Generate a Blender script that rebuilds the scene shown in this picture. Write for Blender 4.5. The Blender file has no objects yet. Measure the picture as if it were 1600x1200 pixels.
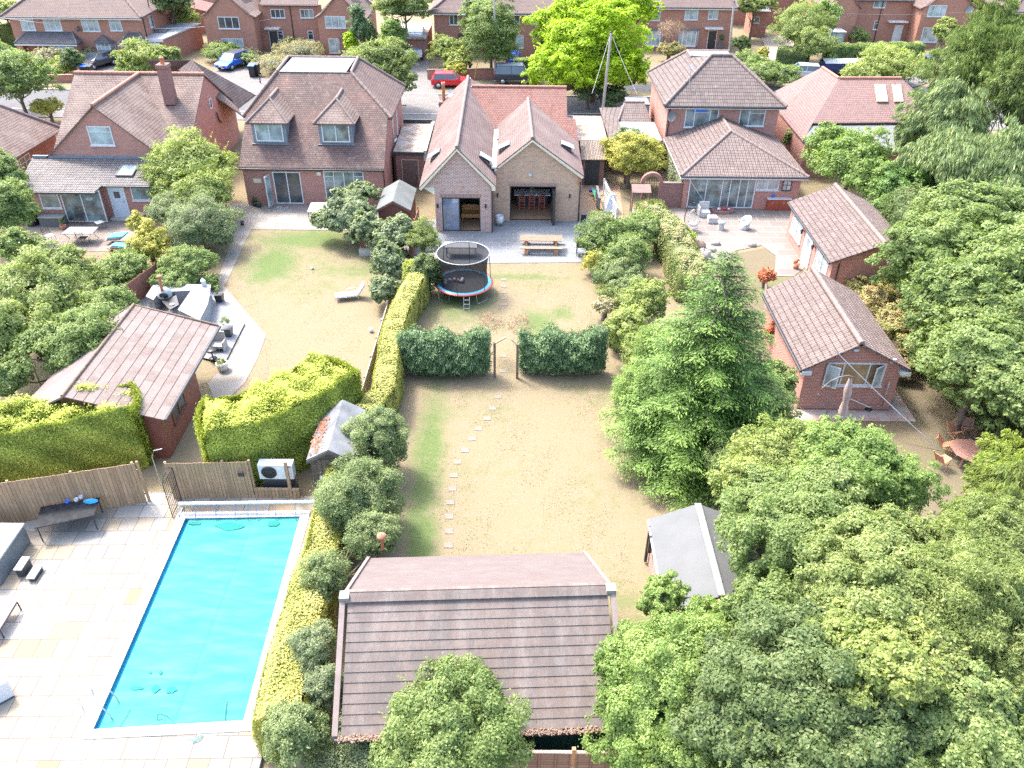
import bpy, bmesh, math, random
import numpy as np
from mathutils import Vector, Matrix
R = math.radians
scene = bpy.context.scene
col = scene.collection
# ---------------------------------------------------------------- camera, sky, sun, exposure
F, PITCH, CAM_H, ROLL = 1283.0, R(34.8), 23.0, R(0.62)
cd = bpy.data.cameras.new('camera'); cam = bpy.data.objects.new('camera', cd); col.objects.link(cam)
cd.sensor_width = 36.0; cd.lens = 36.0 * F / 1600; cd.clip_start = 0.5; cd.clip_end = 3000
cam.matrix_world = Matrix.Translation((0, 0, CAM_H)) @ Matrix.Rotation(R(90) - PITCH, 4, 'X') @ Matrix.Rotation(ROLL, 4, 'Z')
scene.camera = cam
SUN_EL, SUN_AZ = R(56), R(-47)       # azimuth measured from +Y towards +X
world = bpy.data.worlds.new('World'); scene.world = world; world.use_nodes = True
wn = world.node_tree; wn.nodes.clear()
sky = wn.nodes.new('ShaderNodeTexSky'); sky.sky_type = 'NISHITA'; sky.sun_disc = False
sky.sun_elevation = SUN_EL; sky.sun_rotation = SUN_AZ; sky.air_density = 1.0; sky.dust_density = 4.0; sky.ozone_density = 1.0
bg = wn.nodes.new('ShaderNodeBackground'); bg.inputs[1].default_value = 0.15
wo = wn.nodes.new('ShaderNodeOutputWorld')
wn.links.new(sky.outputs[0], bg.inputs[0]); wn.links.new(bg.outputs[0], wo.inputs[0])
sl = bpy.data.lights.new('sun', 'SUN'); sl.energy = 1.2; sl.angle = R(10); sl.color = (1.0, 0.965, 0.92)
sun = bpy.data.objects.new('sun', sl); col.objects.link(sun)
sdir = Vector((math.sin(SUN_AZ) * math.cos(SUN_EL), math.cos(SUN_AZ) * math.cos(SUN_EL), math.sin(SUN_EL)))
sun.rotation_euler = sdir.to_track_quat('Z', 'Y').to_euler(); sun.location = (0, 0, 60)
scene.view_settings.view_transform = 'Standard'; scene.view_settings.look = 'None'
scene.view_settings.exposure = 2.55; scene.view_settings.gamma = 1.0
scene.cycles.use_denoising = False
scene.cycles.max_bounces = 8; scene.cycles.transparent_max_bounces = 16
scene.cycles.use_adaptive_sampling = True
# ---------------------------------------------------------------- measuring: a photo pixel (1600x1200) on a level of the real place
def _ray(px, py):
    u, v = (px - 800) / F, (py - 600) / F
    c, s = math.cos(ROLL), math.sin(ROLL)
    u, v = u * c + v * s, -u * s + v * c
    return Vector((u, math.cos(PITCH) - v * math.sin(PITCH), -math.sin(PITCH) - v * math.cos(PITCH)))
def G(px, py, z=0.0):
    d = _ray(px, py); return Vector((0, 0, CAM_H)) + d * ((z - CAM_H) / d.z)
def Y(px, py, y):
    d = _ray(px, py); return Vector((0, 0, CAM_H)) + d * (y / d.y)
def X(px, py, x):
    d = _ray(px, py); return Vector((0, 0, CAM_H)) + d * (x / d.x)
# ---------------------------------------------------------------- scene graph helpers
ORG = {}
def tag(o, label=None, cat=None, group=None, kind=None):
    if label: o['label'] = label
    if cat: o['category'] = cat
    if group: o['group'] = group
    if kind: o['kind'] = kind
    return o
def thing(name, label, cat, loc=(0, 0, 0), group=None, rz=0.0):
    o = bpy.data.objects.new(name, None); col.objects.link(o); o.empty_display_size = 0.2
    o.location = loc; o.rotation_euler.z = rz
    ORG[o.name] = Vector(loc)
    return tag(o, label, cat, group)
def copy_tree(o, parent=None, loc=None, rz=None, label=None):
    c = o.copy(); col.objects.link(c); c.parent = parent
    ORG[c.name] = ORG.get(o.name, Vector())
    if loc is not None: c.location = loc
    if rz is not None: c.rotation_euler.z = rz
    if label: c['label'] = label
    for ch in list(o.children): copy_tree(ch, c)
    return c
def auto_uv(me):
    n = len(me.loops)
    if not n: return
    uvl = me.uv_layers.new(name='UVMap')
    co = np.empty(len(me.vertices) * 3, 'f'); me.vertices.foreach_get('co', co); co = co.reshape(-1, 3)
    vi = np.empty(n, 'i'); me.loops.foreach_get('vertex_index', vi)
    nr = np.empty(len(me.polygons) * 3, 'f'); me.polygons.foreach_get('normal', nr); nr = nr.reshape(-1, 3)
    lt = np.empty(len(me.polygons), 'i'); me.polygons.foreach_get('loop_total', lt)
    nl = np.repeat(nr, lt, axis=0)
    u = np.stack([-nl[:, 1], nl[:, 0], np.zeros(n)], 1); L = np.linalg.norm(u, axis=1)
    flat = L < 0.05; u[flat] = (1, 0, 0); L[flat] = 1; u /= L[:, None]
    v = np.cross(nl, u)
    p = co[vi]
    uv = np.stack([(p * u).sum(1), (p * v).sum(1)], 1).astype('f')
    uvl.data.foreach_set('uv', uv.ravel())
class MB:
    def __init__(s): s.v = []; s.f = []; s.sm = []
    def add(s, vs, fs, smooth=False):
        b = len(s.v); s.v += [Vector(v) for v in vs]; s.f += [tuple(b + i for i in f) for f in fs]; s.sm += [smooth] * len(fs); return s
    def poly(s, pts): return s.add(pts, [tuple(range(len(pts)))])
    def box(s, a, b):
        x0, y0, z0 = a; x1, y1, z1 = b
        if x0 > x1: x0, x1 = x1, x0
        if y0 > y1: y0, y1 = y1, y0
        if z0 > z1: z0, z1 = z1, z0
        return s.add([(x0, y0, z0), (x1, y0, z0), (x1, y1, z0), (x0, y1, z0), (x0, y0, z1), (x1, y0, z1), (x1, y1, z1), (x0, y1, z1)],
                     [(3, 2, 1, 0), (4, 5, 6, 7), (0, 1, 5, 4), (1, 2, 6, 5), (2, 3, 7, 6), (3, 0, 4, 7)])
    def obox(s, o, u, v, w):                      # corner + three edge vectors
        o, u, v, w = Vector(o), Vector(u), Vector(v), Vector(w)
        P = [o, o + u, o + u + v, o + v]; P += [p + w for p in P]
        fs = [(3, 2, 1, 0), (4, 5, 6, 7), (0, 1, 5, 4), (1, 2, 6, 5), (2, 3, 7, 6), (3, 0, 4, 7)]
        if u.cross(v).dot(w) < 0: fs = [f[::-1] for f in fs]
        return s.add(P, fs)
    def tube(s, pts, r, n=8, cap=True, smooth=True):
        pts = [Vector(p) for p in pts]; m = len(pts)
        rr = r if isinstance(r, (list, tuple)) else [r] * m
        vs = []; fs = []
        for i, p in enumerate(pts):
            d = (pts[min(i + 1, m - 1)] - pts[max(i - 1, 0)]); d.normalize()
            a = Vector((0, 0, 1)) if abs(d.z) < 0.9 else Vector((1, 0, 0))
            e1 = d.cross(a).normalized(); e2 = d.cross(e1)
            for k in range(n):
                t = 2 * math.pi * k / n; vs.append(p + (e1 * math.cos(t) + e2 * math.sin(t)) * rr[i])
        for i in range(m - 1):
            for k in range(n):
                k2 = (k + 1) % n; fs.append((i * n + k, i * n + k2, (i + 1) * n + k2, (i + 1) * n + k)[::-1])
        s.add(vs, fs, smooth)
        if cap:
            s.add([vs[k] for k in range(n)], [tuple(range(n))]); s.add([vs[(m - 1) * n + k] for k in range(n)], [tuple(range(n))[::-1]])
        return s
    def lathe(s, prof, c=(0, 0, 0), n=20, smooth=True, a0=0, sx=1.0, sy=1.0):
        c = Vector(c); vs = []; fs = []
        for r, z in prof:
            for k in range(n):
                t = a0 + 2 * math.pi * k / n; vs.append(c + Vector((sx * r * math.cos(t), sy * r * math.sin(t), z)))
        for i in range(len(prof) - 1):
            for k in range(n):
                k2 = (k + 1) % n; fs.append((i * n + k, i * n + k2, (i + 1) * n + k2, (i + 1) * n + k))
        return s.add(vs, fs, smooth)
    def ball(s, c, r, n=12, m=8, sz=1.0):
        prof = [(max(1e-4, r * math.sin(math.pi * i / m)), -r * sz * math.cos(math.pi * i / m)) for i in range(m + 1)]
        return s.lathe(prof, c, n)
    def prism(s, pts, w):                          # closed planar outline swept by w
        w = Vector(w); pts = [Vector(p) for p in pts]; n = len(pts)
        nn = Vector((0, 0, 0))
        for i in range(n): nn += pts[i].cross(pts[(i + 1) % n])
        if nn.dot(w) < 0: pts = pts[::-1]
        fs = [tuple(range(n))[::-1], tuple(range(n, 2 * n))] + [(i, (i + 1) % n, n + (i + 1) % n, n + i) for i in range(n)]
        return s.add(pts + [p + w for p in pts], fs)
    def build(s, name, mat, parent=None, bevel=0, org=None, weld=False):
        o0 = ORG.get(parent.name, Vector()) if parent else (Vector(org) if org else Vector())
        me = bpy.data.meshes.new(name)
        me.from_pydata([tuple(v - o0) for v in s.v], [], s.f)
        me.polygons.foreach_set('use_smooth', s.sm)
        me.update()
        if weld or bevel:
            bm = bmesh.new(); bm.from_mesh(me); bmesh.ops.remove_doubles(bm, verts=bm.verts, dist=1e-4); bm.to_mesh(me); bm.free()
        auto_uv(me)
        o = bpy.data.objects.new(name, me); col.objects.link(o); me.materials.append(mat)
        if parent: o.parent = parent
        else: o.location = o0
        ORG[o.name] = o0
        if bevel:
            b = o.modifiers.new('bevel', 'BEVEL'); b.width = bevel; b.segments = 2; b.limit_method = 'ANGLE'; b.angle_limit = R(40)
        return o
def roof(mb, planes, th=0.09):
    """planes: list of polygons (their upper faces); gives them thickness"""
    vs = []; idx = {}; fs = []
    def vi(p):
        k = (round(p[0], 3), round(p[1], 3), round(p[2], 3))
        if k not in idx: idx[k] = len(vs); vs.append(Vector(p))
        return idx[k]
    for pl in planes:
        pl = [Vector(p) for p in pl]
        nn = Vector((0, 0, 0))
        for i in range(len(pl)): nn += pl[i].cross(pl[(i + 1) % len(pl)])
        if nn.z < 0: pl = pl[::-1]
        fs.append([vi(p) for p in pl])
    n = len(vs); cnt = {}
    for f in fs:
        for a, b in zip(f, f[1:] + f[:1]): cnt[(a, b)] = 1
    V = vs + [v - Vector((0, 0, th)) for v in vs]
    out = [tuple(f) for f in fs] + [tuple(n + i for i in f[::-1]) for f in fs]
    for (a, b) in cnt:
        if (b, a) not in cnt: out.append((a, n + a, n + b, b))
    return mb.add(V, out)
def ridge(mb, a, b, r=0.13, seg=0.45):
    a, b = Vector(a), Vector(b); L = (b - a).length; n = max(1, int(L / seg)); d = (b - a) / n
    for i in range(n):
        mb.tube([a + d * i, a + d * (i + 1.04)], [r * 0.93, r * 1.05], 8)
# ---- materials
def _new(name):
    m = bpy.data.materials.new(name); m.use_nodes = True; nt = m.node_tree
    b = nt.nodes['Principled BSDF']; return m, nt, b
def N(nt, t, **k):
    n = nt.nodes.new(t)
    for a, v in k.items():
        if a.startswith('i_'):
            key = a[2:]; key = int(key) if key.isdigit() else key.replace('_', ' ')
            n.inputs[key].default_value = v
        else: setattr(n, a, v)
    return n
def c4(c): return (c[0], c[1], c[2], 1.0)
def mixc(nt, fac, a, b, mode='MIX'):
    m = nt.nodes.new('ShaderNodeMix'); m.data_type = 'RGBA'; m.blend_type = mode
    for sock, val in ((m.inputs[0], fac), (m.inputs[6], a), (m.inputs[7], b)):
        if isinstance(val, (int, float)): sock.default_value = val
        elif isinstance(val, tuple): sock.default_value = c4(val)
        else: nt.links.new(val, sock)
    return m.outputs[2]
def ramp(nt, fac, stops):
    r = nt.nodes.new('ShaderNodeValToRGB'); e = r.color_ramp.elements
    while len(e) < len(stops): e.new(0.5)
    for k, (p, c) in enumerate(stops): e[k].position = p; e[k].color = c4(c) if len(c) == 3 else c
    nt.links.new(fac, r.inputs[0]); return r.outputs[0]
def noise(nt, scale, detail=4, rough=0.6, coord=None, sx=None):
    tc = nt.nodes.new('ShaderNodeTexCoord'); n = nt.nodes.new('ShaderNodeTexNoise')
    n.inputs['Scale'].default_value = scale; n.inputs['Detail'].default_value = detail; n.inputs['Roughness'].default_value = rough
    src = tc.outputs[coord or 'Object']
    if sx:
        mp = nt.nodes.new('ShaderNodeMapping'); mp.inputs['Scale'].default_value = sx; nt.links.new(src, mp.inputs[0]); src = mp.outputs[0]
    nt.links.new(src, n.inputs['Vector']); return n.outputs['Fac']
def bump(nt, b, h, strength=0.4, dist=0.02):
    bp = nt.nodes.new('ShaderNodeBump'); bp.inputs['Strength'].default_value = strength; bp.inputs['Distance'].default_value = dist
    nt.links.new(h, bp.inputs['Height']); nt.links.new(bp.outputs[0], b.inputs['Normal'])
def M_plain(name, c, rough=0.6, var=0.12, sc=3.0, metal=0.0, spec=0.5, bmp=0.0):
    m, nt, b = _new(name)
    if var > 0:
        a = tuple(max(0, x * (1 - var)) for x in c); d = tuple(min(1, x * (1 + var)) for x in c)
        f = noise(nt, sc, 5); o = ramp(nt, f, [(0.3, a), (0.7, d)]); nt.links.new(o, b.inputs['Base Color'])
        if bmp: bump(nt, b, noise(nt, sc * 6), bmp, 0.01)
    else: b.inputs['Base Color'].default_value = c4(c)
    b.inputs['Roughness'].default_value = rough; b.inputs['Metallic'].default_value = metal; b.inputs['Specular IOR Level'].default_value = spec
    return m
def uvnode(nt): return nt.nodes.new('ShaderNodeTexCoord').outputs['UV']
def M_brick(name, c1, c2, mortar=(0.36, 0.32, 0.28), bw=0.235, bh=0.085, ms=0.012, big=0.25, accent=None):
    m, nt, b = _new(name)
    t = N(nt, 'ShaderNodeTexBrick', i_Scale=1.0); t.inputs['Color1'].default_value = c4(c1); t.inputs['Color2'].default_value = c4(c2)
    t.inputs['Mortar'].default_value = c4(mortar); t.inputs['Mortar Size'].default_value = ms; t.inputs['Mortar Smooth'].default_value = 0.2
    t.inputs['Brick Width'].default_value = bw; t.inputs['Row Height'].default_value = bh; t.inputs['Bias'].default_value = 0.0
    nt.links.new(uvnode(nt), t.inputs['Vector'])
    f = noise(nt, 0.9, 6, 0.7)
    o = mixc(nt, ramp(nt, f, [(0.35, (0, 0, 0)), (0.75, (big, big, big))]), t.outputs['Color'], tuple(min(1, x * 1.5 + 0.03) for x in c1))
    if accent:
        f3 = noise(nt, 3.2, 3, 0.6, sx=(1, 1, 2.5))
        o = mixc(nt, ramp(nt, f3, [(0.55, (0, 0, 0)), (0.68, (.6, .6, .6))]), o, accent)
    f2 = noise(nt, 7, 4, 0.7)
    o = mixc(nt, 0.35, o, ramp(nt, f2, [(0.3, (0.55, 0.55, 0.55)), (0.7, (1.1, 1.1, 1.1))]), 'MULTIPLY')
    nt.links.new(o, b.inputs['Base Color']); b.inputs['Roughness'].default_value = 0.9; b.inputs['Specular IOR Level'].default_value = 0.2
    bump(nt, b, t.outputs['Fac'], -0.5, 0.01)
    return m
def M_tile(name, c1, c2, gap=(0.05, 0.035, 0.03), tw=0.17, rh=0.11, ms=0.014, patch=None, pf=0.5, wave=0.0, step=1.0, offset=0.5, lich=0.0):
    """clay or concrete tiles: courses across the slope, stepped profile, optional pantile wave"""
    m, nt, b = _new(name); uv = uvnode(nt)
    t = N(nt, 'ShaderNodeTexBrick', i_Scale=1.0); t.offset = offset; t.inputs['Color1'].default_value = c4(c1); t.inputs['Color2'].default_value = c4(c2)
    t.inputs['Mortar'].default_value = c4(gap); t.inputs['Mortar Size'].default_value = ms; t.inputs['Mortar Smooth'].default_value = 0.3
    t.inputs['Brick Width'].default_value = tw; t.inputs['Row Height'].default_value = rh
    nt.links.new(uv, t.inputs['Vector'])
    o = t.outputs['Color']
    if patch:
        f = noise(nt, 0.55, 6, 0.75); o = mixc(nt, ramp(nt, f, [(0.42, (0, 0, 0)), (0.66, (pf, pf, pf))]), o, patch)
    if lich:
        f = noise(nt, 2.3, 8, 0.8); o = mixc(nt, ramp(nt, f, [(0.55, (0, 0, 0)), (0.72, (lich, lich, lich))]), o, (0.42, 0.40, 0.34))
    f2 = noise(nt, 9, 4, 0.75)
    o = mixc(nt, 0.5, o, ramp(nt, f2, [(0.3, (0.5, 0.5, 0.5)), (0.7, (1.25, 1.25, 1.25))]), 'MULTIPLY')
    nt.links.new(o, b.inputs['Base Color']); b.inputs['Roughness'].default_value = 0.85; b.inputs['Specular IOR Level'].default_value = 0.25
    sp = nt.nodes.new('ShaderNodeSeparateXYZ'); nt.links.new(uv, sp.inputs[0])
    d = N(nt, 'ShaderNodeMath', operation='DIVIDE'); nt.links.new(sp.outputs[1], d.inputs[0]); d.inputs[1].default_value = rh
    fr = N(nt, 'ShaderNodeMath', operation='FRACT'); nt.links.new(d.outputs[0], fr.inputs[0])
    sm = N(nt, 'ShaderNodeMath', operation='MULTIPLY'); nt.links.new(fr.outputs[0], sm.inputs[0]); sm.inputs[1].default_value = -step
    h = sm.outputs[0]
    if wave:
        w1 = N(nt, 'ShaderNodeMath', operation='MULTIPLY'); nt.links.new(sp.outputs[0], w1.inputs[0]); w1.inputs[1].default_value = 2 * math.pi / tw
        w2 = N(nt, 'ShaderNodeMath', operation='SINE'); nt.links.new(w1.outputs[0], w2.inputs[0])
        w3 = N(nt, 'ShaderNodeMath', operation='MULTIPLY_ADD'); nt.links.new(w2.outputs[0], w3.inputs[0]); w3.inputs[1].default_value = wave; nt.links.new(h, w3.inputs[2]); h = w3.outputs[0]
    bump(nt, b, h, 0.9, 0.045)
    return m
def M_glass(name, c=(0.05, 0.07, 0.08), rough=0.08, var=0.5):
    m, nt, b = _new(name)
    f = noise(nt, 1.3, 2, 0.5)
    nt.links.new(ramp(nt, f, [(0.35, tuple(x * (1 - var) for x in c)), (0.65, tuple(min(1, x * (1 + var)) for x in c))]), b.inputs['Base Color'])
    b.inputs['Roughness'].default_value = rough; b.inputs['Specular IOR Level'].default_value = 0.9; return m
def M_leaf(name, cols, trans=0.45, rough=0.55):
    m, nt, b = _new(name)
    at = nt.nodes.new('ShaderNodeAttribute'); at.attribute_name = 'v'
    n = len(cols); o = ramp(nt, at.outputs['Fac'], [(i / (n - 1), c) for i, c in enumerate(cols)])
    nt.links.new(o, b.inputs['Base Color']); b.inputs['Roughness'].default_value = rough; b.inputs['Specular IOR Level'].default_value = 0.3
    tr = nt.nodes.new('ShaderNodeBsdfTranslucent')
    g = nt.nodes.new('ShaderNodeMix'); g.data_type = 'RGBA'; g.blend_type = 'MULTIPLY'; g.inputs[0].default_value = 1.0
    nt.links.new(o, g.inputs[6]); g.inputs[7].default_value = (1.25, 1.35, 0.7, 1); nt.links.new(g.outputs[2], tr.inputs[0])
    mx = nt.nodes.new('ShaderNodeMixShader'); mx.inputs[0].default_value = trans
    nt.links.new(b.outputs[0], mx.inputs[1]); nt.links.new(tr.outputs[0], mx.inputs[2])
    nt.links.new(mx.outputs[0], nt.nodes['Material Output'].inputs[0]); return m
def M_slabs(name, cols, w=0.9, h=0.6, joint=(0.25, 0.22, 0.18), rot=0.0, ms=0.012, var=0.35, rough=0.8, sq=1.0, off=0.5, j2=True, dirt=(0.3, 0.29, 0.26), df=0.35):
    """paving of slabs in several stone colours, two slab sizes mixed"""
    m, nt, b = _new(name); tc = nt.nodes.new('ShaderNodeTexCoord')
    mp = nt.nodes.new('ShaderNodeMapping'); mp.inputs['Rotation'].default_value = (0, 0, rot); nt.links.new(tc.outputs['Object'], mp.inputs[0])
    t = N(nt, 'ShaderNodeTexBrick', i_Scale=1.0); t.offset = off; t.squash = sq; t.squash_frequency = 2
    t.inputs['Color1'].default_value = (0, 0, 0, 1); t.inputs['Color2'].default_value = (1, 1, 1, 1); t.inputs['Mortar'].default_value = (0.5, 0.5, 0.5, 1)
    t.inputs['Mortar Size'].default_value = ms; t.inputs['Brick Width'].default_value = w; t.inputs['Row Height'].default_value = h; t.inputs['Mortar Smooth'].default_value = 0.1
    nt.links.new(mp.outputs[0], t.inputs['Vector'])
    k = len(cols); o = ramp(nt, t.outputs['Color'], [((i + 0.0) / (k - 1), c) for i, c in enumerate(cols)])
    f = noise(nt, 1.1, 7, 0.7); o = mixc(nt, ramp(nt, f, [(0.5, (0, 0, 0)), (0.8, (df, df, df))]), o, dirt)
    f2 = noise(nt, 6, 5, 0.7); o = mixc(nt, var, o, ramp(nt, f2, [(0.3, (0.75, 0.75, 0.75)), (0.7, (1.1, 1.1, 1.1))]), 'MULTIPLY')
    o = mixc(nt, t.outputs['Fac'], o, joint)
    nt.links.new(o, b.inputs['Base Color']); b.inputs['Roughness'].default_value = rough; b.inputs['Specular IOR Level'].default_value = 0.3
    bump(nt, b, t.outputs['Fac'], -0.4, 0.01); return m
def M_grass(name, patches, dry=((0.188, 0.145, 0.092), (0.222, 0.182, 0.122)), green=((0.08, 0.115, 0.038), (0.12, 0.155, 0.06)), base=0.0):
    """drought-dry lawn with greener patches at given places (x, y, rx, ry, amount)"""
    m, nt, b = _new(name); tc = nt.nodes.new('ShaderNodeTexCoord')
    big = noise(nt, 0.35, 8, 0.72); fine = noise(nt, 9, 8, 0.85); mid = noise(nt, 1.6, 7, 0.8)
    d = mixc(nt, ramp(nt, fine, [(0.35, (0, 0, 0)), (0.65, (1, 1, 1))]), dry[0], dry[1])
    d = mixc(nt, ramp(nt, mid, [(0.4, (0, 0, 0)), (0.72, (.6, .6, .6))]), d, (0.148, 0.145, 0.072))
    g = mixc(nt, ramp(nt, fine, [(0.35, (0, 0, 0)), (0.65, (1, 1, 1))]), green[0], green[1])
    acc = None
    for (x, y, rx, ry, amt) in patches:
        mp = nt.nodes.new('ShaderNodeMapping'); mp.inputs['Location'].default_value = (-x / rx, -y / ry, 0); mp.inputs['Scale'].default_value = (1 / rx, 1 / ry, 0)
        nt.links.new(tc.outputs['Object'], mp.inputs[0])
        ln = N(nt, 'ShaderNodeVectorMath', operation='LENGTH'); nt.links.new(mp.outputs[0], ln.inputs[0])
        mr = N(nt, 'ShaderNodeMapRange'); mr.inputs[1].default_value = 1.25; mr.inputs[2].default_value = 0.3; mr.inputs[3].default_value = 0; mr.inputs[4].default_value = amt
        nt.links.new(ln.outputs['Value'], mr.inputs[0])
        if acc is None: acc = mr.outputs[0]
        else:
            mm = N(nt, 'ShaderNodeMath', operation='MAXIMUM'); nt.links.new(acc, mm.inputs[0]); nt.links.new(mr.outputs[0], mm.inputs[1]); acc = mm.outputs[0]
    ad = N(nt, 'ShaderNodeMath', operation='MULTIPLY_ADD'); nt.links.new(big, ad.inputs[0]); ad.inputs[1].default_value = 0.9; ad.inputs[2].default_value = base - 0.47
    a2 = N(nt, 'ShaderNodeMath', operation='MULTIPLY_ADD'); nt.links.new(mid, a2.inputs[0]); a2.inputs[1].default_value = 0.8; a2.inputs[2].default_value = -0.4
    s1 = N(nt, 'ShaderNodeMath', operation='ADD'); nt.links.new(ad.outputs[0], s1.inputs[0]); nt.links.new(a2.outputs[0], s1.inputs[1])
    if acc is not None:
        s2 = N(nt, 'ShaderNodeMath', operation='ADD'); nt.links.new(s1.outputs[0], s2.inputs[0]); nt.links.new(acc, s2.inputs[1]); s1 = s2
    fac = ramp(nt, s1.outputs[0], [(0.12, (0, 0, 0)), (0.62, (1, 1, 1))])
    o = mixc(nt, fac, d, g)
    o = mixc(nt, 0.3, o, ramp(nt, noise(nt, 28, 5, 0.8), [(0.3, (0.55, 0.55, 0.55)), (0.7, (1.3, 1.3, 1.3))]), 'MULTIPLY')
    nt.links.new(o, b.inputs['Base Color']); b.inputs['Roughness'].default_value = 0.95; b.inputs['Specular IOR Level'].default_value = 0.1
    bump(nt, b, noise(nt, 30, 6, 0.8), 0.4, 0.02); return m
def M_board(name, c1, c2, w=.14, gap=(.05, .035, .025), st=.5, horiz=False):
    """sawn boards: tone differs from board to board, grain runs along them"""
    m, nt, b = _new(name); uv = uvnode(nt); mp = nt.nodes.new('ShaderNodeMapping'); nt.links.new(uv, mp.inputs[0])
    t = N(nt, 'ShaderNodeTexBrick', i_Scale=1.0); t.offset = 0.0; t.inputs['Color1'].default_value = c4(c1); t.inputs['Color2'].default_value = c4(c2); t.inputs['Mortar'].default_value = c4(gap); t.inputs['Mortar Size'].default_value = .006
    t.inputs['Brick Width'].default_value = 7 if horiz else w; t.inputs['Row Height'].default_value = w if horiz else 7; nt.links.new(mp.outputs[0], t.inputs['Vector'])
    mp2 = nt.nodes.new('ShaderNodeMapping'); mp2.inputs['Scale'].default_value = (2, 30, 1) if horiz else (30, 2, 1); nt.links.new(uv, mp2.inputs[0]); n = nt.nodes.new('ShaderNodeTexNoise'); n.inputs['Scale'].default_value = 1.0; n.inputs['Detail'].default_value = 5; nt.links.new(mp2.outputs[0], n.inputs['Vector'])
    o = mixc(nt, st, t.outputs['Color'], ramp(nt, n.outputs['Fac'], [(.3, (.55, .52, .5)), (.7, (1.3, 1.3, 1.3))]), 'MULTIPLY'); f = noise(nt, 1.4, 5, .7)
    o = mixc(nt, ramp(nt, f, [(.5, (0, 0, 0)), (.75, (.45, .45, .45))]), o, tuple(x * .5 for x in c1)); nt.links.new(o, b.inputs['Base Color']); b.inputs['Roughness'].default_value = .85; return m
# ---------------------------------------------------------------- shared materials
WHITE = M_plain('white_upvc', (.561, .570, .578), 0.35, 0.03)
CREAM = M_plain('cream_paint', (0.62, 0.55, 0.42), 0.6, 0.08)
DARK = M_plain('dark_grey_metal', (0.035, 0.038, 0.042), 0.4, 0.1)
BLACK = M_plain('black_plastic', (0.02, 0.02, 0.022), 0.4, 0.1)
LEAD = M_plain('lead_sheet', (0.16, 0.18, 0.21), 0.55, 0.15, 2)
LEADPALE = M_plain('pale_roof_membrane', (.128, .136, .140), 0.7, 0.12, 1.2)
STEEL = M_plain('galvanised_steel', (0.48, 0.50, 0.52), 0.35, 0.08, metal=0.6)
CONCRETE = M_plain('concrete', (0.40, 0.38, 0.35), 0.9, 0.18, 2, bmp=0.3)
TERRA = M_plain('terracotta', (0.42, 0.17, 0.10), 0.8, 0.2, 5)
WOODD = M_plain('weathered_wood', (0.16, 0.11, 0.08), 0.85, 0.3, 4, bmp=0.4)
WOODM = M_plain('orange_wood', (0.42, 0.20, 0.09), 0.7, 0.25, 4)
WOODP = M_plain('pale_wood', (0.42, 0.32, 0.22), 0.8, 0.25, 4)
MAHOG = M_plain('mahogany_wood', (0.20, 0.055, 0.035), 0.5, 0.2, 3)
REDBROWN = M_plain('red_brown_timber', (0.17, 0.06, 0.045), 0.6, 0.2, 3)
G_DARK = M_glass('dark_window_glass', (0.045, 0.055, 0.06))
G_PALE = M_glass('curtained_window_glass', (0.30, 0.36, 0.37), 0.12, 0.35)
G_MID = M_glass('window_glass', (0.13, 0.17, 0.17), 0.08, 0.6)
SEAT = M_plain('white_rattan', (0.44, 0.43, 0.41), 0.7, 0.1, 12)
GREYF = M_plain('grey_fabric', (0.33, 0.32, 0.31), 0.85, 0.1)
BLUEP = M_plain('blue_plastic', (0.03, 0.12, 0.52), 0.4, 0.05)
BK_NEAR = M_brick('red_brick', (0.40, 0.15, 0.105), (0.30, 0.11, 0.08), (0.42, 0.36, 0.32))
BK_MIX = M_brick('mixed_stock_brick', (0.38, 0.17, 0.125), (0.27, 0.135, 0.105), (0.56, 0.51, 0.46), ms=0.02, accent=(0.42, 0.13, 0.07))
BK_BUFF = M_brick('buff_stock_brick', (0.50, 0.29, 0.17), (0.33, 0.19, 0.13), (0.50, 0.43, 0.35), ms=0.016, accent=(0.44, 0.22, 0.12))
BK_FAR = M_brick('orange_red_brick', (0.36, 0.15, 0.095), (0.28, 0.11, 0.075), (0.36, 0.26, 0.21))
BK_DK = M_brick('dark_red_brick', (0.24, 0.09, 0.07), (0.17, 0.07, 0.06), (0.30, 0.25, 0.22))
T_RED = M_tile('red_brown_clay_tiles', (0.131, 0.092, 0.083), (0.079, 0.059, 0.056), patch=(0.198, 0.108, 0.090), pf=0.4, lich=0.35, rh=0.17, tw=0.17, ms=0.022)
T_B3 = M_tile('muted_red_clay_tiles', (0.171, 0.117, 0.106), (0.140, 0.095, 0.086), patch=(0.207, 0.171, 0.153), pf=0.5, lich=0.2, rh=0.16, tw=0.17)
T_B3M = M_tile('orange_red_clay_tiles', (0.225, 0.104, 0.081), (0.153, 0.072, 0.061), patch=(0.162, 0.099, 0.088), pf=0.5, rh=0.2, tw=0.2, ms=0.02)
T_BROWN = M_tile('brown_concrete_tiles', (0.153, 0.124, 0.114), (0.117, 0.095, 0.088), tw=0.33, rh=0.36, ms=0.03, lich=0.3, offset=0.0, wave=0.35)
T_PAN = M_tile('pink_brown_pantiles', (0.203, 0.160, 0.144), (0.149, 0.117, 0.108), gap=(0.081, 0.054, 0.045), tw=0.26, rh=0.30, ms=0.03, wave=0.9, offset=0.0, lich=0.3)
T_GREY = M_tile('grey_pantiles', (0.234, 0.216, 0.203), (0.171, 0.158, 0.149), gap=(0.063, 0.054, 0.054), tw=0.26, rh=0.30, ms=0.035, wave=0.9, offset=0.0, lich=0.3)
T_B1 = M_tile('brown_plain_tiles', (0.180, 0.126, 0.108), (0.126, 0.090, 0.081), patch=(0.234, 0.194, 0.167), pf=0.5, lich=0.25, rh=0.2, tw=0.22, ms=0.022)
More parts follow.
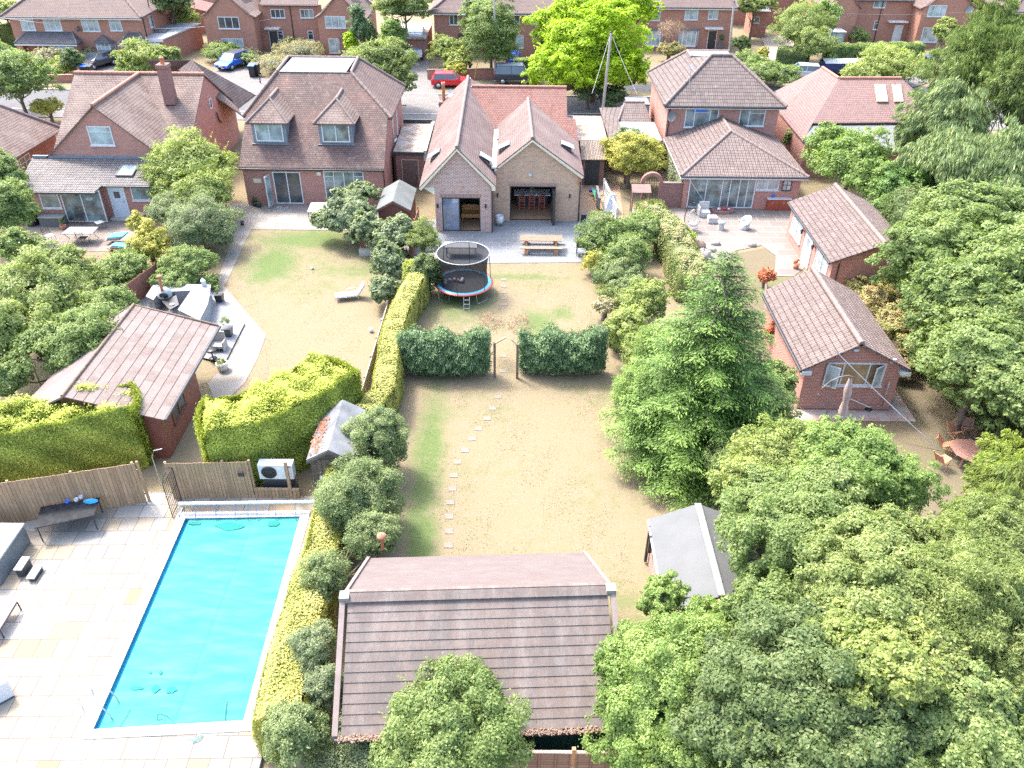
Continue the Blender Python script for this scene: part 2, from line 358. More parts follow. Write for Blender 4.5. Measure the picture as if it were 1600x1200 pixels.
T_PINK = M_tile('pink_clay_tiles', (0.234, 0.149, 0.133), (0.189, 0.117, 0.108), patch=(0.167, 0.122, 0.113), pf=0.4, rh=0.2, tw=0.2, ms=0.012)
T_FAR = M_tile('brown_plain_tiles_far', (0.153, 0.113, 0.104), (0.126, 0.094, 0.087), patch=(0.189, 0.131, 0.099), pf=0.35, rh=0.2, tw=0.22)
T_SLATE = M_tile('dark_grey_tiles', (0.14, 0.13, 0.13), (0.10, 0.095, 0.10), rh=0.25, tw=0.25, lich=0.2)
T_RIDGE = M_plain('ridge_tile_clay', (0.165, 0.125, 0.11), 0.85, 0.2, 4)
T_RIDGEO = M_plain('orange_ridge_tile_clay', (0.34, 0.165, 0.115), 0.85, 0.15, 4)
ASPH = M_plain('asphalt', (.088, .088, .090), 0.95, 0.12, 0.8, bmp=0.2)
VERGE = M_grass('verge_grass', [], base=-0.05)
# ---------------------------------------------------------------- ground and surfaces (the setting)
def sheet(name, pts, mat, z, label=None):
    mb = MB(); mb.poly([(p[0], p[1], z) for p in pts]); o = mb.build(name, mat); o['kind'] = 'structure'
    if o.data.polygons[0].normal.z < 0: o.data.flip_normals()
    return o
def GP(l): return [G(*p) for p in l]
gm = MB(); gs = 14
for i in range(gs):
    for j in range(gs):
        x0 = -700 + i * 100; y0 = -300 + j * 100; gm.poly([(x0, y0, 0), (x0 + 100, y0, 0), (x0 + 100, y0 + 100, 0), (x0, y0 + 100, 0)])
gm.build('ground', M_grass('garden_ground', [(8, 28, 6, 9, .2), (26, 40, 6, 25, .35), (-24, 40, 5, 12, .3)], base=0.02), weld=True)['kind'] = 'structure'
lawnp = [(3.3, 31.5, 2, 4, .16), (0, 21, 4, 1.5, .18), (-1.5, 31, 3, 2.5, .2), (3.5, 25, 3, 5, .14), (1.5, 43.5, 4, 2.5, .22), (-3.6, 27, .9, 8, .62), (-2, 24, 3, 6, .16), (-3.4, 22.5, .8, 2.6, .7), (-3.3, 20.8, .9, 2, .7), (4.0, 18.5, 1.6, 3.2, .42), (1.3, 38.9, 1.3, 1.9, .6), (2.9, 40.0, .9, 1.2, .55), (0.1, 44.4, 5, .5, .45),
         (-3.0, 41.0, 2.6, 2.6, .55), (4.6, 31, 1.2, 4, .25), (-1.2, 38.8, 2.0, 1.2, .25)]
sheet('lawn', GP([(622, 1170), (618, 600), (640, 500), (640, 400), (950, 400), (990, 560), (1010, 600), (1060, 800), (1100, 960), (980, 1190)]), M_grass('main_lawn_grass', lawnp), 0.006)
lawn2p = [(-14.9, 46, 2.2, 3.4, .7), (-13.2, 49.3, 4.5, 2.2, .6), (-12.5, 43, 4, 3, .28), (-11, 47, 6, 3, .3), (-9.9, 45.0, 3.2, 1.3, .5), (-15.2, 41.5, 1.5, 2, .2), (-9, 49, 1.5, 2, .4)]
sheet('lawn', GP([(350, 600), (335, 445), (395, 352), (600, 355), (650, 440), (620, 520), (585, 640), (545, 700), (380, 640)]), M_grass('neighbour_lawn_grass', lawn2p), 0.006)
sheet('lawn', GP([(1120, 470), (1130, 400), (1235, 380), (1260, 440), (1240, 640), (1440, 540), (1480, 560), (1600, 700), (1600, 900), (1200, 900), (1180, 640)]), M_grass('east_lawn_grass', [(20, 28, 3, 5, .15), (15.6, 44.6, 1.8, 1.6, .35)], dry=((0.13, 0.10, 0.07), (0.16, 0.13, 0.09))), 0.006)
SAND = [(.265, .25, .215), (.215, .19, .165), (.27, .225, .15), (.18, .175, .165), (.30, .285, .255), (.25, .175, .095), (.225, .195, .17), (.28, .26, .225)]
SANDP = [(.235, .214, .190), (.198, .180, .160), (.224, .195, .155), (.246, .231, .211), (.187, .168, .153)]
sheet('patio_paving', GP([(355, 318), (612, 318), (608, 361), (393, 359), (367, 362)]), M_slabs('beige_patio_slabs', SANDP, 1.2, 0.8, dirt=(0.18, 0.16, 0.135)), 0.03)
sheet('garden_path', GP([(367, 361), (393, 358), (351, 448), (402, 508), (416, 524), (402, 562), (383, 598), (340, 640), (325, 600), (352, 570), (383, 508), (350, 470), (336, 450)]), M_slabs('pale_path_slabs', SANDP, 0.9, 0.6), 0.025)
sheet('patio_paving', GP([(632, 352), (690, 340), (935, 340), (928, 410), (757, 412), (632, 420)]), M_slabs('pale_grey_porcelain_slabs', [(.177, .185, .191), (.193, .202, .205), (.165, .173, .179)], 0.9, 0.6, (0.28, 0.29, 0.29), var=0.2, dirt=(0.19, 0.20, 0.20)), 0.03)
sheet('gravel_path', GP([(905, 288), (968, 286), (975, 350), (905, 346)]), M_plain('tan_gravel', (.319, .220, .144), 0.95, 0.3, 14, bmp=0.9), 0.02)
sheet('patio_paving', GP([(985, 328), (1290, 322), (1262, 415), (1240, 432), (1210, 432), (1212, 400), (1190, 384), (1150, 392), (1120, 410), (1070, 400), (1020, 360), (985, 350)]), M_slabs('pinkish_patio_slabs', [(.183, .161, .142), (.168, .146, .129), (.193, .173, .154), (.154, .134, .121)], 1.3, 0.9, (0.40, 0.35, 0.31), dirt=(0.17, 0.145, 0.125)), 0.03)
sheet('patio_paving', GP([(40, 352), (60, 340), (245, 325), (235, 372), (200, 392), (70, 395)]), M_slabs('worn_patio_slabs', [(.186, .154, .132), (.159, .132, .113), (.198, .171, .148)], 0.8, 0.8), 0.02)
sheet('patio_paving', [(13.0, 30.35), (18.75, 30.35), (18.75, 36.5), (17.8, 36.5), (17.8, 31.2), (13.0, 31.2)], M_slabs('pink_and_white_check_slabs', [(0.34, 0.20, 0.175), (0.38, 0.35, 0.32)], 0.45, 0.45, off=0.0, ms=0.008), 0.03)
# road, verges, pavements, far gardens and driveways across the road
def band(name, y0, y1, mat, z, x0=-120, x1=120):
    k = -0.0085
    return sheet(name, [(x0, y0 + (x0) * k, 0), (x1, y0 + x1 * k, 0), (x1, y1 + x1 * k, 0), (x0, y1 + x0 * k, 0)], mat, z)
band('pavement', 74.2, 76.6, M_plain('pale_pavement', (.145, .133, .127), 0.9, 0.1, 1.0), 0.05)
band('road', 76.6, 83.0, ASPH, 0.012)
band('grass_verge', 83.2, 85.6, VERGE, 0.05)
band('kerb', 83.0, 83.2, CONCRETE, 0.11)
band('kerb', 76.45, 76.6, CONCRETE, 0.11)
band('pavement', 85.6, 87.4, M_plain('far_pavement', (.145, .139, .131), 0.9, 0.1, 1.0), 0.06)
drm = M_plain('driveway_concrete', (.140, .128, .119), 0.9, 0.14, 0.7)
sheet('driveway', GP([(150, 122), (205, 118), (182, 96), (176, 80), (150, 95)]), drm, 0.08)
sheet('driveway', GP([(300, 150), (470, 150), (455, 128), (400, 122), (400, 108), (345, 108), (310, 118)]), drm, 0.08)
sheet('driveway', GP([(612, 165), (690, 165), (672, 112), (668, 90), (640, 88), (628, 110)]), drm, 0.08)
sheet('driveway', GP([(605, 215), (680, 215), (690, 160), (640, 158)]), drm, 0.075)
sheet('driveway', GP([(1190, 60), (1230, 55), (1260, 75), (1240, 130), (1215, 130)]), M_plain('tan_driveway', (.258, .220, .175), 0.9, 0.12, 0.7), 0.08)
sheet('driveway', GP([(1270, 140), (1300, 92), (1440, 92), (1450, 130), (1420, 140)]), drm, 0.08)
# pool terrace (raised, with the pool basin left open)
TZ = 0.16
pa, pb, pc, pd = G(291, 815), G(470, 812), G(382, 1131), G(148, 1145)     # far-left, far-right, near-right, near-left of the water
pa, pb, pc, pd = [Vector((p.x, p.y, TZ)) for p in (pa, pb, pc, pd)]
def off(p, dx, dy): return Vector((p.x + dx, p.y + dy, TZ))
POUT = ca, cb, cc, cdd = off(pa, -.38, .34), off(pb, .34, .34), off(pc, .34, -.34), off(pd, -.38, -.34)
ta, tb, tc_, td = Vector((-27, 25.2, TZ)), Vector((-7.4, 24.7, TZ)), Vector((-7.2, 11.5, TZ)), Vector((-22, 11.5, TZ))
tm = MB()
for a, b_, c_, d_ in ((ta, tb, cb, ca), (tb, tc_, cc, cb), (tc_, td, cdd, cc), (td, ta, ca, cdd)): tm.poly([a, b_, c_, d_][::-1])
edge = [ta, tb, tc_, td]
for i in range(4):
    a, b_ = edge[i], edge[(i + 1) % 4]; tm.poly([a, b_, b_ - Vector((0, 0, .2)), a - Vector((0, 0, .2))])
terr = tm.build('pool_terrace', M_slabs('mixed_sandstone_slabs', SAND, 1.0, 0.72, (0.10, 0.085, 0.07), R(-1.5), sq=0.62, ms=0.014, dirt=(0.17, 0.155, 0.14), df=0.35)); terr['kind'] = 'structure'
# ---------------------------------------------------------------- building helpers
def window(parent, p, w, h, du=(1, 0, 0), cols=2, top=0.0, glass=None, frame=None, sill=True, name='window', fw=0.07, dep=0.05, label=None, vfrac=None, topcols=None, pane=True):
    """frame with mullions standing proud of the wall; p = lower left corner seen from outside"""
    p = Vector(p); du = Vector(du).normalized(); n = Vector((du.y, -du.x, 0)); up = Vector((0, 0, 1)); fr = frame or WHITE
    o = p - n * 0.004
    mb = MB()
    def bar(a, b, c, d): mb.obox(o + du * a + up * c, du * (b - a), up * (d - c), n * dep)
    bar(0, w, h - fw, h); bar(0, w, 0, fw); bar(0, fw, fw, h - fw); bar(w - fw, w, fw, h - fw)
    xs = vfrac if vfrac is not None else [i / cols for i in range(1, cols)]
    for f in xs: bar(w * f - fw * .45, w * f + fw * .45, fw, h - fw)
    if top:
        ed = [fw] + [w * f for f in xs] + [w - fw]
        for i in range(len(ed) - 1):
            if topcols is None or i in topcols:
                a = ed[i] + (fw * .45 if i else 0); b = ed[i + 1] - (fw * .45 if i < len(ed) - 2 else 0)
                zt = h * (1 - top); mb.obox(o + du * a + up * (zt - fw * .3), du * (b - a), up * fw * .6, n * (dep - .006))
    if sill: mb.obox(o + du * (-.06) + up * (-.06), du * (w + .12), up * .056, n * (dep + .07))
    f = mb.build(name, fr, parent)
    if label: f['label'] = label
    if pane:
        g = MB(); g.obox(o + du * fw * .5 + up * fw * .5, du * (w - fw), up * (h - fw), n * .016); g.build('pane', glass or G_MID, f)
    return f
def winY(parent, y, x0, y0, x1, y1, **k):
    """window on a wall facing the camera side, given by its corners in the photo"""
    a = Y(x0, y0, y); b = Y(x1, y1, y); c = Y(x0, y1, y); xl = c.x * .5 + a.x * .5
    return window(parent, (xl, y, b.z), max(.3, b.x * .5 + Y(x1, y0, y).x * .5 - xl), max(.3, a.z - b.z), **k)
def door(parent, p, w, h, mat, du=(1, 0, 0), glass=None, frame=WHITE, handle=STEEL):
    p = Vector(p); du = Vector(du).normalized(); n = Vector((du.y, -du.x, 0)); up = Vector((0, 0, 1))
    mb = MB(); mb.obox(p - n * .004, du * w, up * h, n * .045)
    for k in (0.12, 0.52): mb.obox(p + du * w * .14 + up * h * k, du * w * .72, up * h * .30, n * .056)
    d = mb.build('door', mat, parent)
    m2 = MB(); t = .06
    m2.obox(p + du * -t - n * .004, du * t, up * (h + t), n * .06); m2.obox(p + du * w - n * .004, du * t, up * (h + t), n * .06); m2.obox(p + up * h - n * .004, du * w, up * t, n * .06)
    m2.build('door_frame', frame, d)
    m3 = MB(); m3.obox(p + du * w * .84 + up * h * .48 + n * .05, du * .04, up * .12, n * .05); m3.build('handle', handle, d)
    if glass:
        m4 = MB(); m4.obox(p + du * w * .3 + up * h * .62, du * w * .4, up * h * .2, n * .062); m4.build('pane', glass, d)
    return d
def gutter(parent, a, b, mat=None, r=0.065, down=None):
    mb = MB(); mb.tube([a, b], r, 8)
    g = mb.build('gutter', mat or BLACK, parent)
    if down is not None:
        m = MB(); q = Vector(down); m.tube([q, (q.x, q.y, 0.02)], .04, 8); m.build('downpipe', mat or BLACK, parent)
    return g
def wallbox(mb, x0, y0, x1, y1, z1, z0=0.0):
    mb.add([(x0, y0, z0), (x1, y0, z0), (x1, y1, z0), (x0, y1, z0), (x0, y0, z1), (x1, y0, z1), (x1, y1, z1), (x0, y1, z1)],
           [(0, 1, 5, 4), (1, 2, 6, 5), (2, 3, 7, 6), (3, 0, 4, 7)])
def dish(parent, p, r=0.38, mat=None, face=(-.6, -.7, .35)):
    f = Vector(face).normalized(); q = f.to_track_quat('Z', 'Y').to_matrix(); mb = MB()
    prof = [(0.001, 0), (r * .5, .03), (r * .85, .09), (r, .14)]; mb.lathe(prof, (0, 0, 0), 18); k = len(mb.v)
    mb.lathe([(r, .14), (r * .85, .07), (.001, -.02)], (0, 0, 0), 18)
    mb.tube([(0, -r * .9, .1), (0, -r * .3, .45)], .015, 6); mb.ball((0, -r * .3, .45), .05, 8, 5)
    mb.v = [q @ v + Vector(p) for v in mb.v]
    mb.tube([p, Vector(p) - f * .25 - Vector((0, 0, .15))], .02, 6)
    return mb.build('satellite_dish', mat or LEADPALE, parent)
def chimney(parent, x, y, z0, z1, w=.75, d=.55, mat=None, pots=1, potmat=None, poth=.45):
    mb = MB(); mb.box((x - w / 2, y - d / 2, z0), (x + w / 2, y + d / 2, z1 - .25)); mb.box((x - w / 2 - .05, y - d / 2 - .05, z1 - .25), (x + w / 2 + .05, y + d / 2 + .05, z1 - .1)); mb.box((x - w / 2 - .02, y - d / 2 - .02, z1 - .1), (x + w / 2 + .02, y + d / 2 + .02, z1))
    c = mb.build('chimney', mat or BK_DK, parent)
    for i in range(pots):
        px = x + (i - (pots - 1) / 2) * .34; m = MB(); m.lathe([(.15, z1), (.13, z1 + poth * .8), (.16, z1 + poth * .85), (.16, z1 + poth), (.10, z1 + poth), (.10, z1 + .1)], (px, y, 0), 12); m.build('chimney_pot', potmat or TERRA, c)
    return c
def skylight(parent, o, u, v, open_=0.0, frame=DARK, glass=G_PALE):
    """roof window: o = lower left on the slope, u across, v up the slope"""
    o, u, v = Vector(o), Vector(u), Vector(v); n = u.cross(v).normalized()
    if n.z < 0: n = -n
    mb = MB(); t = .07; uu, vv = u.normalized(), v.normalized(); lu, lv = u.length, v.length
    for a, b, c, d in ((0, lu, 0, t), (0, lu, lv - t, lv), (0, t, t, lv - t), (lu - t, lu, t, lv - t)): mb.obox(o + uu * a + vv * c - n * .02, uu * (b - a), vv * (d - c), n * .10)
    f = mb.build('roof_window', frame, parent)
    m = MB()
    if open_:
        q = o + v - n * .0; vo = (-v + n * lv * open_).normalized() * lv * .96
        m.obox(q + uu * .03 + n * .09, uu * (lu - .06), vo, n * .05)
    else: m.obox(o + uu * t * .6 + vv * t * .6, uu * (lu - t * 1.2), vv * (lv - t * 1.2), n * .05)
    m.build('pane', glass, f); return f
def rect_hole_wall(mb, x0, x1, z1, y, hx0, hx1, hz1, hz0=0.0, z0=0.0):
    """wall facing -Y with one opening; flush pieces butt edge to edge"""
    mb.poly([(x0, y, z0), (hx0, y, z0), (hx0, y, z1), (x0, y, z1)]); mb.poly([(hx1, y, z0), (x1, y, z0), (x1, y, z1), (hx1, y, z1)])
    mb.poly([(hx0, y, hz1), (hx1, y, hz1), (hx1, y, z1), (hx0, y, z1)])
    if hz0 > z0: mb.poly([(hx0, y, z0), (hx1, y, z0), (hx1, y, hz0), (hx0, y, hz0)])
    for a, b in (((hx0, z0 if hz0 <= z0 else hz0), (hx0, hz1)),): mb.poly([(hx0, y, a[1]), (hx0, y + .25, a[1]), (hx0, y + .25, b[1]), (hx0, y, b[1])])
    mb.poly([(hx1, y, hz0), (hx1, y, hz1), (hx1, y + .25, hz1), (hx1, y + .25, hz0)]); mb.poly([(hx0, y, hz1), (hx0, y + .25, hz1), (hx1, y + .25, hz1), (hx1, y, hz1)])
# ================================================================ the house with the mansard roof and two dormers
def house_dormers():
    t = thing('house', 'red brick house with steep brown tiled roof and two dormers, beige patio in front', 'house', (-14, 55.05, 0))
    yf, ye, ze = 55.05, 54.75, 2.85; x0, x1 = -18.95, -8.95
    s = (5.46 - ze) / (58.25 - ye)                      # slope of the front plane
    zh, yh = 5.35, ye + (5.35 - ze) / s; zt = 7.6; yt = ye + (zt - ze) / s; yb = 65.4; ybh = 66.6
    w = MB(); wallbox(w, x0 + .1, yf, x1 - .1, 66.5, ze - .1)
    for xx in (x0 + .1, x1 - .1):
        w.poly([(xx, yf, ze - .1), (xx, 66.5, ze - .1), (xx, 66.5, zh - .12), (xx, yh + .15, zh - .12)] if xx > -12 else [(xx, yf, ze - .1), (xx, yh + .15, zh - .12), (xx, 66.5, zh - .12), (xx, 66.5, ze - .1)])
    w.poly([(x0 + .1, 66.5, ze - .1), (x0 + .1, 66.5, zh - .1), (x1 - .1, 66.5, zh - .1), (x1 - .1, 66.5, ze - .1)])
    w.build('wall', BK_NEAR, t)
    fl, fr_, bl, br = (-17.13, yt, zt), (-11.8, yt, zt), (-17.3, yb, zt), (-12.0, yb, zt)
    r = MB()
    xl, xr = x0 - .12, x1 + .12
    roof(r, [[(x0, ye, ze), (x1, ye, ze), (x1, yh, zh), fr_, fl, (x0, yh, zh)],
             [(x1, yh, zh), (xr + .15, yh + .1, zh - .12), (xr + .15, ybh, zh - .12), br, fr_],
             [(xl - .1, yh + .1, zh - .12), (x0, yh, zh), fl, bl, (xl - .1, ybh, zh - .12)],
             [(xl - .1, ybh, zh - .12), bl, br, (xr + .15, ybh, zh - .12)]], .12)
    ro = r.build('roof', T_RED, t)
    m = MB()
    for a, b in ((fr_, (xr + .12, yh, zh - .05)), (fl, (xl - .08, yh, zh - .05)), (br, (xr + .12, ybh, zh - .1)), (fl, bl), (fr_, br), (bl, br)): ridge(m, Vector(a) + Vector((0, 0, .03)), Vector(b) + Vector((0, 0, .03)), .12)
    m.build('ridge_tiles', T_RIDGE, ro)
    m = MB(); m.box((-16.95, yt + .03, zt - .02), (-12.15, yb - .15, zt + .035)); m.box((-16.95, yt - .06, zt - .015), (-11.95, yt + .03, zt + .03)); m.build('flat_roof_cap', LEADPALE, ro)
    def sz(y): return ze + (y - ye) * s
    # dormers: corners from the photo, front plane upright
    for (cx, w2, lab, gl) in ((-16.95, 1.17, 'dormer with obscured pale panes', G_PALE), (-12.35, 1.17, 'dormer with green reflections in its panes', G_MID)):
        yd = 56.35; z0 = sz(yd) - .02; z1 = z0 + 1.5; yk = ye + (z1 - ze) / s
        d = MB(); d.poly([(cx - w2, yd, z0), (cx + w2, yd, z0), (cx + w2, yd, z1), (cx - w2, yd, z1)])
        d.poly([(cx + w2, yd, z0), (cx + w2, yk, z1), (cx + w2, yd, z1)]); d.poly([(cx - w2, yd, z0), (cx - w2, yd, z1), (cx - w2, yk, z1)])
        d.box((cx - w2 - .12, yd - .16, z0 - .05), (cx + w2 + .12, yd, z0 - .015))
        dm = d.build('dormer', LEAD, t); dm['label'] = lab
        e = w2 + .26; ap = Vector((cx, yd + 1.35, z1 + 1.2)); back = Vector((cx, ye + (z1 + 1.2 - ze) / s + .02, z1 + 1.2))
        yq = ye + (z1 - .05 - ze) / s
        a = (cx - e, yd - .25, z1 - .05); b = (cx + e, yd - .25, z1 - .05)
        q = MB(); roof(q, [[a, b, ap], [b, (cx + e, yq, z1 - .05), back, ap], [(cx - e, yq, z1 - .05), a, ap, back]], .09)
        q.build('dormer_roof', T_B1, dm)
        k = MB(); ridge(k, a, ap, .08, .3); ridge(k, b, ap, .08, .3); ridge(k, ap, back, .11, .3); k.build('ridge_tiles', T_RIDGE, dm)
        window(dm, (cx - .95, yd, z0 + .12), 1.9, z1 - z0 - .24, cols=2, glass=gl, sill=False)
    gutter(t, (x0, ye - .05, ze - .12), (x1, ye - .05, ze - .12), down=(x1 + -.1, yf - .06, ze - .15))
    # doors and windows of the ground floor
    wd = winY(t, yf, 429, 268, 472, 318, cols=2, glass=G_DARK, sill=False, name='patio_door', label='white double door, its left leaf standing open')
    a = Y(429, 318, yf); lf = MB(); L = .72; dv = Vector((-.25, -.97, 0)).normalized(); o = Vector((a.x, yf - .05, .12))
    for q0, q1, z0_, z1_ in ((0, .07, 0, 2.2), (L - .07, L, 0, 2.2), (.07, L - .07, 0, .1), (.07, L - .07, 2.1, 2.2)): lf.obox(o + dv * q0 + Vector((0, 0, z0_)), dv * (q1 - q0), (0, 0, z1_ - z0_), dv.cross(Vector((0, 0, 1))) * .05)
    dl = lf.build('door_leaf', WHITE, wd); g = MB(); g.obox(o + dv * .06 + Vector((.02, 0, .08)), dv * (L - .12), (0, 0, 2.05), dv.cross(Vector((0, 0, 1))) * .02); g.build('pane', G_PALE, dl)
    winY(t, yf, 508, 267, 570, 318, cols=4, top=.16, topcols=(0, 3), glass=G_MID, sill=False, name='french_window', label='white four part french window')
    m = MB(); m.box((-14.6 + .9, yf - .12, 2.25), (-14.6 + 1.2, yf, 2.5)); m.build('vent_box', CREAM, t)
    m = MB(); a = Y(403, 283, yf); m.box((a.x - .3, yf - .03, a.z - .12), (a.x + .25, yf, a.z + .18)); m.build('name_plate', CREAM, t)
    # side wall pipework
    m = MB(); m.tube([(x1 + .1, 59.5, 4.9), (x1 + .1, 59.5, 3.1), (x1 + .1, 61, 2.9)], .06); m.tube([(x1 + .12, 61.6, 5.0), (x1 + .12, 61.6, 3)], .05); m.build('soil_pipe', WHITE, t)
    return t
house_dormers()
# flat roofed utility block between the two middle houses
def utility():
    t = thing('utility_block', 'flat roofed brick store with leaf litter on its roof and a brown door', 'outbuilding', (-7.6, 58.8, 0))
    m = MB(); wallbox(m, -8.85, 58.8, -6.55, 65.4, 2.55); m.build('wall', BK_DK, t)
    rm, nt, b = _new('leaf_littered_felt'); f = noise(nt, 1.2, 8, .8); f2 = noise(nt, 9, 4, .8)
    o = mixc(nt, ramp(nt, f, [(0.46, (0, 0, 0)), (0.56, (1, 1, 1))]), (0.36, 0.33, 0.30), mixc(nt, ramp(nt, f2, [(.45, (0, 0, 0)), (.55, (1, 1, 1))]), (0.17, 0.09, 0.05), (0.30, 0.24, 0.16)))
    nt.links.new(o, b.inputs['Base Color']); b.inputs['Roughness'].default_value = .95; bump(nt, b, f2, .6, .03)
    m = MB(); m.box((-8.86, 58.72, 2.56), (-6.65, 65.5, 2.66)); m.build('flat_roof', rm, t)
    m = MB(); m.box((-8.88, 58.6, 2.48), (-6.6, 58.72, 2.70)); m.box((-8.88, 65.5, 2.5), (-6.6, 65.65, 2.95)); m.build('fascia', DARK, t)
    m = MB(); m.box((-6.64, 58.7, 2.0), (-6.4, 65.6, 2.8)); m.build('parapet', CONCRETE, t)
    door(t, (-8.25, 58.8, .05), 1.15, 2.0, M_plain('brown_door', (0.12, 0.085, 0.075), .5, .05), frame=WOODP)
    m = MB(); m.tube([(-8.75, 58.72, 2.5), (-8.75, 58.72, 0)], .05); m.build('downpipe', BLACK, t)
utility()
# ================================================================ the house with two gables
def house_gables():
    t = thing('house', 'brick house with two pointed gables and wide open doors onto a grey patio', 'house', (-.4, 52, 0))
    yl, yr = 50.8, 52.7
    # left gable, with the opening to the lounge
    xl0, xl1 = -5.15, -1.38; h0, h1, ht = -4.72, -2.2, 2.42
    w = MB(); rect_hole_wall(w, xl0, xl1, 3.1, yl, h0, h1, ht)
    w.poly([(xl0, yl, 3.1), (xl1, yl, 3.1), (xl1, yl, 3.3), (-3.62, yl, 5.66), (-5.95, yl, 3.2), (-5.95, yl, 3.1)])
    w.poly([(xl0, 62, 0), (xl0, yl, 0), (xl0, yl, 3.2), (xl0, 62, 3.2)]); w.poly([(xl1, yl, 0), (xl1, 62, 0), (xl1, 62, 3.2), (xl1, yl, 3.2)])
    w.poly([(xl0, 69, 0), (xl0, 62, 0), (xl0, 62, 3.2), (xl0, 69, 3.2)])
    w.build('wall', BK_MIX, t)['label'] = 'left gable wall of pale pink and red brick'
    m = MB(); m.prism([(-5.95, yl - .02, 3.1), (xl0, yl - .02, 3.1), (xl0, yl - .02, 2.6)], (0, .3, 0)); m.build('corbel', CREAM, t)
    # right gable, with the opening to the kitchen
    xr0, xr1 = -1.34, 4.5; k0, k1, kt = -.28, 2.8, 2.5
    w = MB(); rect_hole_wall(w, xr0, xr1, 3.2, yr, k0, k1, kt)
    w.poly([(xr0, yr, 3.2), (xr1, yr, 3.2), (xr1, yr, 3.42), (1.15, yr, 5.66), (xr0, yr, 3.72)])
    w.poly([(xr1, yr, 0), (xr1, 66, 0), (xr1, 66, 3.1), (xr1, yr, 3.4)])
    w.build('wall', BK_BUFF, t)['label'] = 'right gable wall of buff brick'
    sm = M_brick('soldier_course_brick', (0.28, 0.15, 0.12), (0.22, 0.12, 0.10), (0.45, 0.41, 0.36), bw=0.09, bh=0.3)
    m = MB(); m.box((h0 - .1, yl - .02, ht + .01), (h1 + .05, yl + .01, ht + .25)); m.build('lintel', sm, t); m = MB(); m.box((k0 - .1, yr - .02, kt + .01), (k1 + .1, yr + .01, kt + .25)); m.build('lintel', sm, t)
    # roofs
    yo = .22; r = MB(); A = (-3.62, yl - yo, 5.82); Bk = (-3.75, 67.4, 5.82)
    roof(r, [[(-6.12, yl - yo, 3.17), A, Bk, (-6.2, 69.8, 3.17)], [A, (-1.18, yl - yo, 3.33), (-1.18, 69.8, 3.33), Bk], [(-6.2, 69.8, 3.17), Bk, (-1.18, 69.8, 3.33)]], .1)
    rl = r.build('roof', T_B3, t)
    m = MB(); ridge(m, A, Bk, .12, .5); m.build('ridge_tiles', T_RIDGE, rl)
    m = MB(); m.prism([(-6.12, yl - yo + .0, 3.08), A + Vector((0, 0, -.1)) if isinstance(A, Vector) else (A[0], A[1], A[2] - .1), (A[0], A[1], A[2] - .24), (-6.0, yl - yo, 2.98)], (0, -.03, 0))
    m.prism([(-1.18, yl - yo, 3.24), (A[0], A[1], A[2] - .1), (A[0], A[1], A[2] - .24), (-1.3, yl - yo, 3.12)], (0, -.03, 0)); m.box((-1.45, yl - yo - .02, 3.0), (-1.2, yl, 3.25)); m.build('bargeboard', CREAM, rl)
    r = MB(); A2 = (1.15, yr - yo, 5.82); B2 = (.95, 61.5, 5.82); zr = 3.36
    roof(r, [[(-1.32, yr - yo, 3.80), A2, B2, (-1.32, 61.5, 3.80)], [A2, (4.62, yr - yo, zr), (4.62, 59.2, zr), (1.0, 61.5, 5.82) if False else B2]], .1)
    rr = r.build('roof', T_B3, t)
    m = MB(); ridge(m, A2, B2, .12, .5); m.build('ridge_tiles', T_RIDGE, rr)
    m = MB(); m.prism([(-1.3, yr - yo, 3.72), (A2[0], A2[1], A2[2] - .1), (A2[0], A2[1], A2[2] - .24), (-1.3, yr - yo, 3.58)], (0, -.03, 0)); m.prism([(4.62, yr - yo, zr - .08), (A2[0], A2[1], A2[2] - .1), (A2[0], A2[1], A2[2] - .24), (4.5, yr - yo, zr - .22)], (0, -.03, 0)); m.build('bargeboard', CREAM, rr)
    # main roof behind
    r = MB(); za, ya = 5.62, 65.3
    roof(r, [[(-1.2, 59.6, 2.95), (4.75, 59.6, 2.95), (4.55, 62.2, 4.15), (3.95, 62.2, 4.15), (3.95, ya, za), (-3.6, ya, za)], [(-3.6, ya, za), (3.95, ya, za), (3.95, 71, 3.0), (-3.6, 71, 3.0)]], .1)
    rm_ = r.build('roof', T_B3M, t); rm_['label'] = 'main roof of bright orange red tiles'
    m = MB(); ridge(m, (-3.4, ya, za + .02), (3.95, ya, za + .02), .12, .5); m.build('ridge_tiles', T_RIDGEO, rm_)
    w = MB(); w.poly([(3.85, 60, 0), (3.85, 70.5, 0), (3.85, 70.5, 3), (3.85, ya, za - .15), (3.85, 60, 2.9)]); w.build('wall', BK_DK, t)
    # small back roof piece of the right wing (dark verge and lead)
    m = MB(); m.obox((-1.3, 57.8, 3.85), (1.9, 2.2, 1.55), (.25, -.1, 0), (0, 0, .14)); m.build('valley_flashing', T_RIDGE, t)
    m = MB(); a = Y(763, 205, 55.5); m.box((-1.5, 52.45, 3.78), (-1.06, 60.3, 3.9)); m.build('valley_gutter', M_plain('white_render', (.44, .44, .45), .8, .08), t)
    # roof windows, some ajar
    def rs(xe, ze, xa, za_, y0, f, ln=.95, wd=.8, op=.25):
        e = Vector((xe, 0, ze)); a = Vector((xa, 0, za_)); d = (a - e); p = e + d * f; v = d.normalized() * ln; skylight(t, (p.x, y0, p.z + .03), (0, wd, 0), v, op, DARK, G_PALE)
    rs(-6.12, 3.17, -3.62, 5.82, 53.4, .22); rs(-1.18, 3.33, -3.62, 5.82, 52.6, .2); rs(-1.32, 3.8, 1.15, 5.82, 54.4, .12); rs(4.62, zr, 1.15, 5.82, 55.3, .2)
    # chimney on the left eave
    cp = X(694, 198, -5.9); zt = Y(690, 158, cp.y).z
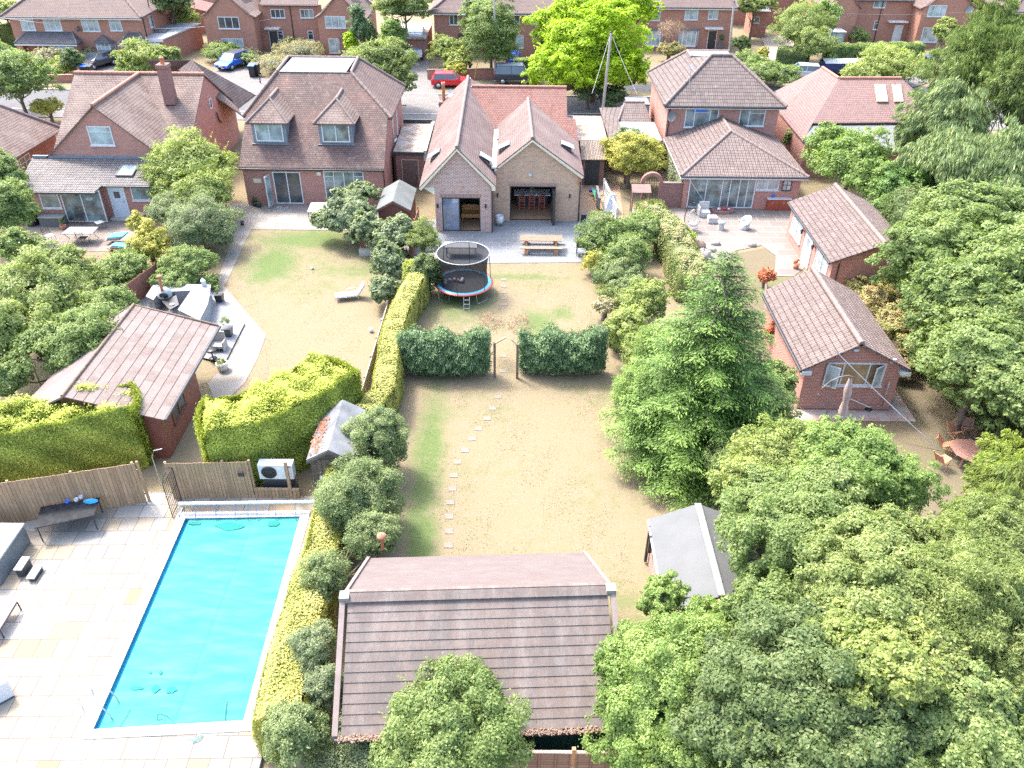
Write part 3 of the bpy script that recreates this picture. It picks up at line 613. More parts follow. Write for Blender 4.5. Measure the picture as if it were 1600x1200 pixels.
    chimney(t, -5.85, cp.y, 2.8, zt, .75, .6, BK_DK, 1, TERRA, 1.5)
    dish(t, (-5.75, cp.y - .45, zt - .9), .42, LEAD); dish(t, (-5.1, cp.y - 1.2, 4.5), .3, WHITE)
    # pipes
    m = MB(); m.tube([(-1.42, yl - .05, 3.1), (-1.42, yl - .05, 0)], .045); m.build('downpipe', BLACK, t)
    m = MB(); m.tube([(4.6, yr - .02, 3.1), (4.42, yr - .06, 2.8), (4.42, yr - .06, 0)], .04); m.build('downpipe', BLACK, t)
    m = MB(); m.prism([(4.25, yr - .02, 2.5), (4.55, yr - .02, 3.3), (4.25, yr - .02, 3.3)], (0, .05, 0)); m.build('corbel', TERRA, t)
    for x, y in ((-5.0, yl), (-1.85, yl), (-1.1, yr), (3.75, yr)):
        m = MB(); m.box((x - .05, y - .12, 1.75), (x + .05, y - .003, 2.0)); m.build('wall_light', BLACK, t)
    m = MB(); m.lathe([(.001, 0), (.12, 0), (.12, .06)], (0, 0, 0), 14); m.v = [Vector((v.x + 1.05, yr - v.z - .01, v.y + 3.35)) for v in m.v]; m.build('alarm_dome', WHITE, t)
    # interiors behind the openings
    fl = M_slabs('interior_floorboards', [(.42, .26, .15), (.36, .22, .12)], 1.2, .16, (.1, .06, .04)); iw = M_plain('interior_wall', (.22, .22, .225), .9, .1)
    m = MB(); m.box((xl0 + .05, yl + .02, .01), (xl1 - .05, 56, .05)); m.box((xr0 + .05, yr + .02, .01), (xr1 - .05, 59, .05)); m.build('interior_floor', fl, t)
    m = MB(); m.box((xl0 + .1, 55.9, .05), (xl1 - .1, 56, 3)); m.box((xl0 + .05, yl + .26, .05), (xl0 + .12, 55.9, 3)); m.box((xl1 - .12, yl + .26, .05), (xl1 - .05, 55.9, 3)); m.box((xl0 + .05, yl + .26, 2.9), (xl1 - .05, 56, 3.0))
    m.box((xr0 + .1, 58.9, .05), (xr1 - .1, 59, 3)); m.box((xr0 + .05, yr + .26, .05), (xr0 + .12, 58.9, 3)); m.box((xr1 - .12, yr + .26, .05), (xr1 - .05, 58.9, 3)); m.box((xr0 + .05, yr + .26, 2.95), (xr1 - .05, 59, 3.05)); m.build('interior_wall', iw, t)
    # sliding doors: left frame with glass leaf, right folded leaves
    f = window(t, (h0 + .003, yl + .1, .06), h1 - h0 - .006, ht - .07, vfrac=[.45], glass=G_DARK, frame=DARK, sill=False, name='sliding_door', fw=.06, pane=False)
    g = MB(); g.box((h0 + .07, yl + .07, .12), (h0 + 1.1, yl + .085, ht - .1)); gm_ = M_glass('door_glass', (.16, .19, .24), .06, .3); g.build('pane', gm_, f)
    lf = MB()
    for i in range(3): lf.obox((k1 - .08 - i * .09, yr - .05, .08), (.05, 0, 0), (.04 * i, -.75, 0), (0, 0, 2.3))
    lf.build('folding_door', DARK, t)['label'] = 'folded stack of dark door leaves'
    window(t, (k0 + .003, yr + .1, .06), k1 - k0 - .006, kt - .07, vfrac=[], frame=DARK, sill=False, name='door_frame', fw=.06, pane=False)
house_gables()
# furniture seen through the openings
def sofa(x, y, label, mat, w=1.55, d=.85, rz=0):
    t = thing('sofa', label, 'sofa', (0, 0, 0)); m = MB(); m.box((-w / 2, -d / 2, .18), (w / 2, d / 2, .46)); m.build('seat', mat, t, bevel=.05)
    m = MB(); m.box((-w / 2, d / 2 - .2, .46), (w / 2, d / 2 + .02, .9)); m.build('backrest', mat, t, bevel=.05)
    m = MB()
    for a in (-1, 1):
        for b in (-1, 1): m.box((a * (w / 2 - .1) - .03, b * (d / 2 - .1) - .03, 0), (a * (w / 2 - .1) + .03, b * (d / 2 - .1) + .03, .18))
    m.build('leg', WOODM, t); t.location = (x, y, .05); t.rotation_euler.z = rz; return t
TAN = M_plain('tan_leather', (.62, .30, .11), .5, .12)
sofa(-2.85, 53.0, 'tan leather sofa seen through the left open doorway', TAN, 1.5, .85)
sofa(-4.2, 53.6, 'grey armchair behind the glass leaf of the left doorway', GREYF, .8, .8, R(20))
t = thing('ottoman', 'low grey footstool just inside the left doorway', 'footstool', (-4.0, 52.1, .05)); m = MB(); m.box((-4.3, 51.8, .1), (-3.65, 52.4, .48)); m.build('cushion', GREYF, t, bevel=.05); m = MB(); m.box((-4.25, 51.85, .05), (-3.7, 52.35, .1)); m.build('base', BLACK, t)
t = thing('kitchen_island', 'white topped kitchen island inside the right doorway', 'kitchen island', (1.3, 55.6, .05))
m = MB(); m.box((.2, 55.3, .05), (2.4, 56.0, .92)); m.build('cabinet', M_plain('slate_blue_cabinet', (.07, .08, .10), .5, .1), t); m = MB(); m.box((.0, 55.0, .92), (2.55, 56.1, .99)); m.build('worktop', M_plain('white_quartz', (.85, .85, .85), .3, .03), t)
BST = M_plain('red_stained_wood', (.48, .12, .07), .5, .1)
st = thing('bar_stool', 'red brown ladder back bar stool at the kitchen island, left of three', 'bar stool', (0, 0, 0), 'bar stools at the kitchen island')
m = MB(); m.box((-.2, -.2, .66), (.2, .2, .71)); m.build('seat', BST, st)
m = MB()
for a in (-1, 1): m.box((a * .19 - .02, -.21, 0), (a * .19 + .02, -.17, 1.15))
for z in (.8, .95, 1.1): m.box((-.17, -.205, z), (.17, -.175, z + .05))
m.build('backrest', BST, st)
for a in (-1, 1):
    m = MB(); m.box((a * .19 - .02, .17, 0), (a * .19 + .02, .21, .66)); m.build('leg', BST, st)
m = MB()
for z in (.2, .42): m.box((-.17, -.2, z), (.17, -.17, z + .03)); m.box((-.17, .175, z), (.17, .205, z + .03))
m.build('stretcher', BST, st)
st.location = (.55, 54.65, .05)
copy_tree(st, None, (1.25, 54.65, .05), 0, 'red brown ladder back bar stool at the kitchen island, middle of three')
copy_tree(st, None, (1.95, 54.65, .05), 0, 'red brown ladder back bar stool at the kitchen island, right of three')
t = thing('potted_plant', 'small green plant on the white kitchen island', 'plant', (1.25, 55.7, 1.04)); m = MB(); m.lathe([(.05, .99), (.08, 1.12)], (1.25, 55.7, 0), 10); m.build('pot', WHITE, t)
m = MB(); m.ball((1.25, 55.7, 1.24), .16, 10, 7); m.build('leaves', M_plain('houseplant_green', (.10, .18, .03), .7, .4, 20), t)
# ================================================================ left neighbour: gabled bungalow with lean-to
def house_left():
    t = thing('house', 'brown tiled bungalow with a tall brick gable, chimney and grey tiled lean-to', 'house', (-29, 52, 0))
    yg = 55.5; A = Vector((-28.2, yg, 6.7)); xl, xr, ze = -32.6, -23.9, 2.95
    w = MB(); w.poly([(xl, yg, 0), (xr, yg, 0), (xr, yg, ze + .05), (A.x, yg, 6.6), (xl, yg, ze + .05)])
    w.poly([(xl, 66, 0), (xl, yg, 0), (xl, yg, ze), (xl, 66, ze)]); w.poly([(xr, yg, 0), (xr, 66, 0), (xr, 66, ze), (xr, yg, ze)])
    w.build('wall', BK_NEAR, t)
    ym = 63.6; zm = 6.75; xm0, xm1 = -33.0, -23.3
    r = MB(); o = .15
    sl = (A.z - ze) / (A.x - xl)
    roof(r, [[(xl - .35, yg - o, ze - .28), (A.x, yg - o, 6.75), (A.x, ym, 6.75), (xl - .35, ym, ze - .28)], [(A.x, yg - o, 6.75), (xr + .35, yg - o, ze - .28), (xr + .35, ym, ze - .28), (A.x, ym, 6.75)]], .1)
    rf = r.build('roof', T_B1, t)
    m = MB(); ridge(m, (A.x, yg - o, 6.78), (A.x, ym, 6.78), .13, .4); m.build('ridge_tiles', T_RIDGEO, rf)
    # main range across, gable end to the right
    y0, z0 = 57.6, 2.9
    r = MB(); roof(r, [[(xm0, y0, z0), (xm1, y0 + .0, z0), (xm1, ym, zm), (xm0, ym, zm)], [(xm0, ym, zm), (xm1, ym, zm), (xm1, 69.6, z0), (xm0, 69.6, z0)]], .1)
    r2 = r.build('roof', T_B1, t); m = MB(); ridge(m, (xm0, ym, zm + .03), (xm1, ym, zm + .03), .13, .4); m.build('ridge_tiles', T_RIDGEO, r2)
    w = MB(); w.poly([(xm1 - .12, y0, 0), (xm1 - .12, 69.4, 0), (xm1 - .12, 69.4, 2.8), (xm1 - .12, ym, zm - .1), (xm1 - .12, y0, 2.8)]); w.poly([(xm0 + .1, y0, 0), (xm0 + .1, y0, 2.8), (xm0 + .1, ym, zm - .1), (xm0 + .1, 69.4, 2.8), (xm0 + .1, 69.4, 0)]); w.build('wall', BK_NEAR, t)
    # rear cross wing seen beyond the gable end
    r = MB(); P = Vector((-25.4, 67.2, 6.9))
    roof(r, [[(-23.0, 68.9, 2.7), (-21.9, 66.3, 2.9), P + Vector((0, -3, 0)), P], [P, P + Vector((-3.5, 0.0, 0)), (-30, 72.5, 2.8), (-22.5, 72.5, 2.8)], [P, (-22.5, 72.5, 2.8), (-23.0, 68.9, 2.7)]], .1); r.build('roof', T_B1, t)
    window(t, (xm1 - .11, 63.7, 4.1), .55, .75, du=(0, 1, 0), cols=1, glass=G_DARK, sill=False)
    m = MB(); m.tube([(xm1, 64.6, 3.6), (xm1 + .0, 64.9, 2.9), (xm1, 65.4, 2.6)], .06); m.build('soil_pipe', BLACK, t)
    chimney(t, -25.35, 61.4, 5.2, 8.0, .75, .75, BK_DK, 1, TERRA, .45)
    winY(t, yg, 139, 197, 176, 227, cols=1, top=.3, glass=G_PALE)
    # lean-to
    ye, zl = 51.3, 2.35; yt, zt = 55.45, 3.12
    r = MB(); roof(r, [[(-32.75, ye, zl), (-27.55, ye, zl), (-27.35, 52.1, zl + .15), (-24.2, 52.1, zl + .15), (-24.2, yt, zt), (-33.4, yt, zt)]], .1); lr = r.build('lean_to_roof', T_GREY, t)
    m = MB(); m.box((-33.3, yt - .1, zt + .01), (-24.3, yt + .03, zt + .18)); m.build('flashing', LEAD, lr)
    m = MB(); m.tube([(-32.8, ye - .05, zl - .08), (-27.5, ye - .05, zl - .08)], .06); m.tube([(-27.3, 52.05, zl + .08), (-24.2, 52.05, zl + .08)], .06); m.build('gutter', DARK, lr)
    skylight(lr, (-26.8, 53.1, 2.75), (1.15, 0, 0), (0, 1.35, .26), 0, LEADPALE, G_PALE)
    yw, yw2 = 51.65, 52.45
    w = MB(); wallbox(w, -32.45, yw, -27.65, 55.4, zl - .02); w.poly([(-27.65, yw2, 0), (-24.3, yw2, 0), (-24.3, yw2, zl + .1), (-27.65, yw2, zl + .1)]); w.build('wall', BK_NEAR, t)
    winY(t, yw, 63, 297, 93, 325, cols=1, top=.3, glass=G_MID)
    winY(t, yw, 99.5, 297, 162, 346.5, cols=2, glass=G_MID, sill=False, name='patio_door', label='white sliding door with leaded diamond panes')
    a = Y(168, 286, yw2); b = Y(206, 341, yw2); door(t, (b.x - 1.05, yw2, .12), 1.0, min(2.2, a.z), M_plain('pale_blue_door', (.52, .57, .62), .5, .04), glass=G_DARK)
    m = MB(); m.box((b.x - 1.3, yw2 - .45, 0), (b.x + .2, yw2, .12)); m.build('doorstep', CONCRETE, t)
    winY(t, yw2, 205, 288, 238, 313, cols=1, glass=G_MID)
house_left()
def house_far_left():
    t = thing('house', 'brown roofed brick bungalow partly out of frame on the far left', 'house', (-38, 58, 0))
    r = MB(); e = [Vector((-35.3, 64.0, 2.4)), Vector((-35.9, 55.5, 2.4))]; A = Vector((-38.6, 61.8, 4.9)); A0 = Vector((-39.2, 58.0, 4.9))
    roof(r, [[e[1], e[0], A, A0], [e[0], (-46, 65.5, 2.4), (-46, 62.5, 4.9), A], [A0, A, (-46, 62.5, 4.9), (-46, 59, 4.9)], [(-46, 53.5, 2.4), (-36.0, 53.5, 2.4), e[1], A0, (-46, 59, 4.9)]], .1)
    rf = r.build('roof', T_B1, t); m = MB(); ridge(m, A, e[0] + Vector((0, 0, .03)), .12); ridge(m, A, A0, .12); m.build('ridge_tiles', T_RIDGE, rf)
    w = MB(); wallbox(w, -46, 54, -36.15, 64, 2.3); w.build('wall', BK_DK, t)
    window(t, (-36.14, 58.2, .5), 1.5, 1.5, du=(0, 1, 0), cols=2, top=.3, glass=G_DARK)
    m = MB(); m.box((-36.1, 57.2, 0), (-36.0, 57.9, 2.1)); m.build('pale_pillar', WHITE, t)
house_far_left()
# ================================================================ two-storey house right of centre with its hipped extension
def house_right():
    t = thing('house', 'two storey brick house with hipped brown roof and a tiled extension', 'house', (16, 55.2, 0))
    xa, xb, yf, ye, ze = 11.25, 20.4, 63.1, 62.7, 5.05; yb = 72.2
    w = MB(); wallbox(w, xa + .35, yf, xb - .35, yb - .3, ze - .05); w.build('wall', BK_NEAR, t)
    zt = 7.65; P, Q = Vector((15.25, 67.2, zt)), Vector((16.9, 67.2, zt)); zc = 7.1
    c1, c2 = Vector((14.1, 68.9, zc)), Vector((14.1, 71.0, zc)) ; c3 = Vector((17.5, 71.0, zc)); c4_ = Vector((17.3, 68.9, zc))
    r = MB(); roof(r, [[(xa, ye, ze), (xb, ye, ze), Q, P], [(xb, ye, ze), (xb, yb + .2, ze), c3, c4_, Q], [(xa, yb + .2, ze), (xa, ye, ze), P, c1, c2], [(xb, yb + .2, ze), (xa, yb + .2, ze), c2, c3], [P, Q, c4_, c1]], .12)
    rf = r.build('roof', T_BROWN, t)
    m = MB()
    for a, b in ((P, Q), (P, (xa, ye, ze)), (Q, (xb, ye, ze)), (c2, (xa, yb + .2, ze)), (c1, c2), (c2, c3)): ridge(m, Vector(a) + Vector((0, 0, .03)), Vector(b) + Vector((0, 0, .03)), .13, .4)
    m.build('ridge_tiles', T_RIDGE, rf)
    m = MB(); m.poly([c1 + Vector((.1, .1, .08)), c4_ + Vector((-.1, .1, .08)), c3 + Vector((-.1, -.1, .08)), c2 + Vector((.1, -.1, .08))]); m.build('flat_roof_cap', LEADPALE, rf)
    m = MB(); m.box((xa, ye - .02, ze - .22), (xb, ye + .02, ze - .06)); m.build('fascia', WHITE, t)
    gutter(t, (xa, ye - .07, ze - .08), (xb, ye - .07, ze - .08), down=(xa + .5, yf - .06, ze - .2))
    winY(t, yf, 1070, 169, 1122, 199, vfrac=[.28, .75], top=.22, topcols=(1,), glass=G_MID)
    winY(t, yf, 1155, 168, 1195, 197, vfrac=[.38], top=.3, topcols=(1,), glass=G_MID)
    m = MB(); a = Y(1093, 173, yf); m.box((a.x - .5, yf - .045, a.z - .12), (a.x + .55, yf - .02, a.z + .12)); m.build('blue_blind', M_plain('blue_blind', (.03, .16, .55), .6, .05), t)
    dish(t, (11.95, yf - .35, 4.2), .36, LEADPALE)
    m = MB(); a = Vector((13.2, 64.2, 6.0)); m.tube([a, a + Vector((0, 0, 1.6))], .03); 
    for k in range(6): m.tube([a + Vector((-.3, -.5 + k * .2, 1.5)), a + Vector((.3, -.5 + k * .2, 1.5))], .012, 5)
    m.tube([a + Vector((0, -.55, 1.5)), a + Vector((0, .55, 1.5))], .015, 5); m.build('aerial', STEEL, t)
    # extension
    ex0, ex1, ey, ez = 11.55, 20.35, 54.85, 2.55; D = Vector((15.75, 59.7, 4.15)); E_ = Vector((15.75, yf, 4.15))
    r = MB(); roof(r, [[(ex0, ey, ez), (ex1, ey, ez), D], [(ex1, ey, ez), (ex1, yf, ez), E_, D], [(ex0, yf, ez), (ex0, ey, ez), D, E_]], .1)
    re = r.build('extension_roof', T_PAN, t); m = MB(); ridge(m, D, E_, .12, .4); ridge(m, D, (ex0, ey, ez), .12, .4); ridge(m, D, (ex1, ey, ez), .12, .4); m.build('ridge_tiles', T_RIDGE, re)
    m = MB(); m.box((ex0, ey - .03, ez - .24), (ex1, ey, ez - .1)); m.box((ex0 - .03, ey, ez - .24), (ex0, yf, ez - .1)); m.build('fascia', WHITE, re)
    gutter(t, (ex0, ey - .08, ez - .06), (ex1, ey - .08, ez - .06), DARK)
    w = MB(); wallbox(w, 11.9, 55.2, 20.0, yf, ez - .1); w.build('wall', BK_NEAR, t)
    y = 55.2
    winY(t, y, 1075.5, 274, 1179, 325, vfrac=[.26, .5, .62, .76, .88], glass=G_MID, sill=False, name='bifold_door', label='white framed folding glass doors, one leaf open')
    winY(t, y, 1183, 272, 1218, 297, cols=2, top=.3, topcols=(0,), glass=G_PALE)
    a = Y(1230, 287, y); m = MB()
    m.tube([(a.x - .3, y - .03, a.z - .5), (a.x - .3, y - .03, a.z + .1), (a.x - .15, y - .03, a.z + .4), (a.x + .15, y - .03, a.z + .4), (a.x + .3, y - .03, a.z + .1), (a.x + .3, y - .03, a.z - .5), (a.x - .3, y - .03, a.z - .5)], .04, 6); m.tube([(a.x, y - .03, a.z - .5), (a.x, y - .03, a.z + .4)], .02, 5); m.tube([(a.x - .3, y - .03, a.z - .1), (a.x + .3, y - .03, a.z - .1)], .02, 5)
    wf = m.build('arched_mirror', DARK, t); m = MB(); m.box((a.x - .27, y - .02, a.z - .47), (a.x + .27, y - .003, a.z + .2)); m.build('pane', G_PALE, wf)
    return t
house_right()
def house_right_side():
    t = thing('annexe', 'low annexe with small tiled hip and pale flat roof beside the round golden tree', 'outbuilding', (9.2, 62, 0))
    w = MB(); wallbox(w, 7.5, 62.0, 11.1, 71, 2.4); w.build('wall', BK_DK, t)
    r = MB(); roof(r, [[(7.3, 61.6, 2.45), (8.3, 62.4, 2.9), (8.3, 66.3, 2.9), (9.3, 69.8, 3.3), (8.9, 71, 2.5), (7.2, 71, 2.45)], [(8.3, 66.3, 2.7), (11.0, 66.3, 2.7), (10.7, 69, 3.45), (9.0, 69, 3.45)]], .1); rf = r.build('roof', T_BROWN, t)
    m = MB(); ridge(m, (8.3, 66.3, 2.8), (9.1, 69.2, 3.4), .1, .35); ridge(m, (9.0, 69.1, 3.48), (10.7, 69.1, 3.48), .1, .35); m.build('ridge_tiles', T_RIDGE, rf)
    m = MB(); m.box((8.3, 61.7, 2.62), (11.2, 66.25, 2.72)); m.build('flat_roof', M_plain('pale_blue_membrane', (.21, .24, .26), .6, .1, 1), t)
    m = MB(); m.box((9.3, 69.1, 3.2), (11.2, 71.2, 3.3)); m.build('flat_roof', LEADPALE, t)
    m = MB(); m.box((8.3, 61.55, 2.45), (11.2, 61.7, 2.75)); m.build('fascia', DARK, t)
    window(t, (9.9, 61.98, .9), 1.1, 1.3, cols=1, glass=G_PALE)
house_right_side()
def store_block():
    t = thing('store', 'flat roofed block with mottled felt roof right of the gabled house', 'outbuilding', (5.6, 62.6, 0))
    m = MB(); wallbox(m, 4.85, 62.6, 7.0, 68.8, 2.3); m.build('wall', DARK, t)
    m = MB(); m.box((4.8, 62.5, 2.3), (7.15, 68.9, 2.4)); m.build('flat_roof', bpy.data.materials['leaf_littered_felt'], t)
    m = MB(); m.box((4.8, 62.35, 2.2), (7.15, 62.5, 2.46)); m.box((4.8, 68.9, 2.2), (7.15, 69.05, 2.55)); m.build('fascia', BLACK, t)
store_block()
def lean_store():
    t = thing('store', 'narrow lean-to with brown corrugated roof and black boarded door', 'outbuilding', (6.0, 59.5, 0))
    r = MB(); roof(r, [[(4.95, 59.3, 2.05), (6.75, 59.3, 2.05), (6.85, 62.3, 2.5), (5.0, 62.3, 2.5)]], .06); r.build('roof', M_tile('rusty_corrugated_sheet', (.30, .24, .20), (.22, .17, .14), tw=.12, rh=3, wave=1.2, ms=.004, lich=.4), t)
    m = MB(); wallbox(m, 5.1, 59.5, 6.7, 62.3, 1.98); m.build('wall', BK_DK, t)
    m = MB()
    for i in range(7): m.box((5.3 + i * .15, 59.42, .05), (5.44 + i * .15, 59.5, 1.95))
    m.build('door', M_plain('black_boards', (.025, .03, .032), .6, .2), t)
lean_store()
# ================================================================ pink roofed bungalow at the right
def house_pink():
    t = thing('house', 'bungalow with faded pink tiled roof, two roof windows and a grey flat extension', 'house', (27, 62, 0))
    P = G(1285, 105, 5.6); ze = 2.7
    a = G(1218, 176, ze); b = G(1212, 142, ze) ; c = G(1255, 220, ze)
    r1 = G(1311, 122, 5.6); r2 = G(1408, 122, 5.6); c2 = G(1270, 192, 3.3); c3 = G(1432, 190, 3.3); bk = 76
    r = MB(); roof(r, [[c, c2, r1, P, b, a], [c2, c3 + Vector((1.5, 0, 0)), r2, r1], [r2, c3 + Vector((1.5, 0, 0)), (36, 74, ze)], [P, r1, (31, 77, ze), (25, 77.5, ze), b], [r1, r2, (36, 74, ze), (31, 77, ze)]], .1)
    rf = r.build('roof', T_PINK, t); m = MB(); ridge(m, r1, r2, .13, .4); ridge(m, P, r1, .12, .4); m.build('ridge_tiles', T_RIDGEO, rf)
    d1, d2, d3, d4 = G(1256, 222, 2.75), G(1268, 192, 3.15), G(1432, 190, 3.15), G(1400, 232, 2.75)
    m = MB(); roof(m, [[d1, d4, d3, d2]], .14); m.build('flat_roof', LEADPALE, t)
    w = MB(); w.poly([(d1.x + .2, d1.y + .15, 0), (d4.x + 2, d4.y + .15, 0), (d4.x + 2, d4.y + .15, 2.6), (d1.x + .2, d1.y + .15, 2.6)]); w.poly([(d1.x + .2, 76, 0), (d1.x + .2, d1.y + .15, 0), (d1.x + .2, d1.y + .15, 2.6), (d1.x + .2, 76, 2.6)])
    w.poly([(d4.x + 2, d4.y + .15, 0), (d4.x + 2, 76, 0), (d4.x + 2, 76, 2.6), (d4.x + 2, d4.y + .15, 2.6)]); w.build('wall', BK_NEAR, t)
    n = (r2 - r1).cross(c2 - r1).normalized(); n = -n if n.z < 0 else n
    def onp(px, py):
        d = _ray(px, py); o = Vector((0, 0, CAM_H)); return o + d * ((r1 - o).dot(n) / d.dot(n))
    for x0, x1, x2, x3 in ((1366, 1383, 1370, 1387), (1393, 1408, 1397, 1411)):
        o = onp(x2, 160); skylight(rf, o + n * .03, onp(x3, 160) - o, onp(x0, 133) - o, 0, WOODP, G_PALE)
house_pink()
# ================================================================ outbuildings on the right
def gable_box(t, x0, x1, y0, y1, ze, zr, wallm, roofm, ov=.25, th=.1, xr=None, ridgem=None, seg=.4, fascia=None):
    xr = (x0 + x1) / 2 if xr is None else xr
    w = MB(); w.poly([(x0, y0, 0), (x1, y0, 0), (x1, y0, ze), (xr, y0, zr - .1), (x0, y0, ze)]); w.poly([(x1, y0, 0), (x1, y1, 0), (x1, y1, ze), (x1, y0, ze)])
    w.poly([(x0, y1, 0), (x0, y0, 0), (x0, y0, ze), (x0, y1, ze)]); w.poly([(x1, y1, 0), (x0, y1, 0), (x0, y1, ze), (xr, y1, zr - .1), (x1, y1, ze)]); w.build('wall', wallm, t)
    sl = (zr - ze) / (xr - x0); sr = (zr - ze) / (x1 - xr); e0 = (x0 - ov, ze - ov * sl + .1); e1 = (x1 + ov, ze - ov * sr + .1); z = zr + .06
    r = MB(); roof(r, [[(e0[0], y0 - ov, e0[1]), (xr, y0 - ov, z), (xr, y1 + ov, z), (e0[0], y1 + ov, e0[1])], [(xr, y0 - ov, z), (e1[0], y0 - ov, e1[1]), (e1[0], y1 + ov, e1[1]), (xr, y1 + ov, z)]], th)
    rf = r.build('roof', roofm, t)
    if ridgem: m = MB(); ridge(m, (xr, y0 - ov, z + .02), (xr, y1 + ov, z + .02), .14, seg); m.build('ridge_tiles', ridgem, rf)
    return rf, e0, e1
def garage():
    t = thing('outbuilding', 'brick garden room with pink brown tiled roof and white window with both casements open', 'outbuilding', (15.5, 31.3, 0))
    rf, e0, e1 = gable_box(t, 13.45, 17.8, 31.3, 38.1, 2.5, 3.75, BK_NEAR, T_PAN, .3, .1, 15.5, T_RIDGE)
    gutter(t, (e0[0] - .05, 31.0, e0[1] - .1), (e0[0] - .05, 38.4, e0[1] - .1))
    m = MB(); m.box((e0[0], 30.95, e0[1] - .28), (13.6, 31.3, e0[1] - .1)); m.box((17.65, 30.95, e1[1] - .28), (e1[0], 31.3, e1[1] - .1)); m.build('eaves_box', WHITE, t)
    f = winY(t, 31.3, 1290, 566, 1381, 602, vfrac=[.28, .72], glass=M_glass('amber_room_glass', (.22, .15, .08), .1, .4))
    a = Y(1290, 566, 31.3); b = Y(1381, 602, 31.3); zb, zt = b.z + .06, a.z - .06
    xs0, xs1 = (Y(1283, 602, 31.3).x + a.x) / 2, (b.x + Y(1381, 566, 31.3).x) / 2
    for s, x in ((1, xs0 + .06), (-1, xs1 - .06)):
        q = MB(); d = Vector((s * .55, -.38, 0)); L = .62; d.normalize(); nn = d.cross(Vector((0, 0, 1))); o = Vector((x, 31.24, zb)); H = zt - zb
        for u0, u1, v0, v1 in ((0, L, 0, .06), (0, L, H - .06, H), (0, .06, .06, H - .06), (L - .06, L, .06, H - .06)): q.obox(o + d * u0 + Vector((0, 0, v0)), d * (u1 - u0), (0, 0, v1 - v0), nn * .045)
        l = q.build('casement', WHITE, f); q = MB(); q.obox(o + d * .05 + Vector((0, 0, .05)) + nn * .01, d * (L - .1), (0, 0, H - .1), nn * .015); q.build('pane', G_PALE, l)
    m = MB(); a = Y(1395, 563, 31.3); m.box((a.x - .13, 31.18, a.z - .1), (a.x + .13, 31.297, a.z + .12)); m.build('alarm_box', WHITE, t, bevel=.03)
    a = Y(1336, 545, 31.3); m = MB(); m.box((a.x - .1, 31.15, a.z - .05), (a.x + .12, 31.297, a.z + .06)); m.build('security_light', WHITE, t)
garage()
def outhouse():
    t = thing('outbuilding', 'long brick annexe with white door and two white windows, side on to the pale patio', 'outbuilding', (20.5, 42.3, 0))
    rf, e0, e1 = gable_box(t, 18.15, 23.1, 42.3, 50.7, 2.35, 3.45, BK_NEAR, T_PAN, .22, .1, 20.7, T_RIDGE)
    gutter(t, (e0[0] - .05, 42.1, e0[1] - .1), (e0[0] - .05, 50.9, e0[1] - .1), down=(18.5, 42.24, 2.2))
    du = (0, -1, 0)
    window(t, (18.147, 50.0, .75), 2.1, 1.35, du=du, cols=2, top=.3, glass=G_PALE)
    window(t, (18.147, 44.9, .75), 2.1, 1.35, du=du, cols=2, top=.3, glass=G_PALE)
    door(t, (18.147, 47.1, .05), 1.3, 2.0, WHITE, du=du, glass=G_MID)
    for y in (47.55, 45.3):
        m = MB(); m.tube([(18.14, y, 1.75), (17.95, y, 1.85), (17.95, y, 1.6)], .03, 6); m.lathe([(.05, 1.62), (.10, 1.85), (.001, 1.95)], (17.95, y, 0), 8); m.build('wall_lantern', DARK, t)
outhouse()
def tin_shed():
    t = thing('shed', 'pink boarded garden shed with smooth grey felt roof, half under the foliage', 'shed', (6.9, 19.5, 0))
    FELT = M_plain('grey_roof_felt', (.10, .105, .107), .8, .12, .9, bmp=.2)
    wood = M_board('pinkish_boards', (.40, .27, .23), (.33, .22, .185), .14)
    rf, e0, e1 = gable_box(t, 5.15, 8.45, 17.7, 21.7, 1.85, 2.62, wood, FELT, .12, .05, 6.72)
    m = MB(); m.box((6.60, 17.58, 2.69), (6.84, 21.82, 2.72)); m.build('ridge_strip', M_plain('pale_felt_strip', (.17, .175, .178), .7, .08), rf)
    m = MB(); m.box((e0[0] - .04, 17.58, e0[1] - .12), (e0[0], 21.82, e0[1] - .01)); m.build('verge_trim', WHITE, rf)
    m = MB(); m.prism([(e0[0], 17.56, e0[1] - .05), (6.72, 17.56, 2.62), (6.72, 17.56, 2.46), (e0[0], 17.56, e0[1] - .2)], (0, -.03, 0)); m.prism([(e1[0], 17.56, e1[1] - .05), (6.72, 17.56, 2.62), (6.72, 17.56, 2.46), (e1[0], 17.56, e1[1] - .2)], (0, -.03, 0)); m.build('bargeboard', REDBROWN, rf)
    m = MB(); m.box((5.0, 21.4, .1), (5.1, 21.5, 1.9)); m.box((4.96, 20.9, 1.1), (5.1, 21.0, 1.9)); m.build('downpipe', BLACK, t)
tin_shed()
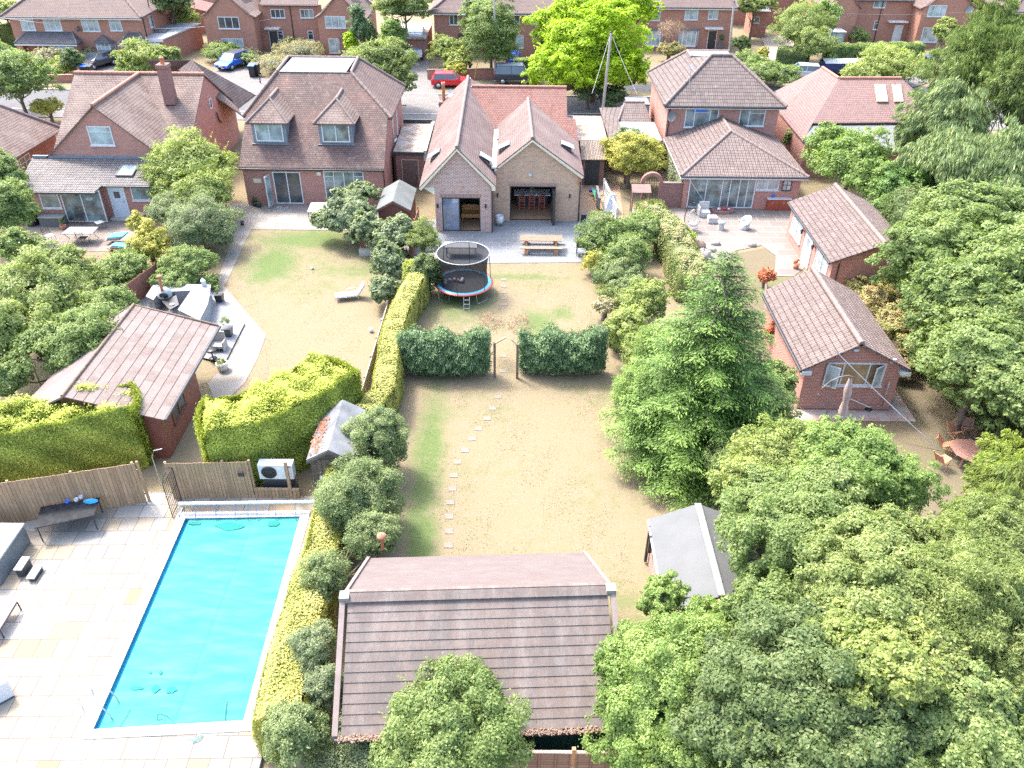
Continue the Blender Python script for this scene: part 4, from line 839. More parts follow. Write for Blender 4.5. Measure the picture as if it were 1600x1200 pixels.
def big_shed():
    ox, oy, an = -.93, 16.55, R(2.9)
    t = thing('timber_shed', 'large shed in the foreground with stepped brown mineral felt courses on its roof', 'shed', (ox, oy, 0), rz=an)
    ORG[t.name] = Vector()
    hw, hd, ze, zr = 4.0, 3.42, 2.15, 4.0
    cour = 14
    m1, nt, b = _new('brown_mineral_felt'); uv = uvnode(nt)
    tx = N(nt, 'ShaderNodeTexBrick', i_Scale=1.0); tx.inputs['Color1'].default_value = (.135, .105, .09, 1); tx.inputs['Color2'].default_value = (.112, .095, .086, 1); tx.inputs['Mortar'].default_value = (.12, .08, .07, 1); tx.inputs['Mortar Size'].default_value = .006; tx.inputs['Brick Width'].default_value = .33; tx.inputs['Row Height'].default_value = .9
    nt.links.new(uv, tx.inputs['Vector']); f = noise(nt, .9, 6, .75, sx=(1.6, .6, .6)); f2 = noise(nt, 14, 6, .8)
    o = mixc(nt, ramp(nt, f, [(.45, (0, 0, 0)), (.7, (.55, .55, .55))]), tx.outputs['Color'], (.25, .21, .19)); o = mixc(nt, .6, o, ramp(nt, f2, [(.3, (.65, .65, .65)), (.62, (1.05, 1.05, 1.05)), (.8, (1.9, 1.8, 1.7))]), 'MULTIPLY')
    nt.links.new(o, b.inputs['Base Color']); b.inputs['Roughness'].default_value = .9; bump(nt, b, f2, .35, .012)
    m2, nt, b = _new('pinkish_mineral_felt'); f = noise(nt, 1.6, 7, .8, sx=(.7, 1.6, 1)); f2 = noise(nt, 16, 5, .8)
    o = mixc(nt, ramp(nt, f, [(.4, (0, 0, 0)), (.65, (1, 1, 1))]), (.118, .088, .08), (.135, .115, .108)); o = mixc(nt, .4, o, ramp(nt, f2, [(.3, (.7, .7, .7)), (.7, (1.15, 1.15, 1.15))]), 'MULTIPLY')
    nt.links.new(o, b.inputs['Base Color']); b.inputs['Roughness'].default_value = .95
    r = MB(); L = hd; sl = (zr - ze) / L
    for k in range(cour):
        y0 = -L + L * k / cour; y1 = -L + L * (k + 1) / cour + .03; lift = .03
        p = [(-hw + .16, y0, ze + (y0 + L) * sl + lift), (hw - .16, y0, ze + (y0 + L) * sl + lift), (hw - .16, y1, ze + (y1 + L) * sl), (-hw + .16, y1, ze + (y1 + L) * sl)]
        roof(r, [p], .035)
    r.build('front_roof', m1, t)
    r = MB(); zb = ze - .05; roof(r, [[(-hw + .1, 0, zr), (hw - .1, 0, zr), (hw - .35, hd - .2, zb), (-hw + .25, hd - .2, zb)]], .05); r.build('back_roof', m2, t)
    m = MB()
    pv = M_plain('pale_brown_verge', (.19, .15, .135), .8, .15, 3)
    for sx in (-1, 1): m = MB(); m.obox((sx * hw - .08, -L - .02, ze - .06), (.16, 0, 0), (0, L, zr - ze), (0, 0, .14)); m.build('verge_board', pv, t)
    m = MB(); m.obox((-hw + .0, 0, zr - .02), (.1, 0, 0), (.22, hd - .2, zb - zr), (0, 0, .1)); m.build('verge_board', pv, t); m = MB(); m.obox((hw - .1, 0, zr - .02), (.1, 0, 0), (-.3, hd - .2, zb - zr), (0, 0, .1))
    m.build('verge_board', M_plain('pink_verge', (.24, .185, .17), .8, .1, 3), t)
    m = MB(); m.obox((-hw + .05, -.22, zr - .10), (2 * hw - .1, 0, 0), (0, .24, .13), (0, -.05, .06)); m.obox((-hw + .05, .0, zr + .02), (2 * hw - .1, 0, 0), (0, .2, -.1), (0, .02, .05)); m.build('ridge_capping', m1, t)
    m = MB(); m.box((-hw - .09, -.24, zr - .14), (-hw + .2, .06, zr + .1)); m.box((hw - .2, -.24, zr - .14), (hw + .09, .06, zr + .1)); m.build('ridge_end_cap', M_plain('grey_lead_cap', (.22, .22, .21), .6, .2), t)
    m = MB(); m.box((-hw + .3, -L + .35, 0), (hw - .3, -L + .45, ze)); m.build('front_wall', M_plain('dark_green_boards', (.012, .085, .08), .5, .08, 2), t)
    m = MB(); wallbox(m, -hw + .3, -L + .46, hw - .3, hd - .4, ze - .05); 
    for sx in (-1, 1): m.poly([(sx * (hw - .3), -L + .46, ze - .05), (sx * (hw - .3), hd - .4, ze - .05), (sx * (hw - .3), 0, zr - .1)][::sx])
    m.build('wall', WOODD, t)
    m = MB(); m.tube([(-hw, -L - .09, ze - .04), (hw, -L - .09, ze - .04)], .075, 8); g = m.build('gutter', BLACK, t)
    rng = random.Random(5); m = MB()
    for i in range(1500):
        x = rng.uniform(-hw + .1, hw - .1); y = -L - .09 + rng.gauss(0, .05); z = ze + .045 + abs(rng.gauss(0, .02)); s = rng.uniform(.02, .045); a = rng.uniform(0, 6.28)
        u = Vector((math.cos(a) * s, math.sin(a) * s, rng.uniform(-.3, .3) * s)); v = Vector((-math.sin(a) * s * .6, math.cos(a) * s * .6, rng.uniform(-.5, .5) * s)); c = Vector((x, y, z)); m.add([c - u, c - v, c + u, c + v], [(0, 1, 2, 3)])
    o = m.build('gutter_leaves', M_plain('dead_leaves', (.22, .145, .10), .9, .6, 18), g)
    m = MB(); m.lathe([(.05, 2.0), (.05, 2.55), (.16, 2.6), (.16, 2.68), (.02, 2.74)], (-3.3, 3.7, 0), 14); m.build('flue', TERRA, t)
big_shed()
def pavilion():
    t = thing('garden_building', 'red brown timber garden building with pale brown panelled roof beside the outdoor kitchen', 'outbuilding', (-17, 27, 0))
    y0, y1 = 26.9, 34.45; xr, zr = -18.2, 3.45; xe, ze = -14.35, 2.3; xl, zl = -20.9, 2.1
    m1, nt, b = _new('brown_shingle_panels'); uv = uvnode(nt)
    tx = N(nt, 'ShaderNodeTexBrick', i_Scale=1.0); tx.offset = 0.37; tx.inputs['Color1'].default_value = (.125, .088, .075, 1); tx.inputs['Color2'].default_value = (.17, .135, .12, 1); tx.inputs['Mortar'].default_value = (.10, .05, .04, 1); tx.inputs['Mortar Size'].default_value = .0; tx.inputs['Brick Width'].default_value = .8; tx.inputs['Row Height'].default_value = .4
    nt.links.new(uv, tx.inputs['Vector']); f = noise(nt, 2.2, 6, .8); o = mixc(nt, ramp(nt, f, [(.4, (0, 0, 0)), (.7, (.6, .6, .6))]), tx.outputs['Color'], (.215, .185, .165)); nt.links.new(o, b.inputs['Base Color']); b.inputs['Roughness'].default_value = .85
    r = MB(); k = 10; sl = Vector((xe - xr, 0, ze - zr))
    for i in range(k):
        a = Vector((xr, 0, zr)) + sl * (i / k); c = Vector((xr, 0, zr)) + sl * ((i + 1) / k) ; c.z += .012; a2 = a + Vector((0, 0, 0))
        roof(r, [[(a2.x, y0, a2.z), (c.x, y0, c.z), (c.x, y1, c.z), (a2.x, y1, a2.z)]], .035)
    rf = r.build('roof', m1, t)
    m = MB()
    for i in range(1, k + 1):
        c = Vector((xr, 0, zr)) + sl * (i / k); m.box((c.x - .03, y0 + .01, c.z - .03), (c.x + .004, y1 - .01, c.z + .014))
    m.build('joint_strip', M_plain('dark_joint', (.03, .02, .018), .9, .1), rf)
    r = MB(); roof(r, [[(xl, y0, zl), (xr, y0, zr), (xr, y1, zr), (-20.1, y1, 2.35)]], .08); r.build('roof', M_plain('pink_brown_felt', (.155, .122, .116), .9, .15, 1.2), t)
    m = MB(); m.tube([(xr, y0 - .02, zr + .03), (xr, y1 + .02, zr + .03)], .07); m.tube([(xr, y1, zr), (xe, y1, ze + .06)], .05); m.tube([(xr, y1, zr), (-20.1, y1, 2.38)], .05); m.build('roof_trim', WOODD, rf)
    gutter(t, (xe + .06, y0, ze - .02), (xe + .06, y1, ze - .02), DARK)
    w = MB(); w.poly([(-14.7, y0 + .3, 0), (-14.7, 31.5, 0), (-14.7, 31.5, 2.25), (-14.7, y0 + .3, 2.25)]); w.poly([(-19.9, y0 + .3, 0), (-14.7, y0 + .3, 0), (-14.7, y0 + .3, 2.25), (xr, y0 + .3, zr - .12), (-19.9, y0 + .3, 2.3)])
    w.poly([(-19.9, y1 - .3, 0), (-19.9, y0 + .3, 0), (-19.9, y0 + .3, 2.3), (-19.9, y1 - .3, 2.3)]); w.poly([(-14.7, 31.5, 0), (-19.9, 31.5, 0), (-19.9, 31.5, 2.3), (-14.7, 31.5, 2.25)]); w.build('wall', REDBROWN, t)
    window(t, (-14.69, 28.3, 1.0), 1.5, .9, du=(0, 1, 0), cols=2, glass=G_DARK, frame=REDBROWN)
pavilion()
def small_shed(name, label, px, z_e, x0, x1, y0, y1, zr, wallm, roofm, doorm=None, seg=None, ov=.12, strip=None):
    t = thing(name, label, 'shed', ((x0 + x1) / 2, y0, 0))
    rf, e0, e1 = gable_box(t, x0, x1, y0, y1, z_e, zr, wallm, roofm, ov, .05)
    xm = (x0 + x1) / 2
    if strip: m = MB(); m.box((xm + .35, y0 - ov, 0), (xm + .36, y1 + ov, 0)); 
    m = MB(); m.prism([(e0[0], y0 - ov - .01, e0[1] - .05), (xm, y0 - ov - .01, zr + .01), (xm, y0 - ov - .01, zr - .13), (e0[0], y0 - ov - .01, e0[1] - .19)], (0, -.025, 0)); m.prism([(e1[0], y0 - ov - .01, e1[1] - .05), (xm, y0 - ov - .01, zr + .01), (xm, y0 - ov - .01, zr - .13), (e1[0], y0 - ov - .01, e1[1] - .19)], (0, -.025, 0)); m.build('bargeboard', wallm if doorm is None else doorm, rf)
    if doorm:
        m = MB()
        for i in range(6): m.box((x0 + .25 + i * (x1 - x0 - .5) / 6 + .008, y0 - .03, .08), (x0 + .25 + (i + 1) * (x1 - x0 - .5) / 6 - .008, y0 - .002, z_e - .02))
        d = m.build('door', doorm, t); m = MB(); m.box((x0 + .3, y0 - .07, z_e * .5), (x0 + .4, y0 - .03, z_e * .5 + .15)); m.build('handle', WHITE, d)
    return t
ss = small_shed('shed', 'small dark brown apex shed tucked between the golden hedge and the laurel', None, 2.0, -7.95, -6.35, 24.9, 28.0, 2.5, M_board('dark_brown_boards', (.10, .075, .065), (.08, .06, .052), .15), M_plain('grey_mossy_felt', (.15, .158, .165), .9, .35, 1.4, bmp=.4), M_plain('dark_brown_door', (.10, .075, .065), .7, .1))
m = MB()
rng = random.Random(3)
for i in range(150):
    x = rng.gauss(-7.75, .14); y = rng.uniform(24.9, 27.2); z = 2.08 + (x + 7.95) * .62 + .09; s = .05; a = rng.uniform(0, 6); u = Vector((math.cos(a) * s, math.sin(a) * s, 0)); v = Vector((-math.sin(a) * s, math.cos(a) * s, .01)); c = Vector((x, y, z)); m.add([c - u, c - v, c + u, c + v], [(0, 1, 2, 3)])
m.build('fallen_leaves', M_plain('rusty_leaves', (.27, .10, .05), .9, .3, 9), ss)
a = G(580, 330, 2.0)
small_shed('shed', 'small red brown shed with pale two tone felt roof behind the fig tree', None, 1.95, -8.75, -6.75, 49.8, 53.3, 2.55, M_plain('red_brown_cladding', (.15, .06, .045), .8, .2, 3), M_plain('pale_grey_felt', (.115, .125, .12), .9, .2, 1.3))
t = thing('storage_box', 'red brown timber locker beside the fig tree on a low pale plinth', 'locker', (-9, 47.5, 0)); m = MB(); m.box((-9.6, 47.3, .45), (-8.75, 48.6, 1.35)); m.build('body', REDBROWN, t, bevel=.02); m = MB(); m.box((-9.7, 47.0, 0), (-8.6, 48.8, .45)); m.build('plinth', CONCRETE, t)
# ================================================================ houses across the road
def bay(parent, x, y, z0, w, h, d=.6, roofm=None, glass=G_PALE):
    m = MB(); m.prism([(x, y, z0 - .5), (x + .35, y - d, z0 - .5), (x + w - .35, y - d, z0 - .5), (x + w, y, z0 - .5)], (0, 0, .48)); b = m.build('bay_window', BK_FAR, parent)
    window(b, (x + .35, y - d, z0), w - .7, h, cols=3, top=.25, glass=glass, dep=.05)
    dl = Vector((.35, -d, 0)); window(b, (x, y, z0), dl.length, h, du=dl, cols=1, top=.25, glass=glass, sill=False)
    dr = Vector((.35, d, 0)); window(b, (x + w - .35, y - d, z0), dr.length, h, du=dr, cols=1, top=.25, glass=glass, sill=False)
    if roofm:
        r = MB(); roof(r, [[(x - .15, y, z0 + h), (x + .25, y - d - .15, z0 + h), (x + w / 2, y, z0 + h + .8)], [(x + .25, y - d - .15, z0 + h), (x + w - .25, y - d - .15, z0 + h), (x + w / 2, y, z0 + h + .8)], [(x + w - .25, y - d - .15, z0 + h), (x + w + .15, y, z0 + h), (x + w / 2, y, z0 + h + .8)]], .08); r.build('bay_roof', roofm, b)
    else: m = MB(); m.prism([(x - .1, y, z0 + h), (x + .3, y - d - .12, z0 + h), (x + w - .3, y - d - .12, z0 + h), (x + w + .1, y, z0 + h)], (0, 0, .12)); m.build('bay_roof', LEADPALE, b)
    return b
def canopy(parent, x, y, z, w=1.6, d=.8, mat=None):
    m = MB(); m.box((x, y - d, z), (x + w, y, z + .14)); m.build('door_canopy', mat or WHITE, parent)
def hiproof(t, x0, x1, y0, y1, ze, zt, mat, ov=.4, inset=None, rm=None):
    x0 -= ov; x1 += ov; y0 -= ov; y1 += ov; ym = (y0 + y1) / 2; i = inset or (y1 - y0) / 2
    a, b = Vector((x0 + i, ym, zt)), Vector((x1 - i, ym, zt)); r = MB()
    roof(r, [[(x0, y0, ze), (x1, y0, ze), b, a], [(x1, y0, ze), (x1, y1, ze), b], [(x1, y1, ze), (x0, y1, ze), a, b], [(x0, y1, ze), (x0, y0, ze), a]], .12); rf = r.build('roof', mat, t)
    m = MB(); up = Vector((0, 0, .03)); ridge(m, a + up, b + up, .14, .6); ridge(m, a + up, (x0, y0, ze + .03), .12, .6); ridge(m, b + up, (x1, y0, ze + .03), .12, .6); m.build('ridge_tiles', rm or T_RIDGE, rf)
    m = MB(); m.box((x0, y0 - .03, ze - .26), (x1, y0, ze - .1)); m.build('fascia', WHITE, rf); gutter(t, (x0, y0 - .07, ze - .08), (x1, y0 - .07, ze - .08), DARK, .06)
    return rf
def far_semi():
    t = thing('house', 'wide brick semi detached pair at the upper left with dark tiled porches', 'house', (-48, 94, 0))
    y = 94.0; x0, x1 = -54.2, -40.3; ze = 4.85
    w = MB(); wallbox(w, x0, y, x1, 103, ze - .1); w.build('wall', BK_FAR, t)
    hiproof(t, x0, x1, y, 103, ze, 8.2, T_FAR, .5)
    for q in ((33, 29.5, 54, 47.5), (69, 30, 96, 48), (128, 29.5, 155, 49), (171, 30, 190, 48)): winY(t, y, *q, cols=3 if q[2] - q[0] > 24 else 2, glass=G_PALE, top=.25)
    # porches
    for (xa, xb, d, l) in ((-53.6, -46.9, 1.5, 'wide dark tiled porch roof'), (-42.6, -39.7, 1.4, 'small dark tiled porch roof')):
        r = MB(); z = 2.35; zb = 3.25; roof(r, [[(xa, y - d, z), (xb, y - d, z), (xb - .9, y, zb), (xa + .9, y, zb)], [(xa, y, z), (xa, y - d, z), (xa + .9, y, zb)], [(xb, y - d, z), (xb, y, z), (xb - .9, y, zb)]], .12); pr = r.build('porch_roof', T_SLATE, t); pr['label'] = l
        m = MB(); ridge(m, (xa, y - d, z + .02), (xa + .9, y, zb + .02), .08, .5); ridge(m, (xb, y - d, z + .02), (xb - .9, y, zb + .02), .08, .5); m.build('ridge_tiles', LEADPALE, pr)
        m = MB(); m.box((xa + .1, y - d + .1, 0), (xa + .75, y - .0, z - .05)); m.build('porch_pier', BK_FAR, t)
        m = MB(); m.box((xa, y - d - .03, z - .22), (xb, y - d, z - .1)); m.build('fascia', WHITE, pr)
    m = MB(); m.box((-50.2, y - 1.35, 0), (-47.1, y, 2.25)); m.build('wall', BK_FAR, t)
    door(t, (-52.75, y - .9, 0), 1.0, 2.05, MAHOG, frame=MAHOG); door(t, (-41.8, y - .6, 0), 1.0, 2.05, MAHOG, frame=MAHOG)
    m = MB(); m.box((-52.85, y - .88, 0), (-50.2, y - .8, 2.2)); m.box((-41.9, y - .58, 0), (-40.4, y - .5, 2.2)); m.build('porch_wall', BK_FAR, t)
    window(t, (-49.6, y - 1.35, .9), 2.2, 1.3, cols=3, glass=G_PALE, top=.2)
    bay(t, -45.6, y, .75, 2.1, 1.5, .6, T_SLATE)
    dish(t, (-46.8, y - .3, 3.6), .3, DARK)
    m = MB(); m.tube([(x1 + .05, 95, 5), (x1 + .05, 95, 0)], .05); m.tube([(x1 + .05, 97.3, 6), (x1 + .05, 97.3, 0)], .06); m.build('downpipe', BLACK, t)
    window(t, (x1 + .003, 96.6, 3.2), .9, 1.2, du=(0, 1, 0), cols=1, glass=G_PALE, top=.3)
    chimney(t, -39.9, 100.5, 4, 8.6, .7, .9, BK_FAR, 2, TERRA, .4)
far_semi()
def far_garage():
    t = thing('garage', 'long flat roofed brick garage between the wide pair and the gabled house', 'outbuilding', (-40, 94.2, 0))
    m = MB(); w0 = [(-42.2, 94.2), (-38.3, 94.4), (-36.8, 102.3), (-39.9, 102.6)]
    for i in range(4): a, b = w0[i], w0[(i + 1) % 4]; m.poly([(a[0], a[1], 0), (b[0], b[1], 0), (b[0], b[1], 2.45), (a[0], a[1], 2.45)])
    m.build('wall', BK_FAR, t); m = MB(); m.prism([(a[0] + (-.1 if i in (0, 3) else .1), a[1] + (-.15 if i < 2 else .1), 2.45) for i, a in enumerate(w0)], (0, 0, .14)); m.build('flat_roof', M_plain('grey_felt_roof', (.30, .31, .31), .9, .12, .8), t)
    m = MB(); m.box((-42.3, 94.0, 2.3), (-38.2, 94.06, 2.62)); m.build('fascia', WHITE, t); m = MB(); m.box((-41.9, 94.15, .05), (-38.7, 94.19, 2.2)); m.build('garage_door', WHITE, t)
    m = MB(); m.box((-40.2, 97, 2.6), (-39, 99, 2.75)); m.build('roof_light', LEADPALE, t)
far_garage()
def far_gabled(name_lab, xa, xb, xc, xd, yf, yb_, ze, zg, glass1, flip=False, roofm=T_FAR):
    """two projecting gabled wings joined by a set back middle range"""
    t = thing('house', name_lab, 'house', ((xb + xc) / 2, yf, 0)); ym = yf + 2.7; zr = 7.6
    w = MB()
    for (x0, x1) in ((xa, xb), (xc, xd)):
        xm = (x0 + x1) / 2; w.poly([(x0, yf, 0), (x1, yf, 0), (x1, yf, ze), (xm, yf, zg - .1), (x0, yf, ze)]); w.poly([(x1, yf, 0), (x1, ym + 6, 0), (x1, ym + 6, ze), (x1, yf, ze)]); w.poly([(x0, ym + 6, 0), (x0, yf, 0), (x0, yf, ze), (x0, ym + 6, ze)])
    w.poly([(xb, ym, 0), (xc, ym, 0), (xc, ym, 4.9), (xb, ym, 4.9)]); w.build('wall', BK_FAR, t)
    r = MB(); ov = .35; zmr = zg + .02; yr = ym + 4.2
    for (x0, x1) in ((xa, xb), (xc, xd)):
        xm = (x0 + x1) / 2; s = (zg - ze) / (xm - x0); e = ze - ov * s * .6 + .1
        roof(r, [[(x0 - ov, yf - .2, e), (x0 + .5, yf - .2, ze + .35 * s), (xm, yf - .2, zg + .05), (xm, yr, zg + .05), (x0 - ov, yr, e)], [(xm, yf - .2, zg + .05), (x1 - .5, yf - .2, ze + .35 * s), (x1 + ov, yf - .2, e), (x1 + ov, yr, e), (xm, yr, zg + .05)]], .12)
    roof(r, [[(xb + ov, ym - .35, 4.95), (xc - ov, ym - .35, 4.95), (xc - ov, yr, zr), (xb + ov, yr, zr)], [(xa - .3, yr, zr), (xd + .3, yr, zr), (xd + .3, yr + 4.5, 4.9), (xa - .3, yr + 4.5, 4.9)]], .12); rf = r.build('roof', roofm, t)
    m = MB()
    for (x0, x1) in ((xa, xb), (xc, xd)):
        xm = (x0 + x1) / 2; ridge(m, (xm, yf - .2, zg + .1), (xm, yr, zg + .1), .12, .6)
    ridge(m, (xb, yr, zr + .05), (xc, yr, zr + .05), .12, .6); m.build('ridge_tiles', T_RIDGE, rf)
    gutter(t, (xb + ov, ym - .4, 4.85), (xc - ov, ym - .4, 4.85), DARK); m = MB(); xm = (xb + xc) / 2; m.tube([(xm, ym - .06, 4.8), (xm, ym - .06, 0)], .05); m.build('downpipe', BLACK, t)
    return t, ym
def far2():
    t, ym = far_gabled('brick house with two front gables behind the blue hatchback', -35.0, -29.4, -22.2, -17.0, 98.6, 0, 4.15, 6.6, None)
    y = 98.6
    winY(t, y, 341, 26, 374, 45, cols=3, top=.0, glass=G_DARK); winY(t, y, 348, 60, 381, 82, cols=3, glass=G_PALE)
    winY(t, y, 508, 25, 540, 44, cols=3, glass=G_PALE); winY(t, y, 514, 60, 545, 83, cols=3, glass=G_PALE)
    winY(t, ym, 423, 14, 445, 28, cols=3, glass=G_DARK); winY(t, ym, 469, 14, 490, 28, cols=3, glass=G_MID)
    winY(t, ym, 434, 48, 443, 62, cols=1, top=.35, glass=G_DARK); winY(t, ym, 481, 48, 490, 62, cols=1, top=.35, glass=G_DARK)
    canopy(t, -28.9, ym, 2.35, 1.7, .8); door(t, (-28.6, ym, 0), .95, 2.05, DARK)
    chimney(t, -19.5, 98.1, 0, 2.3, .7, .7, BK_DK, 0)
far2()
def far3():
    t = thing('house', 'brick house with hipped brown roof half hidden behind roadside trees', 'house', (-3, 99, 0)); y = 99.0
    w = MB(); wallbox(w, -9.2, y, 6.6, 108, 4.6); w.build('wall', BK_FAR, t); hiproof(t, -9.2, 6.6, y, 108, 4.75, 8.0, T_FAR, .45)
    winY(t, y, 702, 21, 716, 39, cols=2, glass=G_DARK); winY(t, y, 829, 18, 846, 37, cols=2, glass=G_DARK); winY(t, y, 803, 19, 812, 37, cols=1, glass=G_DARK)
    winY(t, y, 806, 55, 818, 75, cols=1, glass=G_PALE); canopy(t, 2.3, y, 2.4, 2.2, .9, LEADPALE); door(t, (2.8, y, 0), 1, 2.05, BLACK)
    m = MB(); m.box((-6.5, y - .8, 2.3), (-4.6, y, 2.45)); m.build('door_canopy', DARK, t)
    m = MB(); m.box((-14.6, 96.6, 0), (-10.0, 104.5, 2.4)); m.build('side_garage', BK_DK, t); m = MB(); m.box((-14.8, 96.2, 2.4), (-9.9, 104.6, 2.55)); m.build('garage_roof', bpy.data.materials['leaf_littered_felt'], t)
far3()
def far4():
    t = thing('house', 'brick terrace house with two white bow windows and dark front door', 'house', (20, 103.5, 0)); y = 103.4; x0, x1 = 11.5, 25.3; ze = 4.75
    w = MB(); wallbox(w, x0, y, x1, 112, ze - .1); w.build('wall', BK_FAR, t); hiproof(t, x0, x1, y, 112, ze, 7.9, T_FAR, .4, inset=1.0)
    winY(t, y, 1010, 13, 1032, 32, cols=2, glass=G_MID, top=.2); winY(t, y, 1070, 12, 1091, 31, cols=3, glass=G_PALE, top=.2); winY(t, y, 1107, 11, 1122, 30, cols=2, glass=G_PALE, top=.2)
    a = Y(1059, 70, y); b = Y(1092, 47, y); bay(t, a.x, y, a.z, b.x - a.x, b.z - a.z, .6); a2 = Y(1006, 70, y); b2 = Y(1036, 47, y); bay(t, a2.x, y, a2.z, b2.x - a2.x, b2.z - a2.z, .6)
    a = Y(1104, 76, y); door(t, (a.x, y, .1), .95, 2.05, MAHOG if False else BLACK); canopy(t, a.x - .6, y, 2.45, 2.1, .8)
    m = MB(); m.box((a.x - .5, y - 1.2, 0), (a.x + 1.6, y, .12)); m.build('doorstep', TERRA, t)
    a = Y(1128, 58, y); m = MB(); m.ball((a.x, y - .1, a.z), .33, 10, 6); m.build('hanging_basket', M_plain('dark_ivy', (.05, .09, .03), .8, .5, 8), t)
    a = Y(1125, 70, y); m = MB(); m.box((a.x - .3, y - .2, a.z - .4), (a.x + .3, y - .003, a.z + .3)); m.build('meter_box', LEADPALE, t)
far4()
def far5():
    t, ym = far_gabled('orange brick house with deep gables and white door canopy at the upper right', 37.0, 40.6, 48.2, 54.4, 105.5, 0, 4.6, 7.2, None)
    y = 105.5
    winY(t, y, 1298, 10, 1314, 30, cols=2, glass=G_PALE); winY(t, y, 1450, 8, 1478, 26, cols=3, glass=G_PALE); winY(t, y, 1440, 43, 1467, 66, cols=3, glass=G_PALE)
    winY(t, ym, 1365, 0, 1384, 12, cols=2, glass=G_MID); winY(t, ym, 1365, 32, 1372, 46, cols=1, top=.35, glass=G_DARK)
    a = Y(1385, 35, ym); canopy(t, a.x, ym, 2.5, 2.3, .9); door(t, (a.x + 1.2, ym, 0), .95, 2.05, WHITE)
    dish(t, (53.6, y - .35, 4.4), .42, LEAD); dish(t, (51.6, y - .35, 3.2), .36, LEAD)
    a = Y(1292, 62, y); m = MB(); m.box((37.2, y - 2.0, 0), (38.9, y, 2.1)); m.build('white_lean_to', G_PALE, t); m = MB(); m.box((37.1, y - 2.1, 2.1), (39.0, y, 2.2)); m.build('lean_to_roof', WHITE, t)
far5()
def far6():
    t = thing('house', 'orange brick house behind the cedar at the far right edge', 'house', (62, 101, 0))
    w = MB(); wallbox(w, 57.5, 103, 70, 112, 4.6); w.build('wall', BK_FAR, t); hiproof(t, 57.5, 70, 103, 112, 4.75, 7.8, T_FAR, .4); window(t, (59.5, 103, 2.8), 1.6, 1.2, cols=2, glass=G_PALE)
    m = MB(); m.tube([(61.8, 102.94, 4.6), (61.8, 102.94, 0)], .06); m.build('downpipe', BLACK, t); m = MB(); m.box((54.4, 104.5, 2.3), (57.3, 108, 2.45)); m.build('carport_roof', WHITE, t); m = MB(); m.box((54.6, 104.7, 0), (54.75, 104.85, 2.3)); m.box((57.0, 104.7, 0), (57.15, 104.85, 2.3)); m.build('carport_post', WOODD, t)
far6()
def far7():
    t = thing('house', 'pale brick house with pinkish tiled roof behind the pale willow', 'house', (33, 118, 0)); w = MB(); wallbox(w, 27.0, 118, 38, 126, 4.6); w.build('wall', BK_FAR, t); hiproof(t, 27.0, 38, 118, 126, 4.75, 7.8, T_PINK, .4)
    window(t, (29.5, 118, 2.8), 1.6, 1.2, cols=2, glass=G_PALE)
far7()
def brick_store():
    t = thing('brick_store', 'small brick store with sloping grey roof on the tan drive', 'outbuilding', (28, 106, 0)); a = G(1168, 57); x0, y0 = a.x, a.y
    b = G(1193, 56); x1 = b.x; w = MB(); wallbox(w, x0 + .2, y0, x1, y0 + 3.2, 2.9); w.build('wall', BK_FAR, t)
    r = MB(); roof(r, [[(x0 - .3, y0 - .25, 3.35), (x0 + .3, y0 - .25, 3.0), (x1 + .25, y0 - .25, 3.0), (x1 + .25, y0 + 3.4, 3.5), (x0 - .3, y0 + 3.4, 3.6)]], .1); r.build('roof', LEADPALE, t)
    winY(t, y0, 1178, 26, 1187, 36, cols=1, glass=G_DARK); m = MB(); m.box((x0 + .197, y0 + .5, .9), (x0 + .204, y0 + .9, 1.9)); m.build('slit_window', DARK, t)
brick_store()
def back_house(x, y, w, d, lab, rm, ze=4.7):
    t = thing('house', lab, 'house', (x, y, 0)); m = MB(); wallbox(m, x - w / 2, y, x + w / 2, y + d, ze - .1); m.build('wall', BK_FAR, t); hiproof(t, x - w / 2, x + w / 2, y, y + d, ze, ze + 3.2, rm, .4)
back_house(-47.5, 124.8, 8, 7, 'low red roofed brick building beyond the wide pair at the top edge', T_B3M, 2.6)
t = thing('garage', 'red roofed low outbuilding behind the long brick garage', 'outbuilding', (-42, 110, 0)); gable_box(t, -44.2, -37.0, 109.5, 113.5, 2.2, 3.1, BK_FAR, T_B3M, .3)
# ================================================================ vegetation
RNG = np.random.default_rng(11)
def leaf_object(name, P, Nn, size, v, mat, parent, org, aspect=0.55, kink=True, along=None):
    """P centres, Nn leaf normals, size lengths, v colour variation; one small folded face pair per leaf"""
    n = len(P); Nn = Nn / np.maximum(1e-6, np.linalg.norm(Nn, axis=1))[:, None]
    a = along if along is not None else RNG.normal(size=(n, 3))
    t = np.cross(Nn, a) if along is None else a; t /= np.maximum(1e-6, np.linalg.norm(t, axis=1))[:, None]
    b = np.cross(Nn, t); b /= np.maximum(1e-6, np.linalg.norm(b, axis=1))[:, None]
    s = np.asarray(size).reshape(-1, 1) * np.ones((n, 1)) * .5
    base = P - np.asarray(org)[None, :]
    V = np.stack([base - t * s, base - b * s * aspect + Nn * s * .18, base + t * s, base + b * s * aspect + Nn * s * .18], 1).reshape(-1, 3)
    me = bpy.data.meshes.new(name); me.vertices.add(4 * n); me.vertices.foreach_set('co', V.astype('f').ravel())
    me.loops.add(4 * n); me.loops.foreach_set('vertex_index', np.arange(4 * n, dtype='i'))
    me.polygons.add(n); me.polygons.foreach_set('loop_start', np.arange(0, 4 * n, 4, dtype='i'))
    at = me.attributes.new('v', 'FLOAT', 'POINT'); at.data.foreach_set('value', np.repeat(np.clip(v, 0, 1), 4).astype('f'))
    me.update(calc_edges=True); me.materials.append(mat)
    o = bpy.data.objects.new(name, me); col.objects.link(o)
    if parent: o.parent = parent
    else: o.location = org
    return o
